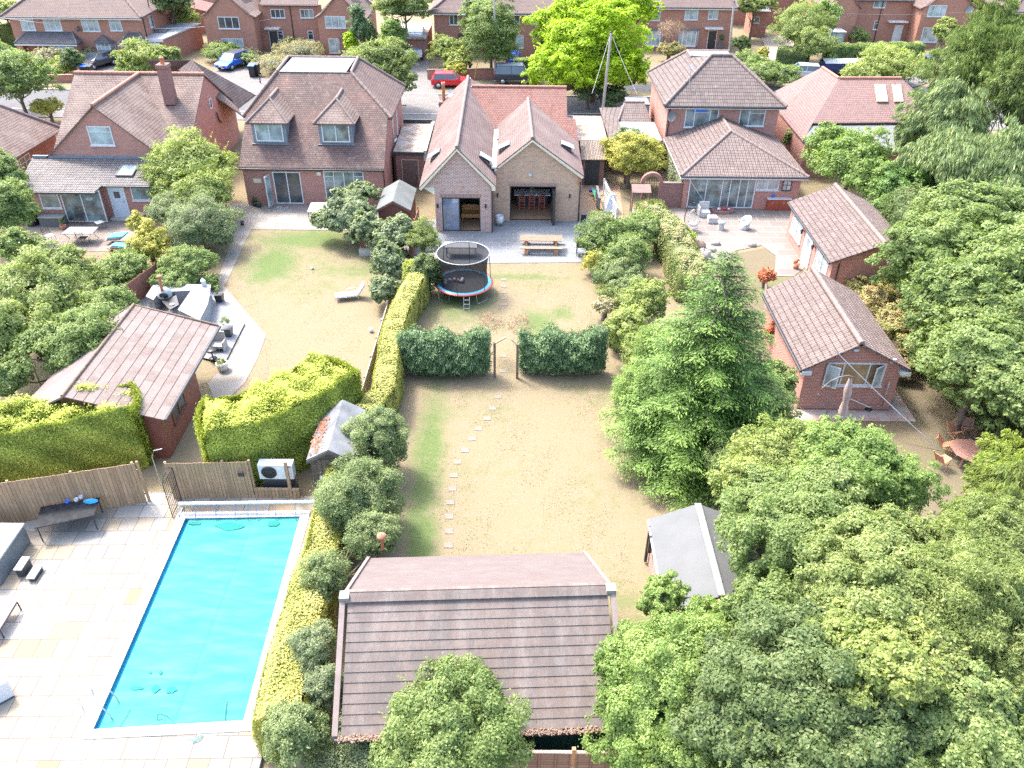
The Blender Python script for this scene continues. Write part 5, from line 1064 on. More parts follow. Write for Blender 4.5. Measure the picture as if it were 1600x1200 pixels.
def unit(n):
    d = RNG.normal(size=(n, 3)); return d / np.linalg.norm(d, axis=1)[:, None]
def rn(P, f, m=7):
    a = np.zeros(len(P))
    for _ in range(m): d = unit(1)[0] * f * RNG.uniform(.6, 1.7); a += np.sin(P @ d + RNG.uniform(0, 6.28))
    return a / m ** .5
def clump_leaves(C, Rr, n, squash=.8, cc=None, up=.45, jit=.55, er=None):
    """leaves over the shells of many small clumps, the rest filling a lumpy outer shell between them"""
    w = Rr ** 2; w = w / w.sum(); k = RNG.choice(len(C), n, p=w); d = unit(n)
    d[:, 2] = np.where(d[:, 2] < -.25, -d[:, 2] * .6, d[:, 2])
    if cc is not None:
        o = C[k] - cc; o /= np.maximum(.05, np.linalg.norm(o, axis=1))[:, None]; d = d + o * .6
    d /= np.linalg.norm(d, axis=1)[:, None]
    rr = Rr[k] * (RNG.uniform(.3, 1.0, n) ** .5) * np.where(RNG.random(n) < .06, 1.35, 1.0)
    off_ = d * rr[:, None]; off_[:, 2] *= squash; P = C[k] + off_
    nn = d + unit(n) * jit + np.array([0, 0, up])
    if er is not None:
        q = RNG.random(n) < .38; u = unit(int(q.sum())); u[:, 2] = np.where(u[:, 2] < -.3, -u[:, 2], u[:, 2]); ph = RNG.uniform(0, 6, 6)
        lump = np.sin(u[:, 0] * 7 + ph[0]) * np.sin(u[:, 1] * 7 + ph[1]) + np.sin(u[:, 2] * 9 + u[:, 0] * 5 + ph[2]) * .7 + np.sin(u[:, 0] * 15 + u[:, 1] * 13 + ph[3]) * .5
        s = (.80 + .09 * lump) * (1 - RNG.random(len(u)) ** 2 * .25); P[q] = cc + u * s[:, None] * np.asarray(er); nn[q] = u + unit(len(u)) * jit + np.array([0, 0, up])
    return P, nn, k
def ell_clumps(c, r, m, f=(.2, .36), inner=.12, low=-.5):
    d = unit(m * 2); d = d[d[:, 2] > low][:m]; m = len(d)
    ph = RNG.uniform(0, 6, 3); big = .84 + .16 * np.sin(d[:, 0] * 3.3 + ph[0]) * np.sin(d[:, 1] * 3.1 + ph[1]) + .08 * np.sin(d[:, 2] * 5 + d[:, 0] * 4 + ph[2])
    q = np.where(RNG.random(m) < inner, RNG.uniform(.3, .6, m), big * RNG.uniform(.8, 1.13, m))
    C = np.asarray(c) + d * q[:, None] * np.asarray(r); g = (r[0] * r[1] * r[2]) ** (1 / 3.); return C, RNG.uniform(f[0], f[1], m) * g * RNG.uniform(.6, 1.15, m)
LEAFN = [0]
SHADE_CORE = M_plain('shade_core_fill', (.06, .075, .035), .95, .5, 9)  # dark fill colour painting in the shade seen through leaf gaps
BARK = M_plain('bark', (.14, .11, .085), .95, .3, 6, bmp=.6)
GBARK = M_plain('grey_bark', (.26, .24, .21), .95, .25, 6, bmp=.5)
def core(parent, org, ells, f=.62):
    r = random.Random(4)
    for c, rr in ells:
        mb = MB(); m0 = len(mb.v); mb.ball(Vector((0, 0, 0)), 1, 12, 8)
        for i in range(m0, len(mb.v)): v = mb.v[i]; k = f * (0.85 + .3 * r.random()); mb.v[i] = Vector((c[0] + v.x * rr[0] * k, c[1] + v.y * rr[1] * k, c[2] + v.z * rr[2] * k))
        mb.build('shade_core', SHADE_CORE, parent)  # dark blob added for depth: the crown's inner shade put into its colour
def trunk(parent, base, top, r, bark, limbs, rng):
    mb = MB(); b, t_ = Vector(base), Vector(top); mid = (b + t_) / 2 + Vector((rng.uniform(-.15, .15), rng.uniform(-.15, .15), 0))
    mb.tube([b, mid, t_], [r * 1.25, r, r * .55], 9)
    for e in limbs:
        e = Vector(e); s = b + (t_ - b) * rng.uniform(.35, .95); m_ = (s + e) / 2 + Vector((0, 0, -.1 * (e - s).length)); mb.tube([s, m_, e], [r * .42, r * .26, r * .08], 6)
    return mb.build('trunk', bark, parent)
def plant(name, label, cat, lobes, mat, n, leaf, group=None, bark=None, tr=.14, f=(.2, .36), cl=26, aspect=.55, up=.45, jit=.55, squash=.8, base=None, cor=.5, low=-.5, tipcol=.25, sho=1.0, weep=0):
    """tree or shrub of one or more crown lobes, each ((x, y, z), (rx, ry, rz))"""
    bx, by = (lobes[0][0][0], lobes[0][0][1]) if base is None else base
    t = thing(name, label, cat, (bx, by, 0), group); rng = random.Random(int(abs(bx * 131 + by * 17)) + n)
    CC = []; RR = []; Ls = []
    vol = [l[1][0] * l[1][1] for l in lobes]; sv = sum(vol)
    Ps = []; Ns = []; Vs = []
    for (c, r), vv in zip(lobes, vol):
        m = int(55 + 1.3 * cl * (vv / sv) ** .5); C, Rr = ell_clumps(c, r, m, f, low=low); k_ = int(n * vv / sv)
        P, Nn, k = clump_leaves(C, Rr, k_, squash, np.asarray(c), up, jit, r)
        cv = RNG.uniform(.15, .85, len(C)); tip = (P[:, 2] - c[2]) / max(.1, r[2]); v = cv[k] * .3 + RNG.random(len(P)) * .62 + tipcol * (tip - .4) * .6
        Ps.append(P); Ns.append(Nn); Vs.append(v); CC.append((c, r)); Ls += [tuple(C[i]) for i in range(0, len(C), max(1, len(C) // 5))]
    P = np.concatenate(Ps); Nn = np.concatenate(Ns); v = np.concatenate(Vs)
    # long shoots that break the outline
    ns = int(n ** .5 * .55 * sho)
    for (c, r), vv in zip(lobes, vol):
        q = max(6, int(ns * vv / sv)); d = unit(q); d[:, 2] = np.abs(d[:, 2]) * .9 - .15; d /= np.linalg.norm(d, axis=1)[:, None]; g = (r[0] * r[1] * r[2]) ** (1 / 3.); ln = RNG.uniform(.12, .34, q) * g; e = 14
        s0 = np.asarray(c) + d * np.asarray(r) * .86; dd = d + unit(q) * .45 + np.array([0, 0, .25]); dd /= np.linalg.norm(dd, axis=1)[:, None]; f_ = np.tile(np.linspace(0, 1, e), q)
        sp = np.repeat(s0, e, 0) + np.repeat(dd, e, 0) * (np.repeat(ln, e) * f_)[:, None]; sp += unit(len(sp)) * leaf * .45 * (1.1 - f_)[:, None]; P = np.concatenate([P, sp]); Nn = np.concatenate([Nn, unit(len(sp)) * .8 + np.array([0, 0, .7])]); v = np.concatenate([v, .35 + RNG.random(len(sp)) * .55])
    ok = P[:, 2] > .05; P, Nn, v = P[ok], Nn[ok], v[ok]
    g = min(r[0] for c, r in lobes); fq = 1.9 / g
    if sho:
        D = np.stack([rn(P, fq), rn(P, fq), rn(P, fq) * .8], 1) * g * .10; hole = rn(P, 3.4 / g ** .6) + rn(P, 7 / g ** .5) * .6; P = P + D; ok = (hole > -1.5) & (P[:, 2] > .05); P, Nn, v, hole = P[ok], Nn[ok], v[ok], hole[ok]
    v = np.where(RNG.random(len(v)) < .08, v + .35, v) + rn(P, 1.6 / g ** .5) * .09
    s = leaf * RNG.uniform(.5, 1.45, len(P)); LEAFN[0] += len(P)
    al = None
    if weep: c0 = np.mean([l[0] for l in lobes], 0); al = (P - c0); al[:, 2] = 0; al /= np.maximum(.1, np.linalg.norm(al, axis=1))[:, None]; al = al * .6 + unit(len(P)) * .45 + np.array([0, 0, -weep]); Nn = Nn * np.array([1, 1, .5])
    leaf_object('crown', P, Nn, s, v, mat, t, ORG[t.name], aspect, along=al)
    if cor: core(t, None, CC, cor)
    top = max(l[0][2] for l in lobes); c0 = lobes[0][0]
    if bark == GBARK: Ls = [tuple(np.array(c0) + (np.array(p) - np.array(c0)) * 1.13) for p in Ls for c0 in [lobes[0][0]]]
    if bark is not False: trunk(t, (bx, by, 0), (c0[0], c0[1], max(.3, top * .9)), tr, bark or BARK, Ls[:14], rng)
    return t
def lobe(cx, cy, rx, ry, zc, k=1.0):
    """crown lobe from its outline in the photo and the height of its centre"""
    c = G(cx, cy, zc); d = c - Vector((0, 0, CAM_H)); L = d.length * math.cos(math.atan2(math.hypot(cx - 800, cy - 600) * 1.0, F)) 
    r = rx * L / F; el = math.asin(-d.z / d.length); h = ry * L / F
    q = max(.25 * r * r, h * h - (r * math.sin(el)) ** 2) ** .5 / math.cos(el); return (tuple(c), (r, r * k, max(.3, min(q, zc * .98 if zc > .6 else q))))
def L_(*a): return [lobe(*x) for x in a]
def hedge(label, pts, w, h, mat, n, leaf, top=.12, side=.06, aspect=.55, group=None, z0=0.0, name='hedge', topmat=None, taper=0.0, jit=.5, cat='hedge', clumps=True, round_=.25, stems=0):
    """clipped hedge along a line: leaves over its top and sides, rough by clumps"""
    pts = [Vector((p[0], p[1], 0)) for p in pts]; seg = [(b - a).length for a, b in zip(pts, pts[1:])]; T = sum(seg)
    t = thing(name, label, cat, (pts[0].x, pts[0].y, 0), group)
    S = RNG.uniform(0, T, n); cum = np.cumsum([0] + seg); i = np.clip(np.searchsorted(cum, S) - 1, 0, len(seg) - 1)
    A = np.array([tuple(p) for p in pts]); D = np.array([tuple((b - a).normalized()) for a, b in zip(pts, pts[1:])]); q = A[i] + D[i] * (S - cum[i])[:, None]
    VT = np.array([D[0]] + [(D[j] + D[j + 1]) / 2 for j in range(len(D) - 1)] + [D[-1]]); fr = ((S - cum[i]) / np.array(seg)[i])[:, None]; DS = VT[i] * (1 - fr) + VT[i + 1] * fr; DS /= np.linalg.norm(DS, axis=1)[:, None]
    nr = np.stack([-DS[:, 1], DS[:, 0], np.zeros(n)], 1)
    per = w + 2 * h; u = RNG.uniform(0, per, n)
    hh = np.ones(n) * h
    left = u < h; right = u > h + w; tp = ~left & ~right
    z = np.where(left, u, np.where(right, per - u, h)); lat = np.where(left, -w / 2, np.where(right, w / 2, u - h - w / 2))
    nz = np.where(tp, 1.0, .25); nl = np.where(left, -1.0, np.where(right, 1.0, 0.0))
    Q = np.stack([S, lat, z], 1); f1 = np.clip(rn(Q, 1.3), -1.1, .9); ck = np.clip(rn(Q, 4.5) * .3 + .5, 0, 1)
    o = np.where(tp, top, side) * (f1 * .9 + (ck - .5) * 1.8 + RNG.normal(size=n) * .4)
    lat = lat + nl * o - np.sign(lat) * taper * (z / max(.1, h)); z2 = z + np.where(tp, o, 0)
    e = np.maximum(0, (z2 / h - .8) * 5); lat = np.where(tp, lat * (1 - round_ * .3), lat * (1 - round_ * .35 * np.clip(e, 0, 1))); z2 = np.where(tp, z2 - round_ * h * .25 * (np.abs(lat) / (w / 2)) ** 4, z2)
    # rounded ends
    P = q + nr * lat[:, None]; P[:, 2] = z2 + z0
    ne = int(n * (w / max(T, .1)) * .5)
    for end, sgn in ((0, -1), (-1, 1)):
        d = D[0] if end == 0 else D[-1]; c = A[0] if end == 0 else A[-1]; nn_ = np.array([-d[1], d[0], 0]); l2 = RNG.uniform(-w / 2, w / 2, ne); zz = RNG.uniform(0, h, ne); bul = side * RNG.normal(size=ne) * .8 + round_ * .5 * (1 - (2 * l2 / w) ** 2) * w * .4
        E = c[None, :] + nn_ * l2[:, None] + d[None, :] * (sgn * bul)[:, None]; E[:, 2] = zz + z0; P = np.concatenate([P, E]); nr = np.concatenate([nr, np.repeat((d * sgn)[None, :], ne, 0)]); nl = np.concatenate([nl, np.ones(ne)]); nz = np.concatenate([nz, np.ones(ne) * .25]); ck = np.concatenate([ck, RNG.uniform(.2, .8, ne)]); tp = np.concatenate([tp, np.zeros(ne, bool)])
    m = len(P); Nn = nr * nl[:, None] + np.array([0, 0, 1.0])[None, :] * nz[:, None] + unit(m) * jit
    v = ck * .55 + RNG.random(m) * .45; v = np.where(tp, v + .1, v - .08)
    ok = P[:, 2] > z0 + .03; P, Nn, v = P[ok], Nn[ok], v[ok]; LEAFN[0] += len(P)
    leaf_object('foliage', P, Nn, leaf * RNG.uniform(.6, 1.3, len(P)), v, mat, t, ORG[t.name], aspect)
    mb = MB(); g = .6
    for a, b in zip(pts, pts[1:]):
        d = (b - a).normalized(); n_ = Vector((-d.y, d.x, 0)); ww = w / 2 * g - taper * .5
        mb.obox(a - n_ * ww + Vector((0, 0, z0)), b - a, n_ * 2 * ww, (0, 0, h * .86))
    mb.build('shade_core', SHADE_CORE, t); return t  # dark box stops see-through and paints in the hedge's inner shade
# leaf materials (albedo)
LM = dict(
 mid=M_leaf('leaf_mid_green', [(.08, .135, .038), (.18, .25, .075), (.36, .42, .17)]),
 deep=M_leaf('leaf_deep_green', [(.06, .105, .037), (.125, .18, .065), (.25, .30, .125)]),
 bright=M_leaf('leaf_bright_green', [(.085, .155, .035), (.19, .28, .07), (.36, .45, .15)]),
 lime=M_leaf('leaf_lime_yellow', [(.17, .28, .01), (.33, .47, .015), (.52, .64, .04)], .4),
 grey=M_leaf('leaf_grey_green', [(.11, .15, .075), (.20, .25, .13), (.35, .39, .23)]),
 laurel=M_leaf('leaf_variegated_green', [(.08, .125, .045), (.19, .25, .10), (.40, .44, .22)]),
 gold=M_leaf('leaf_golden', [(.209, .218, .033), (.380, .361, .067), (.522, .475, .123)], .3),
 privet=M_leaf('leaf_golden_privet', [(.190, .228, .048), (.361, .361, .095), (.494, .475, .171)], .3),
 thuja=M_leaf('leaf_golden_thuja', [(.17, .22, .035), (.34, .39, .06), (.58, .60, .13)], .25),
 pale=M_leaf('leaf_pale_yellow_green', [(.12, .17, .04), (.25, .31, .085), (.44, .46, .17)]),
 olive=M_leaf('leaf_olive_green', [(.085, .13, .035), (.20, .26, .08), (.40, .43, .17)]),
 spruce=M_leaf('needle_green', [(.03, .08, .018), (.075, .155, .026), (.19, .30, .055)], .12),
 conif=M_leaf('conifer_dark_green', [(.05, .105, .045), (.10, .175, .07), (.20, .29, .12)], .12),
 cedar=M_leaf('cedar_grey_green', [(.08, .125, .045), (.165, .23, .08), (.33, .39, .16)], .2),
 pinkh=M_leaf('leaf_pink_tipped_hedge', [(.11, .16, .05), (.25, .29, .11), (.42, .35, .19)], .3),
 photin=M_leaf('leaf_red_tipped', [(.126, .171, .045), (.297, .297, .108), (.495, .288, .162)], .3),
 fawn=M_leaf('dry_grass_stems', [(.238, .212, .111), (.357, .323, .187), (.442, .416, .281)], .3),
 copper=M_leaf('leaf_copper', [(.180, .108, .063), (.297, .198, .135), (.378, .297, .234)], .3),
 red=M_leaf('leaf_red', [(.280, .060, .030), (.450, .130, .060), (.500, .280, .120)], .3),
 ivy=M_leaf('leaf_pale_variegated_ivy', [(.160, .216, .080), (.336, .368, .216), (.480, .496, .384)], .2))
def T(name, label, lobes, mat, n, leaf, **k):
    if G(*lobes[0][:2], 2).y < 31: n = int(n * 1.5); leaf *= .78
    cat = k.pop('cat', 'tree' if name.endswith('tree') else 'shrub'); return plant(name, label, cat, L_(*lobes), LM[mat], n, leaf, **k)
# ---- foreground, bottom
T('tree', 'round light green tree growing against the front edge of the big brown shed', [(705, 1140, 105, 85, 2.4), (660, 1190, 75, 60, 1.8), (755, 1165, 70, 60, 2.0)], 'mid', 60000, .10, f=(.16, .3), cl=60)
T('shrub', 'grey leaved sprawling shrub left of the round light green tree', [(590, 1175, 75, 42, 1.0), (520, 1195, 40, 20, .8)], 'grey', 14000, .08)
T('holly_tree', 'glossy bright green tree leaning over the right end of the big brown shed', [(1060, 1060, 110, 105, 3.4), (1010, 1120, 90, 75, 2.8), (1120, 990, 60, 50, 3.2), (975, 1030, 42, 34, 3.4), (1080, 1160, 95, 70, 2.6), (1035, 935, 38, 40, 3.2)], 'bright', 105000, .10, f=(.14, .27), cl=95, tipcol=.4)
T('tree', 'broad tree of mixed mid and yellowish leaves behind the glossy bright green tree', [(1245, 860, 112, 105, 4.6), (1215, 960, 80, 75, 4.2), (1290, 800, 100, 85, 5.0), (1205, 780, 68, 56, 4.8)], 'mid', 105000, .115, f=(.14, .27), cl=100)
T('tree', 'tall sunlit light green tree just below the garden room patio', [(1335, 730, 85, 70, 5.6), (1390, 760, 60, 60, 5.2), (1280, 720, 60, 60, 5.0), (1300, 700, 45, 45, 5.6)], 'bright', 60000, .115, f=(.15, .28), cl=70)
T('tree', 'yellowing tree with ochre leaf tips between the big spruce and the tall light green tree', [(1220, 720, 75, 75, 4.6), (1170, 760, 50, 60, 4.2), (1240, 790, 60, 50, 4.6)], 'pale', 38000, .11, f=(.15, .28), cl=50)
T('tree', 'broad dark green tree filling the bottom edge to the right of centre', [(1250, 1080, 140, 110, 5.0), (1170, 1140, 100, 80, 4.2), (1340, 1150, 120, 80, 4.8), (1310, 1010, 90, 70, 5.4)], 'deep', 100000, .12, f=(.14, .26), cl=90)
T('tree', 'pale green tree in the middle of the lower right mass', [(1390, 960, 120, 110, 6.0), (1330, 900, 90, 80, 5.8), (1440, 1030, 100, 90, 5.8), (1400, 870, 80, 60, 6.2)], 'olive', 110000, .12, f=(.14, .26), cl=95)
T('tree', 'sunlit yellow green tree crown in the lower right mass, above the dark tree', [(1385, 1030, 85, 60, 6.6), (1340, 985, 60, 45, 6.4)], 'pale', 30000, .12, f=(.16, .3), cl=40)
T('willow_tree', 'feathery grey green tree with bare pale twigs at the right edge', [(1520, 960, 130, 130, 6.4), (1560, 860, 90, 80, 6.6), (1480, 880, 80, 70, 6.2), (1590, 1060, 90, 90, 6.0)], 'olive', 120000, .12, aspect=.3, f=(.12, .24), cl=110, jit=.9, bark=GBARK)
T('tree', 'grey green tree in the bottom right corner', [(1500, 1130, 130, 90, 5.4), (1590, 1160, 80, 80, 5.0), (1420, 1170, 80, 50, 5.0)], 'mid', 80000, .12, f=(.14, .26), cl=75)
T('shrub', 'bright shrub low between the grey felt shed and the glossy tree', [(1120, 955, 36, 24, 1.6), (1170, 930, 36, 28, 2.2)], 'mid', 12000, .10)
# ---- right side
T('weeping_tree', 'yellow green weeping conifer at the right edge beside the garden table', [(1575, 770, 70, 70, 5.0), (1540, 830, 70, 50, 4.6), (1590, 720, 50, 40, 5.2)], 'pale', 50000, .22, aspect=.18, f=(.14, .26), cl=60, up=.3, jit=.7, weep=.8, sho=2)
T('tree', 'tall dense green tree wall right of the brick annexe', [(1460, 400, 75, 75, 4.5), (1530, 350, 90, 75, 5.2), (1500, 470, 80, 75, 4.6), (1580, 430, 80, 90, 5.2)], 'mid', 100000, .16, f=(.13, .25), cl=95, low=-.8)
T('tree', 'dark leaved screen of trees above the garden table on the right', [(1540, 560, 90, 80, 4.0), (1590, 620, 60, 60, 3.6), (1480, 540, 55, 55, 3.4), (1570, 500, 80, 60, 4.6)], 'mid', 80000, .14, f=(.13, .25), cl=80, low=-.8)
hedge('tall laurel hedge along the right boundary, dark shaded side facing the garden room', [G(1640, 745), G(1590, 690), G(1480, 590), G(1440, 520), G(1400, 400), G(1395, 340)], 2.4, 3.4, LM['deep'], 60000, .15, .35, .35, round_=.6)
T('photinia_shrub', 'red and yellow tipped shrub row between the brick annexe and the tiled garden room', [(1372, 470, 36, 30, 1.4), (1400, 510, 36, 36, 1.5), (1340, 445, 22, 16, 1.0), (1425, 545, 22, 30, 1.2), (1412, 575, 18, 18, .7)], 'photin', 22000, .11)
T('tree', 'light green tree in front of the grey flat extension of the pink roofed bungalow', [(1330, 255, 62, 52, 3.0), (1300, 225, 34, 30, 3.4), (1365, 285, 38, 36, 2.6)], 'bright', 42000, .17, cl=46)
T('shrub', 'dark green conifer shrub behind the brick annexe roof', [(1400, 300, 45, 40, 2.6), (1440, 285, 40, 35, 3.0), (1382, 330, 30, 24, 2.0)], 'spruce', 26000, .2, aspect=.3, up=.8)
T('shrub', 'pinkish twiggy shrub against the pale dormer roof edge', [(1290, 175, 26, 34, 2.6)], 'copper', 3500, .12, cor=0, jit=.9)
T('shrub', 'small green shrub between the two storey house and the pink roofed bungalow', [(1240, 218, 16, 20, 1.6), (1262, 235, 14, 18, 1.2)], 'mid', 7000, .14)
# cedar, drooping boughs
def drooping(name, label, base, h, rad, mat, n, leaf, levels=13, seed=2, droop=.55, start=.12, bark=BARK, dens=9, span=(0, 6.283)):
    t = thing(name, label, 'tree', (base[0], base[1], 0)); rg = np.random.default_rng(seed); mb = MB(); b = Vector(base); mb.tube([b, b + Vector((0, 0, h * .5)), b + Vector((0, 0, h * .96))], [.3, .2, .03], 9)
    C = []; Dd = []; W = []
    for k in range(levels):
        f = start + (1 - start) * (k + rg.random() * .5) / levels; z = h * f; L = rad * (1 - f) ** .8 + .3; nb = max(4, int(dens * (1 - f * .5)))
        a0 = rg.random() * 6.28
        for j in range(nb):
            a = a0 + 6.283 * j / nb + rg.normal() * .15; l = L * rg.uniform(.7, 1.14); s = Vector((b.x, b.y, z)); pts = [s]
            for q in (.35, .7, 1.0): pts.append(s + Vector((math.cos(a) * l * q, math.sin(a) * l * q, .18 * l * q - droop * l * q * q)))
            mb.tube(pts, [.06, .04, .025, .01], 5, cap=False)
            for q in np.linspace(.15, 1.0, max(4, int(l * 4))):
                c = s + Vector((math.cos(a) * l * q, math.sin(a) * l * q, .18 * l * q - droop * l * q * q)); C.append(tuple(c)); Dd.append((math.cos(a), math.sin(a), .18 - 2 * droop * q)); W.append((.16 + .30 * math.sin(min(1, q * 1.05) * 2.6)) * (l ** .5))
    C = np.array(C); Dd = np.array(Dd); W = np.array(W); w = W * W; k = rg.choice(len(C), n, p=w / w.sum())
    side = np.stack([-Dd[k][:, 1], Dd[k][:, 0], np.zeros(n)], 1); u = rg.normal(size=n) * .5; 
    P = C[k] + side * (u * W[k])[:, None] + rg.normal(size=(n, 3)) * np.array([.09, .09, .05]) ; P[:, 2] -= np.abs(u) * W[k] * (.25 + .5 * droop) - .02
    al = Dd[k] + side * np.sign(u)[:, None] * 1.1 + rg.normal(size=(n, 3)) * .25; al[:, 2] -= .2 + droop * .4
    Nn = np.array([0, 0, 1.0])[None, :] + rg.normal(size=(n, 3)) * .35 + Dd[k] * .15; 
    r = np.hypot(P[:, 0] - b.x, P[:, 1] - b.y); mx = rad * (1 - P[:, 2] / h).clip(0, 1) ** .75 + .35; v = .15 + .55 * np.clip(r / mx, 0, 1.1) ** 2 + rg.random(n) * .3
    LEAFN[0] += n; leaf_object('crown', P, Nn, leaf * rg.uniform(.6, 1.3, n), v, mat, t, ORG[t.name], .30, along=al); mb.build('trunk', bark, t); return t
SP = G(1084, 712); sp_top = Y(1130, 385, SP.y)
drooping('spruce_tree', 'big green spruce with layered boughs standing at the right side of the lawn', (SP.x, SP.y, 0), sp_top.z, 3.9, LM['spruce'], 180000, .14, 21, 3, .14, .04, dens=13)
T('cedar_tree', 'large weeping grey green cedar in the upper right corner', [(1530, 120, 76, 76, 7.5), (1480, 190, 62, 62, 5.5), (1450, 260, 46, 50, 4.0), (1560, 60, 56, 52, 9.5), (1520, 260, 70, 56, 5.0), (1420, 225, 22, 40, 3.4)], 'cedar', 120000, .34, aspect=.16, f=(.12, .24), cl=120, up=.3, jit=.7, sho=2.5, weep=1.0, base=tuple(G(1530, 330))[:2])
T('cedar_tree', 'second weeping cedar cut by the right edge of the picture', [(1600, 150, 60, 90, 7.5), (1590, 260, 60, 60, 5.5), (1560, 300, 50, 34, 4.4)], 'cedar', 70000, .32, aspect=.16, f=(.12, .24), cl=90, up=.3, jit=.7, sho=2.5, weep=1.0)
T('tree', 'soft blue green conifer top at the upper right behind the cedar', [(1520, 18, 30, 24, 3.0)], 'conif', 8000, .22)
# ---- middle
def leyland(label, x0, x1, yb, seed):
    a = G(x0, yb); b = G(x1, yb - 2); h = 2.35; t = thing('conifer_hedge', label, 'hedge', ((a.x + b.x) / 2, a.y + .45, 0), 'dark conifer hedges either side of the arch'); rg = np.random.default_rng(seed); mb = MB(); w = b.x - a.x; y = a.y + .5
    for i in range(7):
        x = a.x + w * (i + .5) / 7; mb.tube([(x, y, 0), (x + rg.normal() * .05, y, 1.9)], [.05, .03], 6)
    n = 42000; xs = rg.uniform(a.x, b.x, n); zs = rg.uniform(.28, h, n); th = rg.uniform(0, 6.283, n); fr = np.sqrt(rg.uniform(.35, 1, n))
    edge = np.clip(np.minimum(xs - a.x, b.x - xs) / .9, .2, 1) ** .5
    ck = np.sin(xs * 6 + zs * 7 + seed) * .5 + np.sin(xs * 11 - zs * 9) * .5; dd = (.66 + ck * .26 + rn(np.stack([xs, xs * 0, zs], 1), 3) * .10) * edge * (1 - .35 * np.clip((zs / h - .7) / .3, 0, 1)) * np.where(zs < .55, .75, 1)
    P = np.stack([xs + rg.normal(size=n) * .08, y + np.cos(th) * fr * dd, zs + rg.normal(size=n) * .07], 1); P[:, 2] += (rn(np.stack([xs, xs * 0, xs * 0], 1), 3.5) * .26 + np.abs(rg.normal(size=n)) * .12) * (zs / h) ** 2
    Nn = np.stack([rg.normal(size=n) * .4, np.cos(th) * .9, .6 + rg.normal(size=n) * .35], 1); al = np.stack([rg.normal(size=n) * .5, np.cos(th) * .8, -.35 + rg.normal(size=n) * .3], 1)
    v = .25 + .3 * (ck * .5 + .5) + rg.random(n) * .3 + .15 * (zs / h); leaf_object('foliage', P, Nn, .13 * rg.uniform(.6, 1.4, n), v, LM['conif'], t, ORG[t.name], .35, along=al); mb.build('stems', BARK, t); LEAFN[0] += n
leyland('dark conifer hedge block left of the arch, trampoline behind it', 626, 764, 592, 1); leyland('dark conifer hedge block right of the arch, lawn all round it', 812, 943, 590, 5)
for pxs, ll in (((770, 588), 'left'), ((806, 588), 'right')):
    q = G(*pxs); T('climber', 'leafless tangled climber on the %s side of the wooden arch' % ll, [(pxs[0] + (-2 if ll == 'left' else 8), 508, 20, 18, 1.9)], 'copper', 1800, .10, cor=0, bark=False, jit=.9, aspect=.15, cat='climber')
T('shrub', 'dry feathery shrub behind the right conifer block', [(945, 480, 20, 15, .8)], 'fawn', 1500, .12, cor=0)
T('conifer', 'young dark conifer beside the right conifer block', [(966, 528, 18, 22, .8)], 'conif', 5000, .12, aspect=.3)
T('shrub', 'large green shrub at the right corner of the grey patio', [(945, 372, 42, 34, 1.3), (975, 400, 40, 34, 1.4), (1000, 360, 36, 26, 1.5)], 'mid', 32000, .12, cl=46)
T('gold_shrub', 'round golden yellow shrub at the lawn corner by the grey patio', [(927, 412, 19, 23, .8)], 'gold', 8000, .09)
T('shrub', 'grey green shrub right of the round golden one', [(960, 430, 34, 28, 1.0), (985, 455, 30, 24, 1.0)], 'laurel', 16000, .11)
T('shrub', 'feathery olive shrub at the edge of the lawn below the grey green one', [(985, 470, 34, 22, .9), (955, 455, 24, 16, .7)], 'olive', 9000, .12, aspect=.25)
hedge('broad flat topped hedge with pinkish tips between the lawn and the pale patio', [G(1080, 470, 0), G(1062, 420, 0), G(1035, 375, 0), G(1012, 352, 0)], 2.0, 1.7, LM['pinkh'], 36000, .12, .2, .16, jit=.5, round_=.7)
T('yellow_shrub', 'tall yellow green shrub left of the big spruce', [(1010, 470, 40, 36, 2.0), (990, 520, 40, 40, 2.0), (1015, 560, 42, 40, 2.2)], 'pale', 36000, .12, cl=46)
T('tree', 'soft green larch like tree leaning left of the spruce', [(1000, 620, 48, 60, 1.9), (1030, 560, 40, 50, 2.6)], 'bright', 26000, .12, aspect=.3)
T('tree', 'green broadleaf tree right behind the spruce next to the garden room', [(1185, 650, 48, 62, 2.6), (1215, 600, 30, 34, 2.4), (1150, 720, 40, 40, 2.4)], 'mid', 36000, .12, cl=46)
T('red_shrub', 'red leaved shrub between the spruce and the garden room', [(1198, 432, 14, 12, .8), (1205, 520, 10, 20, 1.0)], 'red', 2500, .11, cor=.4)
T('shrub', 'small yellow shrub beside the rockery on the pale patio', [(1075, 372, 10, 12, .7)], 'lime', 2000, .1)
# left boundary of the main lawn
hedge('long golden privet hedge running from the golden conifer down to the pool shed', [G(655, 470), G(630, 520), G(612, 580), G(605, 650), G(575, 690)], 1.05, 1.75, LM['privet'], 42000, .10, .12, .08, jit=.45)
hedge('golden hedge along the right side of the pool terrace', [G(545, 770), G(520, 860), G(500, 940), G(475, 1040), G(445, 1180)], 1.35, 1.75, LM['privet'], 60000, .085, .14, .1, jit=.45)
T('laurel', 'variegated grey green laurel dome nearest the dark conifer hedge, on the lawn edge', [(588, 690, 47, 52, 1.8)], 'laurel', 30000, .085, cl=40)
T('laurel', 'large variegated laurel dome beside the dark brown shed', [(565, 782, 60, 60, 1.8), (550, 745, 34, 36, 1.6)], 'laurel', 46000, .085, cl=60)
T('laurel', 'variegated laurel at the far left corner of the big brown shed roof', [(510, 905, 38, 44, 1.7), (580, 840, 42, 40, 1.5)], 'laurel', 26000, .08, cl=40)
T('laurel', 'grey leaved bush halfway down the golden terrace hedge', [(495, 1020, 34, 50, 1.9), (510, 1080, 30, 40, 1.6)], 'grey', 20000, .075, cl=40)
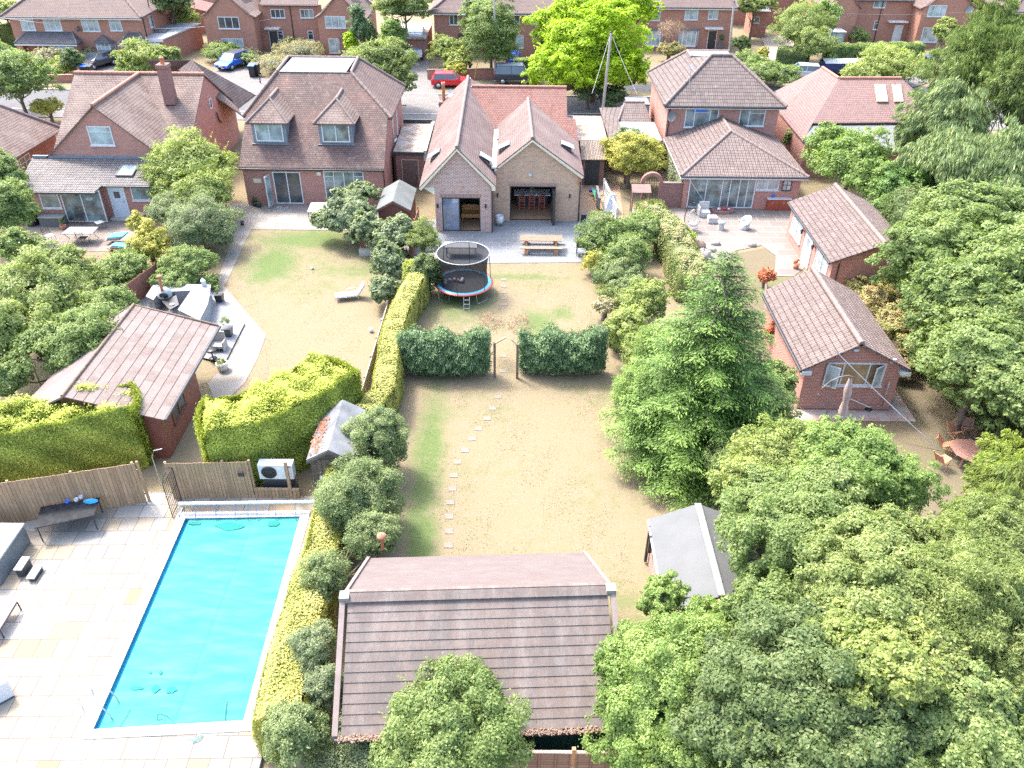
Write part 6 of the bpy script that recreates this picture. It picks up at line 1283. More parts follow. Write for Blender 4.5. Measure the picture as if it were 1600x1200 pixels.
T('laurel', 'grey green bush at the bottom end of the golden terrace hedge', [(460, 1150, 46, 50, 1.8)], 'laurel', 18000, .075, cl=36)
T('golden_conifer', 'pointed yellow green conifer beside the trampoline', [(650, 430, 19, 28, 1.1)], 'thuja', 9000, .10, aspect=.3, up=1.0)
T('shrub', 'fine leaved green shrub behind the trampoline on the left', [(660, 375, 26, 26, 1.5)], 'olive', 12000, .11, aspect=.25)
T('shrub', 'dark leaved shrub at the left side of the trampoline', [(668, 430, 22, 40, 1.3)], 'deep', 12000, .11)
T('fig_tree', 'large leaved fig tree spreading over the beige patio by the red brown shed', [(545, 335, 42, 32, 1.9), (570, 362, 28, 30, 1.4), (508, 345, 22, 15, 1.4), (562, 304, 28, 18, 2.1)], 'grey', 26000, .19, f=(.16, .3), aspect=.7, cl=56)
T('fig_tree', 'second broad leaved bush in front of the timber locker', [(620, 370, 32, 34, 1.4), (608, 410, 28, 28, 1.2), (600, 455, 24, 24, 1.0)], 'grey', 20000, .17, aspect=.7, cl=46)
# golden thuja hedges
def thuja(label, pts, w, h, n, lf, **k): return hedge(label, pts, w, h, LM['thuja'], n, lf, .36, .09, aspect=.35, name='thuja_hedge', jit=.6, **k)
ha, hb = G(-60, 800, 0), G(232, 735, 0)
thuja('huge clipped golden thuja hedge behind the lower left wooden fence', [(ha.x, ha.y + 1.3), (hb.x - .5, hb.y + 1.3)], 2.2, 3.0, 105000, .14, round_=.5)
hedge('clipped golden thuja hedge above the heat pump, curving round to the right', [(-12.3, 26.3), (-10.9, 26.7), (-9.6, 27.8), (-8.6, 29.0), (-7.9, 30.2)], 2.9, 3.05, LM['thuja'], 100000, .13, .34, .09, aspect=.35, name='thuja_hedge', jit=.6, round_=.5)
# ---- left gardens
T('tree', 'broad pale leaved tree at the left edge in front of the long golden fence hedge', [(60, 470, 85, 62, 2.8), (10, 530, 60, 60, 2.8), (95, 420, 50, 34, 2.4)], 'olive', 60000, .13, cl=70)
T('tree', 'dark green spreading tree beside the garden building roof', [(120, 540, 72, 56, 2.6), (165, 490, 50, 40, 2.2), (5, 590, 40, 34, 2.4)], 'mid', 60000, .12, cl=66)
T('tree', 'tall dark tree cut by the left edge below the brown roofed bungalow', [(10, 330, 42, 50, 2.6), (0, 270, 34, 34, 3.2), (30, 390, 30, 34, 1.8)], 'mid', 36000, .15, cl=46)
T('tree', 'pale yellow green feathery tree at the corner of the grey tiled lean-to', [(298, 258, 66, 46, 3.0), (320, 300, 50, 36, 2.4), (268, 290, 34, 28, 2.2)], 'pale', 42000, .15, cl=56)
T('shrub', 'grey leaved buddleia like shrub below the feathery tree', [(310, 350, 58, 42, 1.7), (345, 370, 24, 34, 1.2), (270, 330, 40, 26, 1.6)], 'grey', 40000, .13, cl=56, aspect=.3)
T('gold_shrub', 'bright yellow shrub beside the blue garden parasol and table', [(235, 385, 30, 36, 1.3), (215, 350, 16, 20, 1.2)], 'gold', 13000, .12)
T('shrub', 'fresh green shrub between the yellow shrub and the pizza oven', [(295, 415, 42, 30, 1.1), (268, 440, 30, 20, .9)], 'mid', 22000, .11)
T('shrub', 'mid green shrub left of the yellow one on the worn lawn', [(195, 420, 44, 30, 1.1), (175, 445, 30, 22, .9)], 'mid', 20000, .12)
T('shrub', 'dead brown twiggy shrub on the worn lawn', [(140, 418, 26, 22, .8)], 'copper', 1200, .09, cor=0, aspect=.2)
T('shrub', 'small green bush at the turn of the pale path', [(328, 440, 14, 12, .5)], 'mid', 3000, .1)
# ---- street and far gardens
T('lime_tree', 'huge bright lime yellow tree by the road', [(930, 85, 92, 72, 4.4, .5), (900, 45, 66, 52, 5.9, .6), (885, 120, 56, 40, 3.0, .6), (975, 115, 50, 36, 3.2, .6), (975, 20, 55, 40, 6.6, .6)], 'lime', 100000, .22, cl=110, f=(.13, .24), tr=.28)
T('tree', 'big dark rounded tree beside the road at the upper left', [(25, 125, 48, 38, 3.8), (-10, 100, 40, 34, 4.2)], 'mid', 40000, .18, cl=50)
T('hedge_shrub', 'yellow topped bushy hedge between the road and the far left bungalow', [(75, 168, 24, 12, 1.4)], 'gold', 6000, .14)
T('tree', 'small yellow green tree in front of the flat roofed garage', [(222, 92, 36, 26, 3.0), (215, 108, 30, 16, 2.2)], 'pale', 16000, .2, cl=34)
T('tree', 'pale green shrubby tree right of the yellow green one', [(262, 95, 18, 22, 2.6)], 'olive', 7000, .2)
T('topiary_shrub', 'clipped dark green topiary dome behind the brick garden wall', [(113, 95, 16, 17, 1.6)], 'deep', 8000, .14, jit=.3, f=(.3, .4), sho=0)
T('shrub', 'pale cream flowering shrub in front of the dark porch', [(72, 88, 24, 13, 1.3)], 'fawn', 6000, .16)
T('shrub', 'pale flowering shrub between the topiary dome and the grey car', [(140, 84, 18, 9, 1.0)], 'fawn', 4000, .16)
T('shrub', 'loose flower bed of greens and yellows behind the brick garden wall', [(88, 110, 30, 11, .6)], 'pale', 6000, .14)
T('shrub', 'dark ivy bush beside the white bay window', [(126, 73, 9, 12, 1.6)], 'deep', 3000, .16)
hedge('clipped dark hedge with bright top at the left edge by the wide brick pair', [G(-10, 80), G(30, 76)], 2.2, 2.6, LM['mid'], 8000, .2)
hedge('long clipped green hedge behind the covered trailer', [G(1288, 100), G(1432, 98)], 1.8, 2.0, LM['mid'], 22000, .17)
T('shrub', 'yellow green spreading shrub behind the pink roof ridge', [(1390, 103, 50, 24, 1.9), (1340, 118, 30, 16, 1.6)], 'pale', 22000, .18, cl=40)
T('topiary_shrub', 'rounded clipped bush in front of the white canopy doorway', [(1342, 58, 15, 11, 1.3)], 'mid', 5000, .16, jit=.3, f=(.3, .4), sho=0)
T('willow_tree', 'pale weeping tree beside the tan driveway', [(1248, 45, 48, 34, 3.6), (1275, 70, 34, 26, 2.8)], 'olive', 34000, .2, aspect=.3, cl=50)
T('tree', 'light green tree standing behind the pale weeping tree', [(1285, 25, 26, 22, 4.2)], 'bright', 10000, .2)
hedge('dark clipped hedge under the pale weeping tree', [G(1212, 108), G(1258, 112)], 1.8, 2.2, LM['deep'], 9000, .18)
T('shrub', 'mixed green roadside bushes right of the hipped brown roof', [(1190, 112, 34, 16, 1.3), (1225, 118, 26, 16, 1.3), (1170, 96, 24, 12, 1.2)], 'mid', 18000, .17)
T('gold_shrub', 'small round golden shrub on the far lawn near the brick store', [(1193, 83, 9, 9, .8)], 'gold', 2500, .14)
T('shrub', 'dark bush beside the tall grey pole and the brick terrace', [(1158, 68, 14, 12, 1.4)], 'deep', 4500, .17)
T('weeping_tree', 'pinkish bare weeping tree in front of the white bow window', [(1048, 50, 22, 18, 3.0)], 'copper', 2600, .16, cor=0, aspect=.15, jit=.9)
T('shrub', 'red and green shrub under the pinkish weeping tree', [(1048, 80, 20, 13, 1.2)], 'photin', 6000, .16)
T('shrub', 'dark red and green shrub beside the road at the foot of the lime tree', [(920, 135, 26, 26, 2.0), (955, 150, 24, 16, 1.2)], 'deep', 14000, .17)
T('round_tree', 'golden evergreen ball with a grey green middle beside the brick arch', [(985, 245, 44, 38, 2.4)], 'gold', 26000, .13, cl=50)
T('holly', 'grey green holly growing out of the golden ball', [(983, 225, 25, 24, 3.0)], 'grey', 9000, .13)
T('tree', 'rounded pale green roadside tree behind the dormer house', [(600, 100, 48, 34, 4.2), (620, 125, 28, 26, 3.2)], 'olive', 42000, .17, cl=56)
T('conifer_tree', 'tall narrow dark conifer near the white motorhome', [(562, 45, 15, 38, 3.6), (578, 58, 12, 20, 2.4)], 'conif', 14000, .2, aspect=.3)
T('tree', 'slim light green tree beside the white motorhome', [(615, 55, 18, 26, 3.2)], 'bright', 10000, .18)
T('shrub', 'yellow green bush in front of the dark conifer', [(548, 70, 11, 20, 2.0)], 'lime', 4500, .17)
T('tree', 'large rounded tree at the top edge behind the flat garage roof', [(632, 8, 44, 30, 5.5)], 'olive', 20000, .24, cl=40)
T('tree', 'big leafy roadside tree around the grey telegraph pole', [(768, 55, 42, 56, 4.2), (745, 30, 26, 30, 5.2), (778, 85, 20, 18, 2.6)], 'mid', 46000, .19, cl=66)
T('shrub', 'bright yellow green shrub in front of the half hidden house', [(697, 78, 24, 20, 2.0), (715, 95, 26, 16, 1.4)], 'pale', 15000, .18)
T('gold_shrub', 'low golden hedge shrub on the roadside brick wall', [(712, 109, 18, 7, 1.0)], 'gold', 4000, .13)
T('shrub', 'long pale wild grasses and shrubs in the garden above the dormer house', [(430, 100, 34, 22, .9), (470, 78, 40, 12, .9), (385, 82, 16, 8, .8)], 'fawn', 14000, .18, aspect=.2)
T('shrub', 'green shrub at the foot of the left gable by the blue hatchback', [(345, 82, 28, 8, .9), (392, 92, 14, 9, .9)], 'mid', 8000, .16)
T('shrub', 'dark evergreen bush beside the brown downpipe of the two gabled house', [(450, 66, 9, 9, 1.2)], 'deep', 3000, .17)
hedge('low green hedge beside the black sport utility car', [G(805, 112), G(838, 112)], 1.4, 1.3, LM['mid'], 4000, .16)
T('tree', 'far green tree at the top left corner', [(8, 20, 26, 20, 4)], 'olive', 8000, .24)
T('tree', 'far green tree at the top edge right of the brick terrace', [(1180, 8, 30, 16, 4)], 'pale', 9000, .24)
T('tree', 'far tree with pale leaves behind the garage on the left', [(285, 25, 22, 18, 3)], 'pale', 7000, .22)
T('tree', 'dark far tree at the top edge left of the two gabled house', [(265, 2, 46, 10, 5)], 'deep', 9000, .26)
T('tree', 'light far tree at the top edge near the right hand houses', [(1500, 5, 40, 18, 4)], 'pale', 9000, .26)
T('shrub', 'yellow green weeping shrub at the foot of the upper right gable', [(1475, 50, 16, 22, 2.4)], 'pale', 7000, .18)
# ivy on the wall of the extension, grass tufts
iv = thing('ivy', 'pale variegated ivy covering the side wall of the tiled extension', 'climber', (11.8, 58, 0)); n = 9000
P = np.stack([11.85 - RNG.random(n) * .12, RNG.uniform(55.6, 61.8, n), RNG.uniform(.1, 2.35, n)], 1); leaf_object('foliage', P, np.stack([-np.ones(n), RNG.normal(size=n) * .5, RNG.normal(size=n) * .5 + .4], 1), .12 * RNG.uniform(.6, 1.3, n), RNG.random(n), LM['ivy'], iv, ORG[iv.name], .8)
n = 26000; xs = RNG.uniform(-3.9, 4.5, n); ys = RNG.uniform(19.5, 46.5, n); P = np.stack([xs, ys, np.full(n, .02)], 1); xs2 = RNG.uniform(-17, -8, n // 2); ys2 = RNG.uniform(30, 51, n // 2); P = np.concatenate([P, np.stack([xs2, ys2, np.full(n // 2, .02)], 1)])
wv = np.sin(P[:, 0] * 1.3 + P[:, 1] * .7) + np.sin(P[:, 0] * 2.9 - P[:, 1] * 1.7) + RNG.normal(size=len(P)) * .8; P = P[wv > .6]; n = len(P)
go = leaf_object('grass_tufts', P, np.stack([RNG.normal(size=n), RNG.normal(size=n), np.full(n, 1.2)], 1), .045 * RNG.uniform(.5, 1.4, n), RNG.random(n), M_leaf('dry_grass_blades', [(.24, .195, .12), (.22, .20, .11), (.17, .20, .08)], .3), None, (0, 0, 0), .5, along=np.stack([RNG.normal(size=n) * .6, RNG.normal(size=n) * .6, np.ones(n) * .6], 1))
tag(go, 'short dry grass tufts standing on the lawns', 'grass', None, 'stuff')
print('LEAVES', LEAFN[0])
# ================================================================ pool and terrace
pool = thing('swimming_pool', 'rectangular swimming pool with white coping in a pale stone terrace', 'pool', (-10.4, 19, 0))
m = MB(); PI_ = [pa, pb, pc, pd]; PO = list(POUT); up = Vector((0, 0, .03))
for i in range(4):
    a, b, c, d = PI_[i], PI_[(i + 1) % 4], PO[(i + 1) % 4], PO[i]; ins = [Vector((p.x, p.y, TZ)) for p in (a, b)]
    m.add([a + up, b + up, c + up, d + up], [(0, 1, 2, 3)]); m.add([a + up, b + up, b - up, a - up], [(0, 1, 2, 3)]); m.add([d + up, c + up, c - up, d - up], [(0, 3, 2, 1)])
m.build('coping', M_slabs('white_coping_stone', [(.47, .455, .43), (.43, .415, .39), (.49, .47, .455)], .62, .62, (.38, .36, .33), R(-1.5), var=.15, dirt=(.45, .43, .40)), pool)
BL = M_plain('blue_pool_liner', (.02, .22, .42), .3, .2, 2)
m = MB()
for i in range(4): a, b = PI_[i], PI_[(i + 1) % 4]; m.poly([a, b, Vector((b.x, b.y, .004)), Vector((a.x, a.y, .004))])
m.build('basin_wall', BL, pool)
m = MB(); m.poly([Vector((p.x, p.y, .012)) for p in PI_]); m.build('water', M_plain('pool_water', (.02, .30, .42), .05, .1), pool)
# solar bubble cover
nx, ny = 70, 150; vs = []; fs = []; rg = np.random.default_rng(3)
A_, B_, C_, D_ = [np.array(p) for p in (pa, pb, pc, pd)]
for j in range(ny + 1):
    t = j / ny
    for i in range(nx + 1):
        s = .03 + .965 * i / nx; p = (A_ * (1 - s) + B_ * s) * (1 - t) + (D_ * (1 - s) + C_ * s) * t
        y = p[1]; x = p[0]; edge = min(1, min(s, 1 - s) * 8)
        h = .010 * math.sin(y * 7.0 + 1.8 * math.sin(x * 1.3) + math.sin(y * 1.9) * 2) * edge * math.sin(y * .7 + x + 1) ** 2 + .005 * math.sin(y * 17 + x * 2.0 + 3 * math.sin(x * .8 + y)) * math.sin(x * 2 + y * .6) + .003 * math.sin(x * 5 + y * 1.1)
        h -= .02 * math.exp(-((x - (-10.05 - (23 - y) * .012)) / .05) ** 2)
        vs.append((x, y, TZ - .055 + h))
for j in range(ny):
    for i in range(nx): a = j * (nx + 1) + i; fs.append((a, a + nx + 1, a + nx + 2, a + 1))
mc, nt, b = _new('cyan_bubble_cover'); tc = nt.nodes.new('ShaderNodeTexCoord')
vo = N(nt, 'ShaderNodeTexVoronoi', i_Scale=28.0); nt.links.new(tc.outputs['Object'], vo.inputs['Vector'])
f = noise(nt, 1.1, 5, .6, sx=(.5, 2.2, 1)); f2 = noise(nt, .75, 3, .5)
o = ramp(nt, f, [(.34, (.025, .195, .17)), (.5, (.038, .215, .185)), (.7, (.065, .245, .21))]); o = mixc(nt, ramp(nt, f2, [(.66, (0, 0, 0)), (.69, (1, 1, 1))]), o, (.03, .19, .165))
nt.links.new(o, b.inputs['Base Color']); b.inputs['Roughness'].default_value = .55; b.inputs['Specular IOR Level'].default_value = .08
bump(nt, b, vo.outputs['Distance'], -.35, .012)
m = MB(); m.add(vs, fs, True); cv = m.build('pool_cover', mc, None, org=(-10.4, 19, TZ)); tag(cv, 'bright cyan bubble cover floating on the swimming pool, wrinkled across', 'pool cover')
# puddles on the cover
t = thing('puddle', 'dark cyan puddles lying on the near end of the pool cover', 'puddle', (-11, 15.5, TZ)); pm = M_plain('puddle_water', (.02, .185, .165), .6, .05, spec=.05)
m = MB()
for (px, py, rx, ry) in ((214, 1075, 13, 3), (243, 1076, 8, 6), (268, 1078, 10, 5), (235, 1051, 3, 2), (251, 1051, 3, 3), (305, 818, 14, 3), (358, 822, 34, 9), (428, 818, 16, 6)):
    c = G(px, py, TZ - .035); rr = random.Random(px); m.poly([(c.x + math.cos(a * .524) * rx * .017 * rr.uniform(.7, 1.2), c.y + math.sin(a * .524) * ry * .024 * rr.uniform(.7, 1.2), TZ - .034) for a in range(12)])
m.build('water', pm, t)
# roller
rl = thing('cover_roller', 'long white tube roller with blue straps at the head of the pool', 'roller', (-10.4, 23.9, TZ)); za = TZ + .48; a = G(279, 787, za); b = G(492, 784, za)
m = MB(); m.tube([a, b], .07, 12); m.build('tube', WHITE, rl)
m = MB()
for e in (a, b):
    for s in (-1, 1): m.tube([e, (e.x, e.y + s * .28, TZ + .03)], .025, 6)
    m.tube([(e.x, e.y - .32, TZ + .03), (e.x, e.y + .32, TZ + .03)], .03, 6)
m.lathe([(.16, -.01), (.18, 0), (.16, .01)], (0, 0, 0), 14); 
m.build('stand', STEEL, rl); m = MB()
SBL = M_plain('blue_strap', (.05, .16, .35), .6, .1)
for px in (306, 338, 368, 388, 402, 431, 462): e = a + (b - a) * ((px - 279) / 213); q = G(px + (0 if px < 400 else 1), 813, TZ - .03); m = MB(); m.tube([e + Vector((0, -.07, 0)), (e.x, e.y - .25, TZ + .25), q], .012, 5); m.build('strap', SBL, rl)
ld = thing('pool_ladder', 'pale steel pool ladder with two hooped handrails at the near left side of the pool', 'ladder', (-13, 15.6, TZ))
for (p0, p1, p2) in (((150, 1095), (135, 1062), (182, 1090)), ((136, 1122), (120, 1090), (172, 1117))):
    s = G(*p0, TZ); tp = G(*p1, TZ + .75); e = G(*p2, TZ + .12); m = MB(); m.tube([s, s + Vector((.02, 0, .5)), tp, tp + Vector((.25, 0, .0)), (tp + e) / 2 + Vector((.15, 0, .18)), e, e - Vector((0, 0, .15))], .022, 8); m.build('handrail', STEEL, ld)
hm = M_plain('turquoise_hose', (.01, .30, .42), .4, .1)
def hose(lab, pts, r=.012, mat=hm, z=TZ, name='hose'):
    q = [G(x, y, z) for x, y in pts]; m = MB(); P = []
    for i in range(len(q) - 1):
        for k in range(4): P.append(q[i].lerp(q[i + 1], k / 4))
    P.append(q[-1]); P = [(P[max(0, i - 1)] + P[i] + P[min(len(P) - 1, i + 1)]) / 3 for i in range(len(P))]; m.tube(P, r, 6); return tag(m.build(name, mat, None, org=q[0]), lab, name)
hose('thin blue hose looped over the near edge of the pool cover', [(182, 1140), (195, 1120), (203, 1106)], z=TZ + .0)
hose('dark blue hose curling over the middle of the near pool edge', [(248, 1140), (258, 1136), (255, 1120), (244, 1124), (245, 1112), (262, 1117), (280, 1135)], z=TZ + .0)
hose('small tangle of blue cord lying on the coping in front of the pool', [(290, 1158), (297, 1153), (303, 1158), (309, 1151), (317, 1148), (311, 1156), (299, 1160)], z=TZ + .05)
hose('blue pole net lying on the right side of the pool cover', [(354, 1092), (351, 1115), (350, 1136)], .015, z=TZ + .0, name='pole')
# hot tub
c0 = G(37, 819, TZ + .9); c1 = G(0, 872, TZ + .9); d1 = (c1 - c0); d1.z = 0; d1.normalize(); d2 = Vector((d1.y, -d1.x, 0)); d2 = d2 if d2.x < 0 else -d2
t = thing('hot_tub', 'grey hot tub with pale cover cut by the left edge', 'hot tub', (c0.x, c0.y, TZ))
o = Vector((c0.x, c0.y, TZ)); m = MB(); m.obox(o, d1 * 2.2, d2 * 2.2, (0, 0, .82)); m.build('cabinet', M_plain('grey_tub_cabinet', (.13, .15, .16), .5, .1), t, bevel=.06)
m = MB(); m.obox(o + Vector((0, 0, .83)) - d1 * .04 - d2 * .04, d1 * 2.28, d2 * 2.28, (0, 0, .11)); m.build('cover', M_plain('pale_grey_cover', (.26, .265, .27), .6, .06), t, bevel=.04)
t = thing('tub_steps', 'two grey plastic steps standing against the hot tub', 'steps', tuple(G(48, 890, TZ)))
s0 = G(30, 902, TZ); ddx = d1
for k, (px, py, h) in enumerate(((40, 880, .42), (60, 893, .22))):
    q = G(px, py, TZ + h); m = MB(); m.obox(q - d1 * .33 - d2 * .0 + Vector((0, 0, -.05)), d1 * .66, d2 * .30, (0, 0, .05)); tr = m.build('tread', M_plain('pale_tread' + str(k), (.34, .35, .36), .6, .1), t, bevel=.015)
    m = MB(); m.obox(Vector((q.x, q.y, TZ)) - d1 * .28 + d2 * .02, d1 * .56, d2 * .25, (0, 0, h - .055)); m.build('riser', DARK, t)
t = thing('sun_chair', 'pink cushioned chair with dark frame cut by the left edge of the terrace', 'chair', tuple(G(5, 960, TZ))); a, b, c = G(-30, 950, TZ + .4), G(27, 941, TZ + .4), G(0, 985, TZ + .4)
m = MB(); m.prism([a, b, c, G(-30, 1000, TZ + .4)], (0, 0, .08)); m.build('cushion', M_plain('pink_cushion', (.55, .38, .36), .8, .1), t); m = MB(); m.tube([a, b, c], .03, 6); m.tube([b, (b.x, b.y, TZ)], .025, 6); m.tube([c, (c.x, c.y, TZ)], .025, 6); m.build('frame', DARK, t)
t = thing('cabinet', 'white garden cabinet cut by the left edge near the bottom', 'cabinet', tuple(G(5, 1090, TZ))); a, b, c = G(-40, 1040, TZ + .7), G(2, 1050, TZ + .7), G(23, 1088, TZ + .0)
b0 = Vector((c.x, c.y, TZ)); m = MB(); m.prism([b0, b0 + Vector((-1.2, -1.1, 0)), b0 + Vector((-1.9, -.4, 0)), b0 + Vector((-.7, .7, 0))], (0, 0, .75)); m.build('body', WHITE, t, bevel=.02); m = MB(); m.tube([b0 + Vector((.01, .0, .03)), b0 + Vector((-1.2, -1.12, .03))], .025, 6); m.build('plinth', DARK, t)
# black table with things on it
t = thing('garden_table', 'black topped metal table by the wooden fence, cups and a blue tray on it', 'table', tuple(G(105, 820, TZ)))
tz = TZ + .74; q = [G(54, 826, tz), G(64, 793, tz), G(156, 778, tz), G(147, 806, tz)]; m = MB(); m.prism(q, (0, 0, .03)); m.build('table_top', M_plain('black_glass_top', (.02, .022, .025), .6, .5, 5, spec=.1), t)
for e in q:
    c_ = sum(q, Vector()) / 4; e = e.lerp(c_, .07); m = MB(); m.tube([e, (e.x, e.y, TZ)], .022, 6); m.build('leg', DARK, t)
m = MB(); m.tube(q + [q[0]], .018, 5); m.build('rim', DARK, t)
for i, (px, py, mt, lab) in enumerate(((106, 786, BLUEP, 'navy tub at the left end of the things on the black table'), (120, 783, WHITE, 'white mug in front of the navy tub on the black table'), (127, 779, WHITE, 'white pot in the middle of the things on the black table'))):
    p = G(px, py, tz + .03); m = MB(); m.lathe([(.001, 0), (.07, 0), (.085, .13), (.07, .13), (.06, .03), (.001, .03)], p, 12); tag(m.build('cup', mt, None, org=p), lab, 'cup')
p = G(142, 784, tz + .035); m = MB(); m.lathe([(.001, 0), (.2, 0), (.24, .04), (.22, .04), (.19, .015), (.001, .015)], p, 20, sx=1.2, sy=.6); tag(m.build('tray', M_plain('cyan_tray', (.02, .30, .60), .4, .1), None, org=p), 'bright blue oval tray at the right end of the black table', 'tray')
# ---- fences
def board_fence(name, label, a, b, h, mat, bw=.14, th=.022, gap=.006, z=0.0, post=2.2, rail=True, cat='fence', group=None, skew=0.0, postmat=None):
    a, b = Vector((a[0], a[1], z)), Vector((b[0], b[1], z)); t = thing(name, label, cat, tuple(a), group); d = b - a; L = d.length; d.normalize(); n = Vector((d.y, -d.x, 0)); m = MB(); k = int(L / bw); rr = random.Random(int(L * 100))
    for i in range(k): m.obox(a + d * i * bw + n * .004 * rr.random(), d * (bw - gap), n * th, Vector((0, 0, h + rr.uniform(-.012, .012))))
    m.build('boards', mat, t)
    for i in range(int(L / post) + 2):
        s = min(L, i * post); m = MB(); m.obox(a + d * (s - .04) - n * .10, d * .09, n * .09, (0, 0, h + .03)); m.build('post', postmat or mat, t)
        if s >= L: break
    if rail: m = MB(); m.obox(a - n * .05 + Vector((0, 0, h * .8)), d * L, n * .045, (0, 0, .08)); m.obox(a - n * .05 + Vector((0, 0, h * .2)), d * L, n * .045, (0, 0, .08)); m.build('rail', mat, t)
    return t
FW = M_board('golden_brown_fence_wood', (.37, .245, .145), (.27, .18, .105))
fa, fb = G(-60, 830, TZ), G(233, 784, TZ)
board_fence('board_fence', 'upright golden brown board fence under the huge golden hedge at lower left', fa, fb, Y(213, 724, fb.y).z - TZ + .02, FW, .14, z=TZ)
ga, gb = G(283, 779, TZ), G(400, 776, TZ); fh = Y(265, 724, ga.y).z - TZ
fbx = board_fence('board_fence', 'upright board fence with a small square vent, left of the heat pump', (ga.x - .25, ga.y), gb, fh, FW, .11, z=TZ)
gc = G(472, 769, TZ); m = MB(); m.box((gb.x, gb.y - .02, TZ), (gc.x, gb.y + .02, TZ + .42)); m.build('low_boards', FW, fbx); m = MB(); m.box((gc.x - .42, gb.y - .04, TZ), (gc.x - .3, gb.y + .06, TZ + fh)); m.box((gb.x, gb.y - .05, TZ + .38), (gc.x, gb.y + .05, TZ + .46)); m.box((ga.x - .25, gb.y - .06, TZ), (gc.x, gb.y - .025, TZ + .10)); m.build('frame', FW, fbx)
v_ = Y(377, 740, ga.y); m = MB(); m.box((v_.x - .13, ga.y - .07, v_.z - .1), (v_.x + .13, ga.y - .045, v_.z + .1)); m.build('vent', BLACK, fbx)
hp = thing('heat_pump', 'white heat pump with round black fan grille in a gap of the board fence', 'heat pump', (gb.x + .6, gb.y + .3, TZ)); x0 = Y(404, 740, gb.y + .2).x; x1 = Y(458, 740, gb.y + .2).x; zt = Y(430, 727, gb.y + .2).z; zb = zt - .74
m = MB(); m.box((x0, gb.y + .2, zb), (x1, gb.y + .6, zt)); m.build('casing', WHITE, hp, bevel=.02)
m = MB(); cx_ = x0 + .43; cz = (zb + zt) / 2
m.lathe([(.001, 0), (.30, 0), (.31, .02), (.27, .035), (.001, .03)], (0, 0, 0), 28); m.v = [Vector((cx_ + v.x, gb.y + .195 - v.z, cz + v.y)) for v in m.v]
for k in range(1, 6):
    pts = [(cx_ + math.cos(a * .314) * .05 * k, gb.y + .15, cz + math.sin(a * .314) * .05 * k) for a in range(21)]; m.tube(pts, .006, 4)
m.build('fan_grille', BLACK, hp); m = MB(); m.box((x0 + .1, gb.y + .25, TZ + .3), (x1 - .1, gb.y + .6, zb)); m.box((x0 + .0, gb.y + .21, TZ), (x1, gb.y + .6, TZ + .30)); m.build('foot', DARK, hp); m = MB(); m.box((x1 - .22, gb.y + .192, zt - .12), (x1 - .08, gb.y + .199, zt - .06)); m.build('badge', BLUEP, hp)
gt = thing('iron_gate', 'black wrought iron gate standing open between the two golden hedges', 'gate', tuple(G(283, 806, TZ))); a, b = G(270, 808, TZ), G(284, 783, TZ); d = (b - a); L = d.length; d.normalize(); m = MB(); H = 1.75
for i in range(9): s = L * i / 8; m.tube([a + d * s, a + d * s + Vector((0, 0, H + .0 * i))], .011 if i % 8 else .02, 5)
for z in (.12, .9, H): m.tube([a + Vector((0, 0, z)), b + Vector((0, 0, z))], .014, 5)
m.tube([a + d * (L * k / 8) + Vector((0, 0, H + .28 * math.sin(math.pi * k / 8))) for k in range(9)], .014, 5); m.build('gate_leaf', BLACK, gt)
m = MB(); a2 = G(252, 760, TZ); m.tube([a2, a2 + Vector((0, 0, 1.6)), a2 + Vector((.15, 0, 1.9)), a2 + Vector((.5, 0, 2.0))], .02, 6); m.build('arch', STEEL, gt)
# near fence, lapped panels
FO = M_board('orange_lapped_fence', (.32, .17, .105), (.25, .13, .08), .12, horiz=True)
fy = 12.55; ft = Y(895, 1174, fy).z; fx0 = Y(700, 1180, fy).x; pxp = Y(896, 1180, fy).x; k = 1.86
for i, s in enumerate((-2, -1, 0, 1)):
    lab = ['orange lapped fence panel hidden left under the round tree', 'orange lapped fence panel left of the taller post at the bottom edge', 'orange lapped fence panel right of the taller post at the bottom edge', 'orange lapped fence panel under the glossy bright green tree'][i]
    x0 = pxp + s * k + .05; x1 = x0 + k - .10; t = thing('lapped_fence', lab, 'fence', (x0, fy, 0), 'lapped fence panels at the bottom edge'); m = MB(); nb = 16
    for j in range(nb): z0 = j * (ft - .05) / nb; m.obox((x0, fy + .0, z0), (x1 - x0, 0, 0), (0, -.012, .0), (0, .022, (ft - .05) / nb * 1.15))
    m.build('slats', FO, t); m = MB(); m.box((x0, fy - .05, ft - .05), (x1, fy + .03, ft)); m.build('cap', M_plain('pink_brown_cap', (.50, .33, .25), .8, .1), t)
    m = MB()
    for f in (0, .235, .49, .745, .975): m.box((x0 + f * (x1 - x0), fy - .05, 0), (x0 + f * (x1 - x0) + .045, fy - .013, ft - .05))
    m.build('batten', FO, t)
for i, s in enumerate((-1, 0, 1, 2)):
    m = MB(); x = pxp + s * k; m.box((x - .05, fy - .05, 0), (x + .05, fy + .05, ft + .14)); tag(m.build('fence_post', WOODM, None, org=(x, fy, 0)), ['fence post under the round tree at the bottom edge', 'tall timber fence post in the open at the bottom edge', 'fence post hidden right of the glossy tree trunk', 'fence post at the right of the lapped panels'][i], 'post', 'posts of the lapped fence')
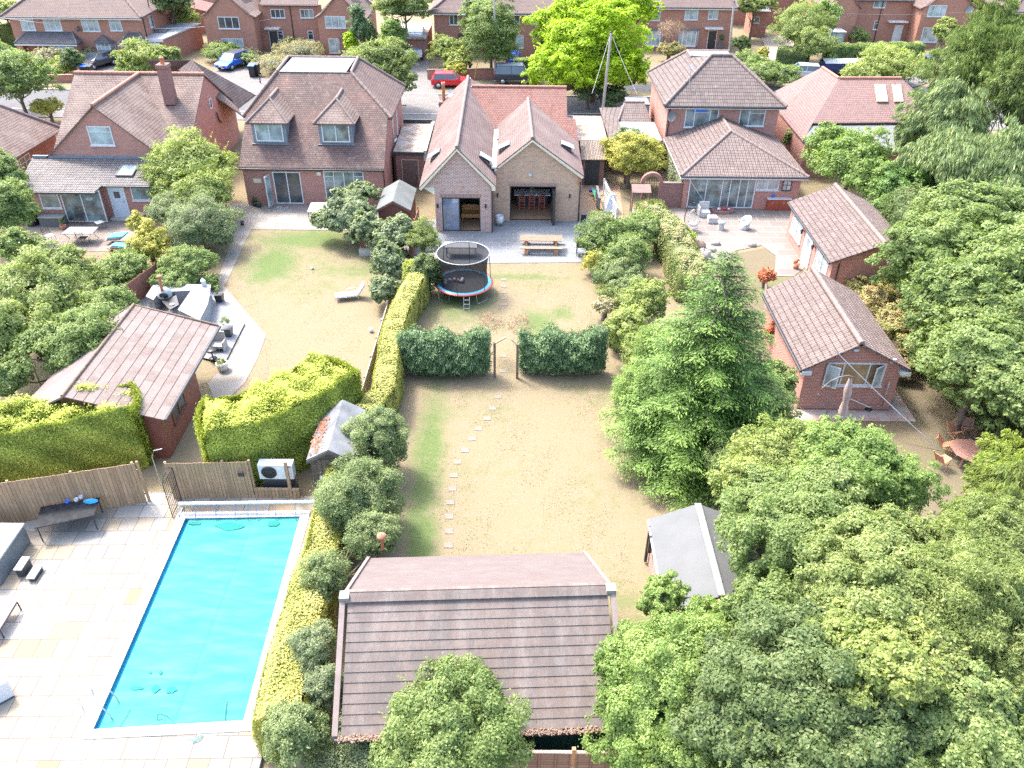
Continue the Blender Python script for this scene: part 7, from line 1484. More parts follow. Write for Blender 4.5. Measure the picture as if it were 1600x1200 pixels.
# boundary fence between the two lawns
b0, b1 = G(632, 405), G(553, 680)
board_fence('low_fence', 'low weathered fence with pale posts between the left lawn and the golden privet hedge', b1, b0, .75, M_plain('grey_weathered_wood', (.34, .27, .22), .9, .25, 5), .3, z=0, post=1.8, postmat=CONCRETE)
board_fence('screen_fence', 'rusty brown reed screen fence between the pale felt shed and the gabled house', (-6.35, 46.3), (-6.2, 50.4), 1.9, M_plain('rust_brown_reed', (.26, .11, .07), .9, .35, 12), .09, z=0)
board_fence('board_fence', 'dark red brown fence behind the outdoor kitchen', G(158, 520), G(252, 448), 1.5, M_plain('dark_red_fence', (.24, .10, .07), .85, .2, 4), .14, z=0)
t = thing('timber_post', 'leaning timber post with an orange top by the garden building', 'post', tuple(G(66, 612))); a = G(62, 600); m = MB(); m.tube([a, Y(38, 542, a.y)], [.06, .055], 8); m.build('shaft', M_plain('yellow_timber', (.46, .36, .2), .8, .2, 3), t); m = MB(); e = Y(37, 540, a.y); m.lathe([(.075, -.08), (.08, .04), (.001, .06)], e, 10); m.build('cap', WOODM, t)
# ---- stepping stones
STN = M_plain('pale_stepping_stone', (.185, .16, .128), .9, .12, 4)
i = 0
for (px, py) in ((761, 654), (748, 670), (738, 686), (727, 704), (715, 722), (709, 743), (707, 764), (704, 785), (702, 807), (702, 830), (701, 852), (787, 437), (787, 447), (787, 457), (788, 466), (788, 476), (787, 556), (786, 580), (778, 620), (770, 638)):
    p = G(px, py); rr = random.Random(px + py); w = .17; h = .15; m = MB(); m.prism([(p.x - w, p.y - h, .008), (p.x + w, p.y - h * rr.uniform(.8, 1.1), .008), (p.x + w * rr.uniform(.8, 1.1), p.y + h, .008), (p.x - w * .95, p.y + h * rr.uniform(.8, 1.1), .008)], (0, 0, .018))
    tag(m.build('stepping_stone', STN, None, org=p, bevel=.006), 'pale square stepping stone set in the dry lawn', 'stepping stone', 'stepping stones across the lawn')
# ---- trampoline
tp = thing('trampoline', 'round trampoline with black safety net and blue and red edge pad on the lawn', 'trampoline', (-2.85, 42.35, 0)); cx, cy = -2.85, 42.35; zf = .72
NET, nt, b = _new('black_net'); tr = nt.nodes.new('ShaderNodeBsdfTransparent'); mx = nt.nodes.new('ShaderNodeMixShader'); mx.inputs[0].default_value = .78; b.inputs['Base Color'].default_value = (.03, .03, .035, 1); b.inputs['Roughness'].default_value = 1; b.inputs['Specular IOR Level'].default_value = 0
nt.links.new(tr.outputs[0], mx.inputs[1]); nt.links.new(b.outputs[0], mx.inputs[2]); nt.links.new(mx.outputs[0], nt.nodes['Material Output'].inputs[0])
m = MB(); m.lathe([(.001, zf), (1.42, zf)], (cx, cy, 0), 48, False); m.build('jumping_mat', M_plain('black_mat', (.045, .05, .055), .7, .1), tp)
m = MB(); m.lathe([(1.40, zf + .03), (1.52, zf + .04), (1.60, zf + .03), (1.60, zf + .0), (1.40, zf + .0)], (cx, cy, 0), 48); pd_ = m.build('edge_pad', M_plain('sky_blue_pad', (.10, .42, .62), .5, .05), tp)
m = MB(); m.lathe([(1.61, zf + .03), (1.70, zf + .015), (1.71, zf - .03), (1.61, zf - .0)], (cx, cy, 0), 48); m.build('pad_rim', M_plain('red_pad_rim', (.55, .09, .07), .5, .05), pd_)
zt = 2.55; rt = 1.5
m = MB(); m.lathe([(1.42, zf + .02), (1.34, 1.3), (1.36, 1.9), (rt - .02, zt)], (cx, cy, 0), 48); m.build('net', NET, tp)
m = MB()
for zz, r_ in ((zt, rt), ): m.tube([(cx + r_ * math.cos(a * math.pi / 24), cy + r_ * math.sin(a * math.pi / 24), zz) for a in range(49)], .03, 6, cap=False)
m.build('top_ring', M_plain('grey_steel_ring', (.30, .31, .32), .4, .1), tp)
m = MB(); m.tube([(cx + 1.62 * math.cos(a * math.pi / 24), cy + 1.62 * math.sin(a * math.pi / 24), zf - .05) for a in range(49)], .03, 6, cap=False); m.build('frame_ring', STEEL, tp)
for i in range(6):
    a = math.pi / 3 * i + .35; c, s = math.cos(a), math.sin(a); m = MB(); m.tube([(cx + 1.62 * c, cy + 1.62 * s, zf - .1), (cx + 1.6 * c, cy + 1.6 * s, 1.6), (cx + rt * c, cy + rt * s, zt)], .022, 6); m.build('pole', DARK, tp)
for i in range(4):
    a = math.pi / 2 * i + .8; m = MB(); p = [(cx + 1.62 * math.cos(a + q), cy + 1.62 * math.sin(a + q), z) for q, z in ((-.3, zf - .05), (-.26, .03), (.26, .03), (.3, zf - .05))]; m.tube(p, .022, 6); m.build('leg', STEEL, tp)
m = MB(); lx, ly = cx + .25, cy - 1.75
for s in (-.16, .16): m.tube([(lx + s, ly, zf - .02), (lx + s, ly - .32, 0)], .018, 6)
for k in (.25, .55, .85): m.tube([(lx - .16, ly - .32 * k, zf * (1 - k)), (lx + .16, ly - .32 * k, zf * (1 - k))], .018, 6)
m.build('ladder', STEEL, tp)
i = 0
for dx, dy, mt, lab in ((-1.05, -.1, 'w', 'far left'), (-.8, .0, 'w', 'second from the left'), (-.55, .1, 'w', 'third from the left'), (-.3, -.02, 'p', 'pink one'), (-.08, .12, 'w', 'at the right end'), (-1.05, -.42, 'w', 'nearest at the left edge'), (-.12, -.1, 'w', 'in front of the right end')):
    m = MB(); r_ = .11; p = (cx + dx, cy + dy, zf + r_); m.ball(p, r_, 12, 8); tag(m.build('ball', WHITE if mt == 'w' else M_plain('pink_ball', (.6, .12, .2), .4, .05), None, org=(p[0], p[1], zf)), ('pink ball' if mt == 'p' else 'white ball') + ' on the trampoline, ' + lab + (' in the row of balls' if mt == 'w' else ' in the row of balls'), 'ball', 'balls lying on the trampoline')
# ---- picnic table
pt = thing('picnic_table', 'orange brown wooden picnic table with two benches on the grey patio', 'picnic table', (1.75, 48.3, 0)); x0, x1, yc = .42, 3.1, 48.35
m = MB()
for i in range(5): m.box((x0, yc - .42 + i * .17, .73), (x1, yc - .42 + i * .17 + .155, .77))
m.build('table_top', M_plain('faded_orange_wood', (.22, .135, .09), .75, .2, 4), pt)
for s in (-1, 1):
    m = MB(); y = yc + s * .78
    for i in range(2): m.box((x0 - .02, y - .17 + i * .17, .43), (x1 + .05, y - .17 + i * .17 + .155, .47))
    m.build('bench', M_plain('faded_orange_wood2', (.23, .16, .115), .75, .2, 4), pt)
for x in (x0 + .4, x1 - .4):
    m = MB(); m.box((x - .05, yc - .9, .33), (x + .05, yc + .9, .43)); m.box((x - .05, yc - .4, .66), (x + .05, yc + .4, .73)); m.obox((x - .05, yc - .72, 0), (.1, 0, 0), (0, .12, 0), (0, .38, .7)); m.obox((x - .05, yc + .60, 0), (.1, 0, 0), (0, .12, 0), (0, -.38, .7)); m.box((x - .11, yc - .98, 0), (x + .11, yc - .66, .38)); m.box((x - .11, yc + .66, 0), (x + .11, yc + .98, .38)); m.build('leg', WOODM, pt)
# sun lounger on the left lawn
sl_ = thing('sun_lounger', 'grey mesh sun lounger with raised back alone on the left lawn', 'sun lounger', (0, 0, 0)); m = MB(); m.box((-.95, -.3, .28), (.35, .3, .32)); m.build('seat', M_plain('grey_mesh_fabric', (.24, .225, .22), .8, .08), sl_, bevel=.01)
m = MB(); m.obox((.35, -.3, .28), (.42, 0, .62), (0, .6, 0), (-.035, 0, .02)); m.build('backrest', bpy.data.materials['grey_mesh_fabric'], sl_)
m = MB()
for y in (-.31, .31): m.tube([(-.97, y, .27), (.35, y, .27), (.78, y, .90)], .018, 6); m.tube([(-.3, y, .29), (-.25, y, .48), (.25, y, .50), (.45, y, .42)], .015, 6)
m.build('frame', STEEL, sl_)
for x in (-.8, .3):
    for y in (-.3, .3): m = MB(); m.tube([(x, y, .27), (x + .06, y, 0)], .018, 6); m.build('leg', STEEL, sl_)
p = G(553, 466); sl_.location = (p.x - .1, p.y, 0); sl_.rotation_euler.z = R(14)
for (px, py, r_, lab) in ((580, 519, .13, 'white football lying by the fence on the left lawn'), (488, 421, .09, 'small white ball in the middle of the left lawn')):
    p = G(px, py); m = MB(); m.ball((p.x, p.y, r_), r_, 12, 8); tag(m.build('ball', WHITE, None, org=p), lab, 'ball')
# arch between the conifer hedges
ar = thing('garden_arch', 'weathered wooden arch posts with tilted top rail in the gap of the conifer hedges', 'arch', tuple(G(790, 590))); a, b = G(773, 589), G(808, 591)
for p in (a, b): m = MB(); m.box((p.x - .06, p.y - .06, 0), (p.x + .06, p.y + .06, 2.0)); m.build('post', WOODD, ar)
m = MB(); m.tube([(a.x, a.y, 1.95), (a.x + .55, a.y + .1, 2.25)], .045, 6); m.tube([(b.x, b.y, 1.95), (b.x - .3, b.y + .1, 2.2)], .045, 6); m.build('top_rail', WOODP, ar)
# ================================================================ outdoor kitchen by the garden building
sheet('deck', GP([(205, 490), (250, 440), (322, 446), (350, 470), (383, 508), (352, 570), (318, 562)]), M_slabs('pale_grey_deck_slabs', [(.165, .172, .18), (.19, .197, .205), (.15, .157, .165)], .6, .6, (.2, .2, .2), R(15)), .12)
WT = M_plain('pale_grey_worktop', (.18, .19, .20), .4, .06); CAB = M_plain('mid_grey_cabinet', (.24, .255, .27), .6, .08)
ok = thing('outdoor_kitchen', 'grey outdoor kitchen counter with pale worktops beside the garden building', 'kitchen counter', tuple(G(290, 470, .12)))
def slab(pts, z, h): m = MB(); m.prism([G(x, y, z) for x, y in pts], (0, 0, h)); return m
for pts in ([(228, 464), (243, 441), (256, 447), (240, 470)], [(258, 449), (262, 444), (330, 446), (328, 457), (300, 455), (262, 457)], [(298, 456), (329, 456), (325, 476), (312, 502), (278, 485)]):
    slab(pts, 1.0, .05).build('worktop', WT, ok); q = [G(x, y, 1.0) for x, y in pts]; c = sum(q, Vector()) / len(q); m = MB(); m.prism([Vector((p.x, p.y, .12)).lerp(Vector((c.x, c.y, .12)), .06) for p in q], (0, 0, .88)); m.build('cabinet', CAB, ok)
ov = thing('pizza_oven', 'grey domed pizza oven with a rusty flue on the outdoor kitchen', 'pizza oven', tuple(G(262, 460, 1.05))); p = G(258, 462, 1.05)
m = MB(); m.lathe([(.42, 0), (.42, .1), (.36, .3), (.2, .45), (.001, .5)], p, 18, sx=.9); m.build('dome', M_plain('grey_oven_shell', (.28, .31, .32), .6, .1), ov); m = MB(); m.tube([p + Vector((0, -.2, .4)), p + Vector((-.05, .0, 1.15))], .08, 10); m.lathe([(.13, 1.12), (.15, 1.2), (.001, 1.24)], p + Vector((-.05, 0, 0)), 10); m.build('flue', TERRA, ov); m = MB(); m.lathe([(.001, 0), (.25, 0), (.25, .03), (.001, .03)], (0, 0, 0), 16); m.v = [Vector((p.x + .12 + v.x, p.y - .38 - v.z, p.z + .22 + v.y * .7)) for v in m.v]; m.build('oven_mouth', DARK, ov)
bb = thing('barbecue', 'black barbecue grill with a white plate on it in the outdoor kitchen', 'barbecue', tuple(G(268, 474, .12))); m = slab([(253, 472), (276, 463), (280, 478), (266, 486)], .95, .08); m.build('grill', BLACK, bb); m = slab([(255, 473), (275, 466), (278, 478), (266, 484)], .12, .8); m.build('body', DARK, bb)
p = G(269, 476, 1.03); m = MB(); m.lathe([(.001, 0), (.1, 0), (.14, .03), (.001, .02)], p, 14); tag(m.build('plate', WHITE, None, org=p), 'round white plate lying on the black barbecue', 'plate')
st = thing('bar_stool', 'white wire bar stool at the outdoor kitchen counter, far one', 'bar stool', (0, 0, 0), 'white wire stools at the outdoor kitchen'); m = MB(); m.lathe([(.001, .68), (.17, .68), (.18, .71), (.001, .72)], (0, 0, 0), 14); m.build('seat', WHITE, st)
m = MB()
for i in range(8):
    a = i * .785; b = a + .5; m.tube([(.16 * math.cos(a), .16 * math.sin(a), .68), (.09 * math.cos(b), .09 * math.sin(b), .35), (.2 * math.cos(a + .9), .2 * math.sin(a + .9), 0)], .011, 4)
m.build('wire_frame', WHITE, st)
for i, (px, py, l) in enumerate(((330, 478, 0), (325, 487, 'white wire bar stool at the outdoor kitchen counter, middle one'), (319, 497, 'white wire bar stool at the outdoor kitchen counter, nearest the brown roof'))):
    p = G(px, py, .12)
    if i == 0: st.location = p
    else: copy_tree(st, None, p, .4 * i, l)
def planter(label, px, py, r=.2, h=.35, mat=DARK, leaf='thuja', ph=.6, z=0.0, square=False, n=700, pr=None, name='planter', ls=.07):
    p = G(px, py, z); t = thing(name, label, 'planter', tuple(p)); m = MB()
    if square: m.add([(p.x - r * .8, p.y - r * .8, z), (p.x + r * .8, p.y - r * .8, z), (p.x + r * .8, p.y + r * .8, z), (p.x - r * .8, p.y + r * .8, z), (p.x - r, p.y - r, z + h), (p.x + r, p.y - r, z + h), (p.x + r, p.y + r, z + h), (p.x - r, p.y + r, z + h)], [(0, 1, 5, 4), (1, 2, 6, 5), (2, 3, 7, 6), (3, 0, 4, 7), (4, 5, 6, 7)])
    else: m.lathe([(.001, 0), (r * .72, 0), (r, h), (r * .86, h), (r * .84, h - .05), (.001, h - .05)], p, 18)
    m.build('pot', mat, t)
    if leaf:
        pr = pr or r * .8; C, Rr = ell_clumps((p.x, p.y, z + h + ph * .45), (pr, pr, ph * .5), 9, (.4, .6)); P, Nn, k = clump_leaves(C, Rr, n); leaf_object('leaves', P, Nn, ls * RNG.uniform(.6, 1.2, n), RNG.random(n), LM[leaf], t, ORG[t.name], .4)
    return t
planter('dark square planter with a spiky plant on the grey deck edge', 357, 524, .24, .5, DARK, 'mid', .7, .12, True)
planter('dark square planter with green plant at the far corner of the deck', 344, 470, .22, .45, DARK, 'mid', .6, .12, True)
planter('round pale stone planter on the path below the garden building', 349, 578, .32, .42, M_plain('stone_pot', (.52, .49, .43), .9, .15), 'olive', .2)
planter('small dark pot with a pointed plant on the path by the patio', 379, 352, .14, .3, DARK, 'thuja', .7)
planter('dark pot with trailing plant at the left corner of the dormer house', 399, 322, .2, .35, DARK, 'mid', .4); planter('squat black pot beside the trailing plant', 405, 324, .2, .25, BLACK, 'mid', .15)
planter('pot of pink flowers beside the left patio door of the dormer house', 474, 319, .2, .3, TERRA, 'red', .35)
planter('terracotta pot of pink flowers by the door of the brick annexe', 1243, 420, .2, .35, TERRA, 'red', .3)
ch = thing('garden_chair', 'pale rattan armchair on the grey deck behind the roof edge', 'chair', tuple(G(343, 545, .12))); p = G(343, 545, .12); m = MB(); m.box((p.x - .3, p.y - .3, .32), (p.x + .3, p.y + .3, .45)); m.build('seat', GREYF, ch); m = MB(); m.box((p.x - .34, p.y + .25, .3), (p.x + .3, p.y + .33, 1.0)); m.build('backrest', GREYF, ch); m = MB()
for s in (-1, 1): m.box((p.x + s * .32 - .03, p.y - .3, .12), (p.x + s * .32 + .03, p.y + .3, .65))
m.build('arm', GREYF, ch)
t = thing('side_table', 'small black table at the end of the deck', 'table', tuple(G(332, 562, .12))); p = G(333, 560, .12); m = MB(); m.lathe([(.001, .45), (.25, .45), (.25, .5), (.001, .5)], p, 16); m.build('table_top', BLACK, t); m = MB(); m.lathe([(.04, 0), (.04, .45)], p, 8); m.lathe([(.001, .02), (.2, .02), (.2, 0)], p, 12); m.build('leg', BLACK, t)
t = thing('lantern', 'small white lantern on the back worktop of the outdoor kitchen', 'lantern', tuple(G(319, 447, 1.05))); p = G(319, 446, 1.05); m = MB(); m.box((p.x - .1, p.y - .1, 1.05), (p.x + .1, p.y + .1, 1.35)); m.build('body', WHITE, t); m = MB(); m.lathe([(.16, 1.35), (.001, 1.55)], (p.x, p.y, 0), 4); m.build('lantern_roof', WHITE, t)
# ================================================================ dormer house patio
t = thing('patio_table', 'white rectangular patio table in front of the four part french window', 'table', tuple(G(498, 330))); q = [G(480, 332, .72), G(486, 317, .72), G(520, 317, .72), G(512, 332, .72)]; m = MB(); m.prism(q, (0, 0, .04)); m.build('table_top', M_plain('white_table_top', (.42, .42, .41), .5, .05), t)
for e in q: m = MB(); e = e.lerp(sum(q, Vector()) / 4, .08); m.tube([e, (e.x, e.y, .02)], .02, 6); m.build('leg', DARK, t)
m = MB(); p = G(441, 324, .035); m.box((p.x - .42, p.y - .2, .032), (p.x + .42, p.y + .2, .05)); tag(m.build('doormat', M_slabs('patterned_mat', [(.06, .06, .06), (.5, .48, .45)], .1, .1, (.3, .3, .3)), None, org=p), 'black and white doormat outside the open patio door', 'doormat')
hose('thin pale line trailing down the left side of the left lawn', [(391, 330), (390, 380), (392, 420), (402, 480), (412, 530), (418, 580)], .008, M_plain('pale_cord', (.26, .24, .21), .7, .1), .03, 'cord')
# ================================================================ left neighbour's patio
DM = M_plain('dark_bronze_metal', (.09, .08, .075), .5, .15)
t = thing('patio_table', 'grey topped metal garden table on the left neighbour\'s patio', 'table', tuple(G(122, 375))); z = .74; q = [G(95, 366, z), G(109, 355, z), G(154, 355, z), G(144, 366, z)]; m = MB(); m.prism(q, (0, 0, .03)); m.build('table_top', M_plain('pale_grey_table_top', (.12, .125, .13), .5, .08), t)
for e in q: m = MB(); c = sum(q, Vector()) / 4; e2 = e.lerp(c, .15); m.tube([e2, e2.lerp(c, .25) - Vector((0, 0, .4)), (e2.x, e2.y, .02)], .02, 6); m.build('leg', DM, t)
def mchair(label, px, py, rz, cush=None):
    t = thing('metal_chair', label, 'chair', (0, 0, 0), 'metal chairs round the garden table'); m = MB(); m.box((-.24, -.24, .42), (.24, .24, .45)); m.build('seat', cush or DM, t); m = MB()
    for i in range(6): x = -.21 + i * .084; m.tube([(x, .23, .44), (x, .30, .92)], .01, 4)
    m.tube([(-.23, .23, .44), (-.23, .31, .95), (0, .33, 1.0), (.23, .31, .95), (.23, .23, .44)], .016, 5); m.build('backrest', DM, t)
    for a in (-1, 1):
        for b in (-1, 1): m = MB(); m.tube([(a * .22, b * .22, .43), (a * .25, b * .26, 0)], .014, 5); m.build('leg', DM, t)
    p = G(px, py); t.location = (p.x, p.y, .02); t.rotation_euler.z = rz; return t
LC = M_plain('pale_cushion', (.55, .56, .52), .8, .08)
mchair('metal garden chair with pale seat pad at the left end of the table', 80, 378, R(60), LC); mchair('metal garden chair nearest the viewer, back to the lawn', 132, 382, R(180)); mchair('metal garden chair by the sliding door with a white pad', 158, 357, R(-40), LC); mchair('metal garden chair behind the table against the sliding door', 125, 351, R(0))
t = thing('wheelie_bin', 'dark bin with a blue lid beside the far left brick wall', 'bin', tuple(G(52, 350)));
def wbin(t, x, y, z, lid, body=BLACK, s=1.0):
    m = MB(); m.add([(x - .24 * s, y - .28 * s, z), (x + .24 * s, y - .28 * s, z), (x + .24 * s, y + .28 * s, z), (x - .24 * s, y + .28 * s, z), (x - .29 * s, y - .36 * s, z + 1.0 * s), (x + .29 * s, y - .36 * s, z + 1.0 * s), (x + .29 * s, y + .34 * s, z + 1.0 * s), (x - .29 * s, y + .34 * s, z + 1.0 * s)], [(3, 2, 1, 0), (4, 5, 6, 7), (0, 1, 5, 4), (1, 2, 6, 5), (2, 3, 7, 6), (3, 0, 4, 7)]); m.build('body', body, t)
    m = MB(); m.obox((x - .31 * s, y - .40 * s, z + 1.005 * s), (.62 * s, 0, 0), (0, .78 * s, .07 * s), (0, 0, .05 * s)); m.build('lid', lid, t)
    for a in (-1, 1): m = MB(); m.tube([(x + a * .25 * s, y + .3 * s, z + .1), (x + a * .31 * s, y + .3 * s, z + .1)], .1, 10); m.build('wheel', BLACK, t)
p = G(53, 352); wbin(t, p.x, p.y, .02, BLUEP)
t = thing('storage_box', 'dark grey garden chest under the small window of the lean-to', 'chest', tuple(G(87, 352))); p = G(87, 352); m = MB(); m.box((p.x - .85, p.y - .3, .02), (p.x + .7, p.y + .3, .6)); m.build('body', M_plain('charcoal_plastic', (.10, .11, .115), .6, .1), t, bevel=.02); m = MB(); m.box((p.x - .9, p.y - .34, .61), (p.x + .74, p.y + .34, .68)); m.build('lid', M_plain('grey_lid', (.22, .23, .23), .6, .1), t, bevel=.02)
planter('terracotta pot with leafy plant by the sliding door', 100, 358, .22, .3, TERRA, 'mid', .5)
t = thing('sun_lounger', 'folded wooden lounger with bright blue cushions near the yellow shrub', 'sun lounger', tuple(G(180, 375)))
a = G(180, 372, .35); BC = M_plain('turquoise_cushion', (.03, .38, .60), .6, .1)
for k, (mt, dz) in enumerate(((WOODP, 0), (GREYF, .12), (BC, .2))): m = MB(); m.obox(a + Vector((-.6 + k * .12, -.3, -.1 + dz)), (1.0, .0, .1), (.1, .7, 0), (0, 0, .07)); m.build(('frame', 'slats', 'cushion')[k], mt, t)
t = thing('sun_lounger', 'second lounger with a bright blue cushion, nearest the lawn', 'sun lounger', tuple(G(182, 384))); a = G(182, 384, .3)
for k, (mt, dz) in enumerate(((WOODM, 0), (GREYF, .12), (BC, .2))): m = MB(); m.obox(a + Vector((-.55 + k * .15, -.2, -.15 + dz)), (1.05, -.1, -.05), (.1, .5, 0), (0, 0, .07)); m.build(('frame', 'slats', 'cushion')[k], mt, t)
t = thing('bench', 'slatted wooden garden bench under the right lean-to window', 'bench', tuple(G(232, 335))); p = G(228, 336); m = MB()
for i in range(4): m.box((p.x - .7, p.y - .25 + i * .13, .42), (p.x + .8, p.y - .14 + i * .13, .45))
m.build('seat', WOODM, t); m = MB()
for i in range(14): m.box((p.x - .68 + i * .11, p.y + .27, .45), (p.x - .63 + i * .11, p.y + .3, .9))
m.box((p.x - .7, p.y + .26, .9), (p.x + .8, p.y + .31, .97)); m.build('backrest', WOODM, t)
for s in (-.66, .76): m = MB(); m.box((p.x + s - .03, p.y - .25, 0), (p.x + s + .03, p.y - .2, .65)); m.box((p.x + s - .03, p.y + .24, 0), (p.x + s + .03, p.y + .28, .65)); m.box((p.x + s - .03, p.y - .25, .62), (p.x + s + .03, p.y + .28, .66)); m.build('leg', WOODM, t)
t = thing('round_table', 'small round wooden table in front of the slatted bench', 'table', tuple(G(226, 345))); p = G(226, 346); m = MB(); m.lathe([(.001, .6), (.4, .6), (.4, .64), (.001, .64)], p, 18); m.build('table_top', WOODP, t); m = MB(); m.lathe([(.05, 0), (.05, .6)], p, 8); m.build('leg', WOODP, t)
# ================================================================ right hand patio
def tubchair(label, px, py, rz):
    t = thing('tub_chair', label, 'chair', (0, 0, 0)); m = MB(); m.lathe([(.30, .02), (.33, .4), (.001, .4)], (0, 0, 0), 20); m.build('seat', SEAT, t); m = MB(); n = 14; vs = []; fs = []
    for i in range(n + 1):
        a = R(-20) + R(220) * i / n; h = .45 + .42 * max(0, math.sin(math.pi * i / n)) ; c, s = math.cos(a), math.sin(a); vs += [(.33 * c, .33 * s, .05), (.41 * c, .41 * s, h), (.36 * c, .36 * s, h), (.29 * c, .29 * s, .4)]
    for i in range(n):
        for k in range(3): q = 4 * i + k; fs.append((q, q + 4, q + 5, q + 1))
    m.add(vs, fs, True); m.build('backrest', SEAT, t); p = G(px, py); t.location = (p.x, p.y, .03); t.rotation_euler.z = rz; return t
tubchair('white rattan tub chair on the right of the pale patio', 1162, 358, R(-60)); 
t = thing('garden_sofa', 'white rattan corner seat with cube footstool by the folding glass doors', 'sofa', tuple(G(1105, 345))); p = G(1100, 338); m = MB(); m.box((p.x - .3, p.y - .3, .03), (p.x + .35, p.y + .35, .42)); m.build('seat', SEAT, t, bevel=.03); m = MB(); m.box((p.x - .35, p.y + .35, .03), (p.x + .35, p.y + .45, .95)); m.box((p.x - .45, p.y - .3, .03), (p.x - .36, p.y + .45, .75)); m.build('backrest', SEAT, t, bevel=.03); p2 = G(1112, 348); m = MB(); m.box((p2.x - .3, p2.y - .28, .03), (p2.x + .32, p2.y + .28, .48)); m.build('footstool', SEAT, t, bevel=.04)
t = thing('side_table', 'round white rattan table with glass top in the middle of the pale patio', 'table', tuple(G(1125, 358))); p = G(1126, 358, .03); m = MB(); m.lathe([(.24, 0), (.2, .3), (.24, .5)], p, 16); m.build('base', SEAT, t); m = MB(); m.lathe([(.001, .5), (.28, .5), (.28, .53), (.001, .53)], p, 18); m.build('table_top', G_PALE, t)
eg = thing('egg_chair', 'hanging wicker egg chair on a dark curved stand', 'hanging chair', tuple(G(1081, 362))); p = G(1081, 361, .03); m = MB(); m.tube([p + Vector((.45, .1, 0)), p + Vector((-.5, .2, .0)), p + Vector((-.55, .25, 1.0)), p + Vector((-.45, .2, 1.75)), p + Vector((-.1, .1, 2.0)), p + Vector((.1, .05, 1.85))], .028, 8); m.tube([p + Vector((-.5, -.3, 0)), p + Vector((.5, .5, 0))], .025, 6); m.build('stand', DARK, eg)
m = MB(); cz = .95
for i in range(16):
    a = i * math.pi / 8; pts = [(p.x + .05 + .42 * math.sin(f) * math.cos(a), p.y + .42 * math.sin(f) * math.sin(a) * (1 if math.sin(a) > -.55 else .7), p.z + cz - .6 * math.cos(f)) for f in np.linspace(.15, 2.9 if math.sin(a) > -.6 else 1.3, 9)]; m.tube(pts, .012, 4, cap=False)
for f in (.6, 1.0, 1.4): m.tube([(p.x + .05 + .42 * math.sin(f) * math.cos(a * .35), p.y + .42 * math.sin(f) * math.sin(a * .35), p.z + cz - .6 * math.cos(f)) for a in range(19)], .012, 4, cap=False)
m.build('wicker_shell', M_plain('pale_grey_wicker', (.45, .45, .44), .7, .1), eg); m = MB(); m.lathe([(.001, .42), (.3, .45), (.34, .56), (.001, .60)], p + Vector((.05, 0, 0)), 14); m.build('cushion', WHITE, eg)
t = thing('brick_planter', 'low round brick planter with shoes and red flowers before the folding doors', 'planter', tuple(G(1128, 330))); p = G(1129, 331, .03); m = MB(); m.lathe([(.62, 0), (.65, .22), (.5, .22), (.48, .1), (.001, .1)], p, 22, sx=1.25, sy=.7); m.build('kerb', BK_DK, t); m = MB()
for dx, mt in ((-.2, 0),): m.ball(p + Vector((.12, 0, .25)), .16, 10, 6, .7)
m.build('red_flowers', M_plain('crimson', (.42, .03, .05), .7, .3, 20), t); m = MB(); m.ball(p + Vector((-.3, 0, .22)), .14, 10, 6, .7); m.ball(p + Vector((.42, .05, .2)), .1, 8, 5, .7); m.build('white_flowers', WHITE, t)
cb_ = thing('garden_cabinet', 'red brown cabinet with white top against the brick extension', 'cabinet', tuple(G(1215, 330))); p = G(1197, 329, .03); q = G(1232, 329, .03); m = MB(); m.box((p.x, p.y, .03), (q.x, p.y + .6, .85)); m.build('body', M_plain('red_mahogany', (.26, .06, .03), .5, .12), cb_)
for i in range(2): m = MB(); x = p.x + .05 + i * (q.x - p.x - .05) / 2; m.box((x, p.y - .02, .1), (x + (q.x - p.x) / 2 - .08, p.y - .002, .8)); d = m.build('door', M_plain('red_mahogany2', (.28, .065, .035), .5, .12), cb_); m = MB(); m.box((x + .3, p.y - .05, .5), (x + .33, p.y - .02, .7)); m.build('handle', STEEL, d)
m = MB(); m.box((p.x - .04, p.y - .05, .86), (q.x + .04, p.y + .63, .92)); m.build('worktop', WHITE, cb_); r_ = G(1204, 304, .92); m = MB(); m.lathe([(.001, .93), (.1, .93), (.15, 1.05), (.1, 1.17), (.001, 1.17)], (p.x + .35, p.y + .3, 0), 12); tag(m.build('pot', BLUEP, None, org=(p.x + .35, p.y + .3, .92)), 'dark blue pot on the white topped garden cabinet', 'pot')
# brick arch and gate
aw = thing('garden_wall', 'red brick garden wall with a round arch over an iron gate', 'wall', tuple(G(1030, 325))); yw = 55.4; xa = Y(985, 320, yw).x; xb = Y(1003, 320, yw).x; xc = Y(1027, 320, yw).x; xd = 11.9; m = MB(); hw_ = 1.75
m.box((9.0, yw, 0), (xb, yw + .23, hw_)); m.box((xc, yw, 0), (xd, yw + .23, hw_)); m.build('wall', BK_DK, aw); m = MB(); m.box((9.0, yw - .03, hw_), (xb - .22, yw + .26, hw_ + .07)); m.box((xc + .22, yw - .03, hw_), (xd, yw + .26, hw_ + .07)); m.build('coping', T_RIDGE, aw)
m = MB(); cxm = (xb + xc) / 2; rr_ = (xc - xb) / 2; n = 14
for i in range(n):
    a0, a1 = math.pi * i / n, math.pi * (i + 1) / n; q = [(cxm + r * math.cos(a), yw - .02, hw_ + .0 + r * math.sin(a)) for r, a in ((rr_, a0), (rr_ + .24, a0), (rr_ + .24, a1), (rr_, a1))]; m.prism(q, (0, .27, 0))
m.build('brick_arch', M_plain('arch_brick', (.26, .13, .10), .9, .3, 14), aw); m = MB()
for i in range(7): x = xb + .03 + (xc - xb - .06) * i / 6; m.tube([(x, yw + .1, .05), (x, yw + .1, hw_ + .45 * math.sin(math.pi * i / 6))], .014, 5)
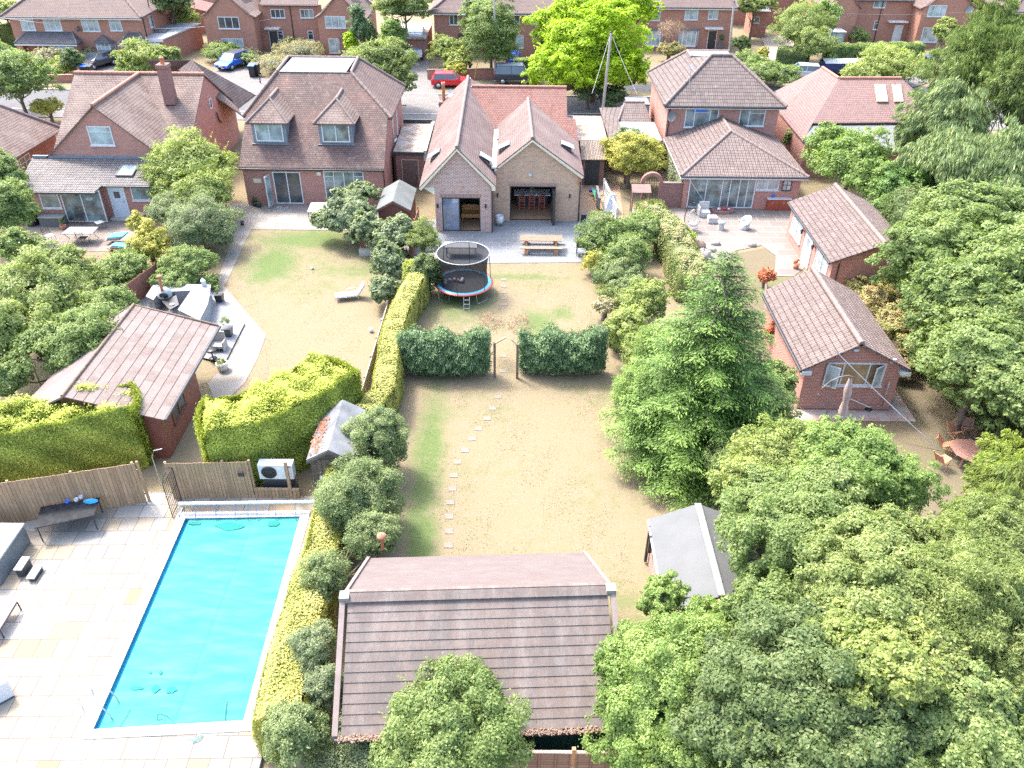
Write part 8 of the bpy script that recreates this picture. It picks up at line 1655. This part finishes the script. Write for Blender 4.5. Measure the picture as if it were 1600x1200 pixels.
for z in (.1, 1.0, 1.7): m.tube([(xb, yw + .1, z), (xc, yw + .1, z)], .016, 5)
m.build('iron_gate', BLACK, aw)
arb = thing('arbour', 'small brown trellis arbour with a slatted roof before the brick wall', 'arbour', tuple(G(1000, 340))); p = G(998, 336); m = MB()
for i in range(5): m.obox((p.x - .65, p.y - .35 + i * .16, 1.75 + i * .06), (1.3, 0, 0), (0, .16, .06), (0, 0, .03))
m.build('roof', M_plain('brown_slats', (.20, .12, .10), .8, .2), arb); m = MB()
for sx in (-.58, .58):
    for sy in (-.3, .4): m.box((p.x + sx - .03, p.y + sy - .03, 0), (p.x + sx + .03, p.y + sy + .03, 1.8))
    for k in range(7): m.tube([(p.x + sx, p.y - .3, .2 + k * .22), (p.x + sx, p.y + .4, .45 + k * .2)], .012, 4); m.tube([(p.x + sx, p.y + .4, .2 + k * .22), (p.x + sx, p.y - .3, .45 + k * .2)], .012, 4)
m.build('trellis', M_plain('brown_trellis', (.15, .08, .06), .8, .2), arb)
m = MB(); 
t = board_fence('picket_fence', 'white picket fence running back beside the gravel strip', (7.0, 52.2), (6.6, 57.5), 1.25, WHITE, .2, gap=.08, z=0, post=3)
t = thing('toy_slide', 'green and orange plastic toy slide lying on the gravel strip', 'slide', tuple(G(932, 310))); a, b, c = G(929, 297, .35), G(933, 310, .2), G(938, 328, .05); gn = M_plain('green_plastic', (.02, .42, .18), .4, .05); orr = M_plain('pale_orange_plastic', (.75, .46, .18), .4, .05)
m = MB(); m.obox(a + Vector((-.2, 0, 0)), (.4, 0, 0), b - a, (0, 0, .1)); m.build('upper_chute', gn, t); m = MB(); m.obox(b + Vector((-.18, 0, 0)), (.36, 0, 0), c - b, (0, 0, .08)); m.build('lower_chute', orr, t); m = MB(); m.tube([a + Vector((-.4, -.1, 0)), a + Vector((.4, -.1, 0))], .12, 10); m.build('roller', M_plain('navy_plastic', (.05, .04, .25), .5, .1), t)
t = thing('covered_stack', 'pale sheet covered stack of furniture on the gravel strip', 'covered stack', tuple(G(952, 325))); p = G(953, 330); m = MB(); m.add([(p.x - .5, p.y - .6, 0), (p.x + .5, p.y - .5, 0), (p.x + .45, p.y + 1.0, 0), (p.x - .4, p.y + 1.0, 0), (p.x - .1, p.y - .2, 1.3), (p.x + .3, p.y - .1, 1.35), (p.x + .2, p.y + .6, 1.0), (p.x - .2, p.y + .6, .9)], [(0, 1, 5, 4), (1, 2, 6, 5), (2, 3, 7, 6), (3, 0, 4, 7), (4, 5, 6, 7)]); m.build('sheet', M_plain('pale_blue_sheet', (.52, .57, .64), .6, .25, 2), t, bevel=.05); m = MB(); m.box((p.x - .9, p.y - .3, 0), (p.x - .75, p.y + 2.0, 1.1)); m.build('board', LEADPALE, t)
t = thing('box_bin', 'black post box shaped bin at the right corner of the buff gable', 'bin', (4.75, 52.75, 0)); m = MB(); m.box((4.6, 52.5, 0), (4.95, 52.8, .55)); m.build('body', BLACK, t, bevel=.05); m = MB(); m.box((4.58, 52.47, .56), (4.97, 52.83, .62)); m.build('lid', BLACK, t)
t = thing('garden_stool', 'white barrel garden pot on legs between the two gables', 'pot', (-.85, 52.0, .03)); m = MB(); m.lathe([(.001, .2), (.22, .2), (.27, .4), (.26, .75), (.22, .75), (.2, .5), (.001, .5)], (-.95, 51.9, 0), 18); m.build('barrel', WHITE, t)
for a in range(3): m = MB(); m.tube([(-.95 + .15 * math.cos(a * 2.1), 51.9 + .15 * math.sin(a * 2.1), .22), (-.95 + .2 * math.cos(a * 2.1), 51.9 + .2 * math.sin(a * 2.1), .03)], .02, 6); m.build('leg', WOODP, t)
t = thing('folded_furniture', 'white topped low table behind the trampoline on the grey patio', 'table', (-3.0, 47.5, 0)); m = MB(); m.box((-4.3, 46.9, .68), (-2.3, 47.7, .73)); m.build('table_top', M_plain('white_table', (.42, .43, .44), .5, .04), t)
for x in (-4.2, -2.4):
    for y in (47.0, 47.6): m = MB(); m.box((x - .03, y - .03, 0), (x + .03, y + .03, .68)); m.build('leg', STEEL, t)
t = thing('gas_barbecue', 'small black trolley at the right end of the grey patio', 'barbecue', tuple(G(907, 398))); p = G(907, 398, .03); m = MB(); m.box((p.x - .3, p.y - .25, .6), (p.x + .4, p.y + .25, .85)); m.build('lid', BLACK, t, bevel=.04); m = MB(); m.box((p.x - .45, p.y - .2, .62), (p.x - .31, p.y + .2, .66)); m.box((p.x - .25, p.y - .2, .2), (p.x + .35, p.y + .2, .24)); m.build('shelf', STEEL, t)
for sx in (-.25, .35):
    for sy in (-.2, .2): m = MB(); m.box((p.x + sx - .02, p.y + sy - .02, .03), (p.x + sx + .02, p.y + sy + .02, .6)); m.build('leg', BLACK, t)
RK = M_plain('pale_rock', (.30, .275, .25), .95, .3, 3, bmp=.6); i = 0
for (px, py, r_, l) in ((1098, 402, .55, 'large pale rockery boulder nearest the big spruce'), (1090, 388, .5, 'brown mossy rockery boulder by the flat topped hedge'), (1118, 382, .3, 'small white rock at the top of the rockery'), (1112, 392, .3, 'middle sized rock right of the pale boulder'), (1175, 384, .28, 'rock at the edge of the round lawn')):
    p = G(px, py); m = MB(); m.ball((p.x, p.y, r_ * .3), r_, 9, 6, .7); rr = random.Random(px); m.v = [Vector((v.x + rr.uniform(-.12, .12) * r_, v.y + rr.uniform(-.12, .12) * r_, max(0, v.z + rr.uniform(-.1, .1) * r_))) for v in m.v]; tag(m.build('rock', RK if 'mossy' not in l else WOODD, None, org=p), l, 'rock', 'rocks of the rockery')
# ================================================================ parasol, folded furniture and cable by the garden room
ps = thing('cantilever_parasol', 'closed dusty pink parasol hanging from a dark curved arm before the garden room', 'parasol', tuple(G(1284, 690))); yb = 29.9; b = Y(1284, 690, yb); b.z = 0; yb = G(1284, 690).y; b = G(1284, 690)
tp_ = Y(1292, 622, yb); ar_ = [Y(1285, 670, yb), Y(1292, 620, yb), Y(1300, 595, yb)]; m = MB(); m.tube([b + Vector((0, 0, .05)), Y(1300, 595, yb)], .028, 8); arm = [Y(1278, 616, yb), Y(1285, 606, yb), Y(1297, 596, yb), Y(1312, 589, yb), Y(1326, 586.5, yb), Y(1333, 589, yb)]; m.tube(arm, .022, 8); m.tube([Y(1280, 617, yb), Y(1291, 632, yb)], .018, 6); m.build('frame', M_plain('dark_bronze_pole', (.14, .13, .12), .4, .1), ps)
tt, bt = Y(1329, 592, yb), Y(1317, 646, yb); d = bt - tt; m = MB(); n = 16; vs = []; fs = []
for j, (f, r_) in enumerate(((0, .06), (.12, .10), (.35, .15), (.62, .12), (.66, .11), (.85, .16), (1, .19))):
    for i in range(n): a = 2 * math.pi * i / n; q = r_ * (1 + .22 * math.cos(a * 8)); vs.append(tt + d * f + Vector((q * math.cos(a), q * math.sin(a), 0)))
for j in range(6):
    for i in range(n): fs.append((j * n + i, (j + 1) * n + i, (j + 1) * n + (i + 1) % n, j * n + (i + 1) % n))
m.add(vs, fs, True); m.build('folded_canopy', M_plain('dusty_pink_fabric', (.42, .32, .29), .85, .15, 6), ps); m = MB(); m.box((b.x - .5, b.y - .06, .0), (b.x + .5, b.y + .06, .05)); m.box((b.x - .06, b.y - .5, .0), (b.x + .06, b.y + .5, .055)); m.lathe([(.001, .06), (.25, .06), (.25, .12), (.001, .12)], b + Vector((.0, -.2, 0)), 14); m.build('base', DARK, ps)
wp = thing('bent_pipe', 'pale bent waste pipe fixed low on the front wall of the garden room', 'pipe', (16, 31.2, 0)); m = MB(); yy = 31.12; m.tube([Y(1328.5, 623, yy), Y(1355, 635, yy), Y(1358, 636, yy), Y(1378, 634, yy), Y(1390, 597, yy)], .035, 8); m.build('pipe', M_plain('grey_pipe', (.50, .46, .44), .5, .1), wp); m = MB(); q = G(1357, 640, .04); m.lathe([(.001, 0), (.16, 0), (.13, .08), (.001, .1)], q, 12); m.build('drain', BLACK, wp)
FT = M_plain('faded_teak', (.34, .18, .13), .75, .2, 4); FT2 = M_plain('orange_teak', (.42, .20, .11), .7, .2, 4)
gt2 = thing('garden_table', 'slatted brown garden table with chairs tipped against it on the right lawn', 'table', tuple(G(1515, 710))); c = G(1518, 704, .72); m = MB(); n = 8
m.prism([(c.x + .85 * math.cos(math.pi / 8 + i * math.pi / 4), c.y + .85 * math.sin(math.pi / 8 + i * math.pi / 4), .70) for i in range(8)], (0, 0, .035)); m.build('table_top', M_slabs('teak_slats', [(.36, .19, .15), (.31, .16, .12)], 4, .1, (.12, .06, .05), R(60), dirt=(.3, .2, .17)), gt2)
for a in range(4): m = MB(); x, y = c.x + .5 * math.cos(a * 1.57 + .6), c.y + .5 * math.sin(a * 1.57 + .6); m.box((x - .03, y - .03, 0), (x + .03, y + .03, .7)); m.build('leg', FT, gt2)
def fchair(label, px, py, z, rz, tilt, mat=FT2):
    t = thing('folding_chair', label, 'chair', (0, 0, 0), 'folding wooden chairs tipped against the garden table'); m = MB()
    for i in range(6): m.box((-.22, -.22 + i * .075, .42), (.22, -.16 + i * .075, .44))
    m.build('seat', mat, t); m = MB()
    for i in range(6): m.box((-.2, .22, .48 + i * .075), (.2, .24, .535 + i * .075))
    for s in (-1, 1): m.box((s * .22 - .02, .2, .4), (s * .22 + .02, .245, .98))
    m.build('backrest', mat, t)
    for s in (-1, 1): m = MB(); m.tube([(s * .24, .24, .44), (s * .24, -.25, 0)], .018, 5); m.tube([(s * .2, -.2, .44), (s * .2, .28, 0)], .018, 5); m.build('leg', mat, t)
    p = G(px, py, z); t.location = p; t.rotation_euler = (tilt[0], tilt[1], rz); return t
fchair('orange teak chair leaning over the left of the garden table, seat up', 1488, 706, .15, R(60), (R(-38), R(0))); fchair('teak chair tipped up at the back of the table', 1496, 690, .1, R(20), (R(-30), 0)); fchair('teak chair lying folded at the back right of the table', 1512, 684, .2, R(-10), (R(-35), R(5)), FT); fchair('dark teak chair standing at the right side of the table', 1541, 700, .0, R(-80), (R(-14), 0), FT); fchair('teak chair with legs in the air nearest the viewer', 1478, 728, .1, R(110), (R(-25), R(8)))
# ================================================================ vehicles
TYRE = M_plain('tyre_rubber', (.02, .02, .02), .8, .1); CG = M_glass('car_glass', (.05, .07, .09), .05, .3); LAMP = M_plain('headlamp_glass', (.6, .62, .65), .15, .05); REDL = M_plain('tail_lamp', (.35, .01, .01), .3, .05)
def car(label, paint, px, py, heading, L=4.1, W=1.75, H=1.45, kind='hatch', cat='car', name='parked_car', z=.09, roofm=None):
    """x forward; built at the origin then placed"""
    t = thing(name, label, cat, (0, 0, 0)); h = L / 2; w = W / 2; wb = .62 * L / 2
    if kind == 'hatch': low = [(-h, .35), (-h + .02, .72), (-h + .12, .92), (h - 1.25, .92), (h - .35, .78), (h - .04, .62), (h, .35)]; cab = [(-h + .16, .90), (-h + .42, H - .05), (-h + .9, H), (h - 1.75, H - .03), (h - 1.0, .90)]
    elif kind == 'suv': low = [(-h, .45), (-h + .02, 1.0), (h - 1.3, 1.05), (h - .12, .98), (h, .85), (h, .45)]; cab = [(-h + .08, 1.02), (-h + .30, H - .04), (-h + .7, H), (h - 1.95, H - .02), (h - 1.35, 1.02)]
    else: low = [(-h, .35), (-h + .02, .85), (h - 1.2, .88), (h - .1, .72), (h, .35)]; cab = [(-h + .5, .85), (-h + 1.1, H), (h - 1.9, H), (h - 1.1, .85)]
    m = MB(); vs = []; n = len(low)
    for s, k in ((-1, 1), (1, 1)): vs += [(x, s * w * (1 - .10 * (abs(x) / h) ** 4), zz) for x, zz in low]
    fs = [tuple(range(n))[::-1], tuple(range(n, 2 * n))] + [(i, (i + 1) % n, n + (i + 1) % n, n + i) for i in range(n)]
    m.add(vs, [f[::-1] for f in fs]); m.build('body', paint, t, bevel=.07)
    def cabpts(inset, dz=0): return [(x, (w - .07 - (zz - .9) * .28) - inset, zz + dz) for x, zz in cab]
    n = len(cab); m = MB(); c = cabpts(0); vs = [(x, -y, zz) for x, y, zz in c] + [(x, y, zz) for x, y, zz in c]; m.add(vs, [f[::-1] for f in [tuple(range(n))[::-1], tuple(range(n, 2 * n))] + [(i, (i + 1) % n, n + (i + 1) % n, n + i) for i in range(n)]]); m.build('windows', CG, t, bevel=.03)
    m = MB(); rx0, rx1 = cab[1][0] + .02, cab[-2][0] - .02; yw_ = cabpts(0)[1][1]; m.box((rx0, -yw_ + .02, H - .035), (rx1, yw_ - .02, H + .02)); m.build('roof_panel', roofm or paint, t, bevel=.03)
    m = MB()
    for s in (-1, 1):
        for i in (0, n - 2): a, b = c[i], c[i + 1]; m.tube([(a[0], s * a[1], a[2]), (b[0], s * b[1], b[2] - .02)], .035, 6)
        xm = (cab[0][0] + cab[-1][0]) / 2; a = (xm, s * (w - .07), .9); m.tube([a, (xm - .05, s * yw_, H - .03)], .03, 6)
        m.tube([(cab[1][0], s * yw_, H - .03), (cab[-2][0], s * yw_, H - .03)], .03, 6)
    m.build('pillars', paint, t)
    for s in (-1, 1):
        for x in (-wb, wb):
            m = MB(); m.lathe([(.2, -.1), (.31, -.1), (.33, -.05), (.33, .08), (.31, .11), (.2, .11)], (0, 0, 0), 18); m.v = [Vector((x + v.x, s * (w - .10) + v.z * s, .33 + v.y)) for v in m.v]; wl = m.build('wheel', TYRE, t)
            m = MB(); m.lathe([(.001, .095), (.2, .1), (.2, .05)], (0, 0, 0), 14); m.v = [Vector((x + v.x, s * (w - .08) + v.z * s, .33 + v.y)) for v in m.v]; m.build('rim', STEEL, wl)
        m = MB(); zz = .66 if kind != 'suv' else .85; m.box((h - .16, s * w * .60, zz - .08), (h - .0, s * w * .88, zz + .06)); m.build('headlight', LAMP, t); m = MB(); m.box((-h - .005, s * w * .66, zz + .0), (-h + .1, s * w * .89, zz + .2)); m.build('tail_light', REDL, t)
        m = MB(); x = cab[-1][0] - .35; m.box((x - .08, s * (w + .0), .93), (x + .08, s * (w + .16), 1.06)); m.build('wing_mirror', paint, t, bevel=.02)
    m = MB(); m.box((h - .02, -.5, .42), (h + .01, .5, .58)); m.build('grille', BLACK, t); m = MB(); m.box((h + .0, -.26, .45), (h + .025, .26, .56)); m.build('number_plate', WHITE, t)
    p = G(px, py); t.location = (p.x, p.y, z); t.rotation_euler.z = heading; return t
car('bright blue hatchback facing the viewer on the driveway behind the dormer house', M_plain('vivid_blue_paint', (.01, .13, .62), .25, .05), 365, 106, R(-110), 4.2, 1.8, 1.5, 'hatch', roofm=DARK)
car('dark grey car on the drive beside the topiary dome', M_plain('dark_grey_paint', (.07, .065, .07), .25, .1), 156, 106, R(-118), 4.2, 1.75, 1.45, 'hatch')
car('red hatchback parked on the road behind the brick gabled house', M_plain('bright_red_paint', (.62, .015, .03), .25, .05), 705, 136, R(2), 4.0, 1.7, 1.45, 'hatch', z=.02)
car('black sport utility car parked on the road near the grey pole', M_plain('black_navy_paint', (.03, .035, .05), .25, .1), 809, 130, R(0), 4.95, 1.95, 1.85, 'suv', z=.05, roofm=M_plain('grey_roof_paint', (.30, .33, .36), .25, .1))
car('silver car half hidden by the hipped brown roof and roadside bushes', M_plain('silver_paint', (.45, .49, .52), .25, .05), 1250, 122, R(170), 4.2, 1.75, 1.45, 'hatch', z=.02)
car('blue car just showing behind the low hedge near the lime tree', M_plain('mid_blue_paint', (.02, .06, .35), .25, .05), 801, 100, R(90), 3.9, 1.7, 1.4, 'hatch', z=.02)
# motorhome
mh = thing('motorhome', 'white motorhome parked nose out on the drive between the houses', 'motorhome', (0, 0, 0)); m = MB(); m.box((-3.2, -1.1, .5), (1.3, 1.1, 2.75)); m.build('body', WHITE, mh, bevel=.12); m = MB(); m.add([(1.3, -1.0, .5), (3.0, -.95, .5), (3.05, -.95, .95), (2.3, -.95, 1.15), (1.75, -.9, 1.95), (1.3, -.95, 2.1), (1.3, 1.0, .5), (3.0, .95, .5), (3.05, .95, .95), (2.3, .95, 1.15), (1.75, .9, 1.95), (1.3, .95, 2.1)], [(0, 1, 2, 3, 4, 5), (11, 10, 9, 8, 7, 6), (1, 7, 8, 2), (2, 8, 9, 3), (4, 10, 11, 5), (0, 6, 7, 1)]); m.build('cab', WHITE, mh); m = MB(); m.poly([(2.3, -.88, 1.16), (2.3, .88, 1.16), (1.76, .82, 1.93), (1.76, -.82, 1.93)]); m.build('windscreen', CG, mh); m = MB(); m.box((1.0, -1.0, 2.05), (2.0, 1.0, 2.7)); m.build('overcab', WHITE, mh, bevel=.15)
m = MB(); m.box((2.95, -.5, .7), (3.07, .5, .9)); m.build('grille', BLACK, mh)
for s in (-1, 1):
    m = MB(); m.box((2.9, s * .9 - .12, .75), (3.06, s * .9 + .12, .95)); m.build('headlight', LAMP, mh)
    for x in (-1.9, 2.1): m = MB(); m.tube([(x, s * .85, .35), (x, s * 1.06, .35)], .35, 16); m.build('wheel', TYRE, mh)
    m = MB(); m.box((1.75, s * 1.0, 1.2), (1.9, s * 1.25, 1.55)); m.build('wing_mirror', BLACK, mh)
p = G(646, 92); mh.location = (p.x, p.y + 1.2, .09); mh.rotation_euler.z = R(-86)
tl = thing('covered_trailer', 'navy sided trailer with flat pale grey cover beside the long hedge', 'trailer', (0, 0, 0)); m = MB(); m.box((-2.6, -1, .5), (2.6, 1, 1.35)); m.build('body', M_plain('navy_paint', (.02, .035, .12), .4, .1), tl, bevel=.04); m = MB(); m.prism([(-2.65, -1.05, 1.36), (2.65, -1.05, 1.36), (2.65, 0.0, 1.62), (-2.65, .0, 1.62)], (0, 0, .05)); m.prism([(-2.65, 0, 1.62), (2.65, 0, 1.62), (2.65, 1.05, 1.36), (-2.65, 1.05, 1.36)], (0, 0, .05)); m.build('cover', M_plain('pale_grey_tarp', (.42, .43, .44), .6, .1), tl)
for s in (-1, 1):
    for x in (-1.5, 1.5): m = MB(); m.tube([(x, s * .8, .35), (x, s * 1.0, .35)], .35, 14); m.build('wheel', TYRE, tl)
p = G(1318, 117); tl.location = (p.x, p.y, .05); tl.rotation_euler.z = R(3)
for (px, py, lid, lab) in ((396, 121, BLUEP, 'black wheelie bin with blue lid beside the blue hatchback'), (402, 119, BLACK, 'all black wheelie bin next to the blue lidded one'), (136, 122, BLUEP, 'blue lidded bin behind the brick wall in front of the grey car'), (143, 122, BLACK, 'black bin beside the blue lidded bin at the brick wall'), (1447, 106, BLUEP, 'blue lidded bin at the far right drive'), (1456, 106, BLACK, 'black bin partly behind the weeping cedar')):
    p = G(px, py); t = thing('wheelie_bin', lab, 'bin', (p.x, p.y, .05), 'wheelie bins across the road'); wbin(t, p.x, p.y, .09, lid, s=1.1)
# brick walls by the road
def bwall(label, pts, h, cap=T_RIDGEO):
    q = [G(*p) for p in pts]; t = thing('garden_wall', label, 'wall', tuple(q[0])); m = MB(); c = MB()
    for a, b in zip(q, q[1:]):
        d = (b - a).normalized(); n = Vector((-d.y, d.x, 0)) * .12; m.obox(a - n, b - a, n * 2, (0, 0, h)); c.obox(a - n * 1.3 + Vector((0, 0, h)), b - a, n * 2.6, (0, 0, .07))
    m.build('wall', BK_FAR, t); c.build('coping', cap, t); return t
bwall('low red brick garden wall along the pavement at the upper left', [(70, 130), (117, 129)], .75); bwall('low brick wall along the pavement left of the black car', [(668, 125), (776, 123)], 1.0, T_RIDGE); bwall('short brick wall by the bins and the grey car', [(126, 124), (158, 123)], .6)
# ---- poles and wires
def pole(label, px, pyb, pxt, pyt, r=.13, mat=None, name='telegraph_pole', arm=True):
    b = G(px, pyb); tpp = Y(pxt, pyt, b.y); t = thing(name, label, 'pole', tuple(b)); m = MB(); m.tube([b, tpp], [r, r * .7], 10); m.build('shaft', mat or GP_, t); m = MB(); d = tpp
    if arm: m.lathe([(r * .8, -.05), (r * .95, .05), (.001, .1)], d, 10); m.box((d.x - .15, d.y - .05, d.z - .35), (d.x + .15, d.y + .05, d.z - .25)); m.build('cap', DARK, t)
    return t, tpp
GP_ = M_plain('grey_weathered_pole', (.36, .33, .30), .9, .15, 3); BP_ = M_plain('dark_brown_pole', (.07, .055, .05), .8, .15, 3)
_, t1 = pole('tall grey telegraph pole right of the gabled house, in front of the lime tree', 941, 180, 955, 50, .15); _, t2 = pole('grey telegraph pole in the overgrown garden above the dormer house', 508, 72, 501, 15, .15); _, t3 = pole('grey telegraph pole by the roadside tree and the black car', 774, 127, 772, -8, .15); _, t4 = pole('tall pale pole at the corner of the brick terrace', 1139, 84, 1147, 3, .15)
lp, t5 = pole('dark brown lamp post on the verge by the red hatchback', 735, 118, 730, 24, .14, BP_, 'lamp_post', False); m = MB(); m.tube([t5, t5 + Vector((-.3, -.5, .15))], .05, 6); m.box((t5.x - .5, t5.y - 1.1, t5.z + .1), (t5.x - .15, t5.y - .4, t5.z + .22)); m.build('lamp_head', DARK, lp)
m = MB(); a = G(741, 124); m.tube([a, Y(747, 94, a.y)], .05, 6); tag(m.build('marker_post', M_plain('yellow_guard', (.65, .45, .03), .5, .1), None, org=a), 'leaning yellow cable guard on the verge beside the brown lamp post', 'post')
pole('thin dark post at the edge of the grass by the dormer house', 407, 131, 405, 116, .07, BP_, 'wooden_post', False); pole('short dark post in the bushes behind the hipped brown roof', 1208, 142, 1212, 120, .08, DARK, 'street_post', False)
WR = M_plain('black_cable', (.16, .16, .16), .6, .1); WRP = M_plain('pale_cable', (.55, .55, .55), .5, .1)
def wire(label, a, b, sag, r=.018, mat=WR):
    a, b = Vector(a), Vector(b); m = MB(); m.tube([a.lerp(b, i / 14) - Vector((0, 0, sag * 4 * (i / 14) * (1 - i / 14))) for i in range(15)], r, 5); tag(m.build('overhead_wire', mat, None, org=a), label, 'wire')
wire('pale overhead cable crossing the wide brick pair from the left edge to the grey pole', Y(-10, 26, 92), t2, 1.6, .025, WRP); wire('overhead cable from the garden pole to the brown lamp post', t2, t3, 1.0); wire('thin overhead cable from the roadside pole to the brick terrace', t1 + Vector((0, 0, -.1)), Y(1006, 65, 100), .5); wire('overhead cable from the pale corner pole toward the right edge', t4, Y(1640, 6, 96), 1.2)
wire('stay wire dropping right from the pole by the gabled house', t1 + Vector((.1, 0, -.3)), Y(995, 146, 74), .1, .014, WRP); wire('stay wire dropping left from the pole by the gabled house', t1 + Vector((-.1, 0, -.3)), Y(925, 146, 73), .1, .014, WRP)
wire('heavy grey cable running from the garden room roof down to the trees on the right', Y(1303, 546, 31.0), Y(1548, 772, 27.0), .15, .022, M_plain('grey_rope', (.30, .32, .35), .6, .1)); wire('thin guy wire from the extension roof down to the pale patio', Y(1074, 275, 55.0) + Vector((0, -.2, 0)), Y(1102, 318, 54.4), 0, .012, WRP)
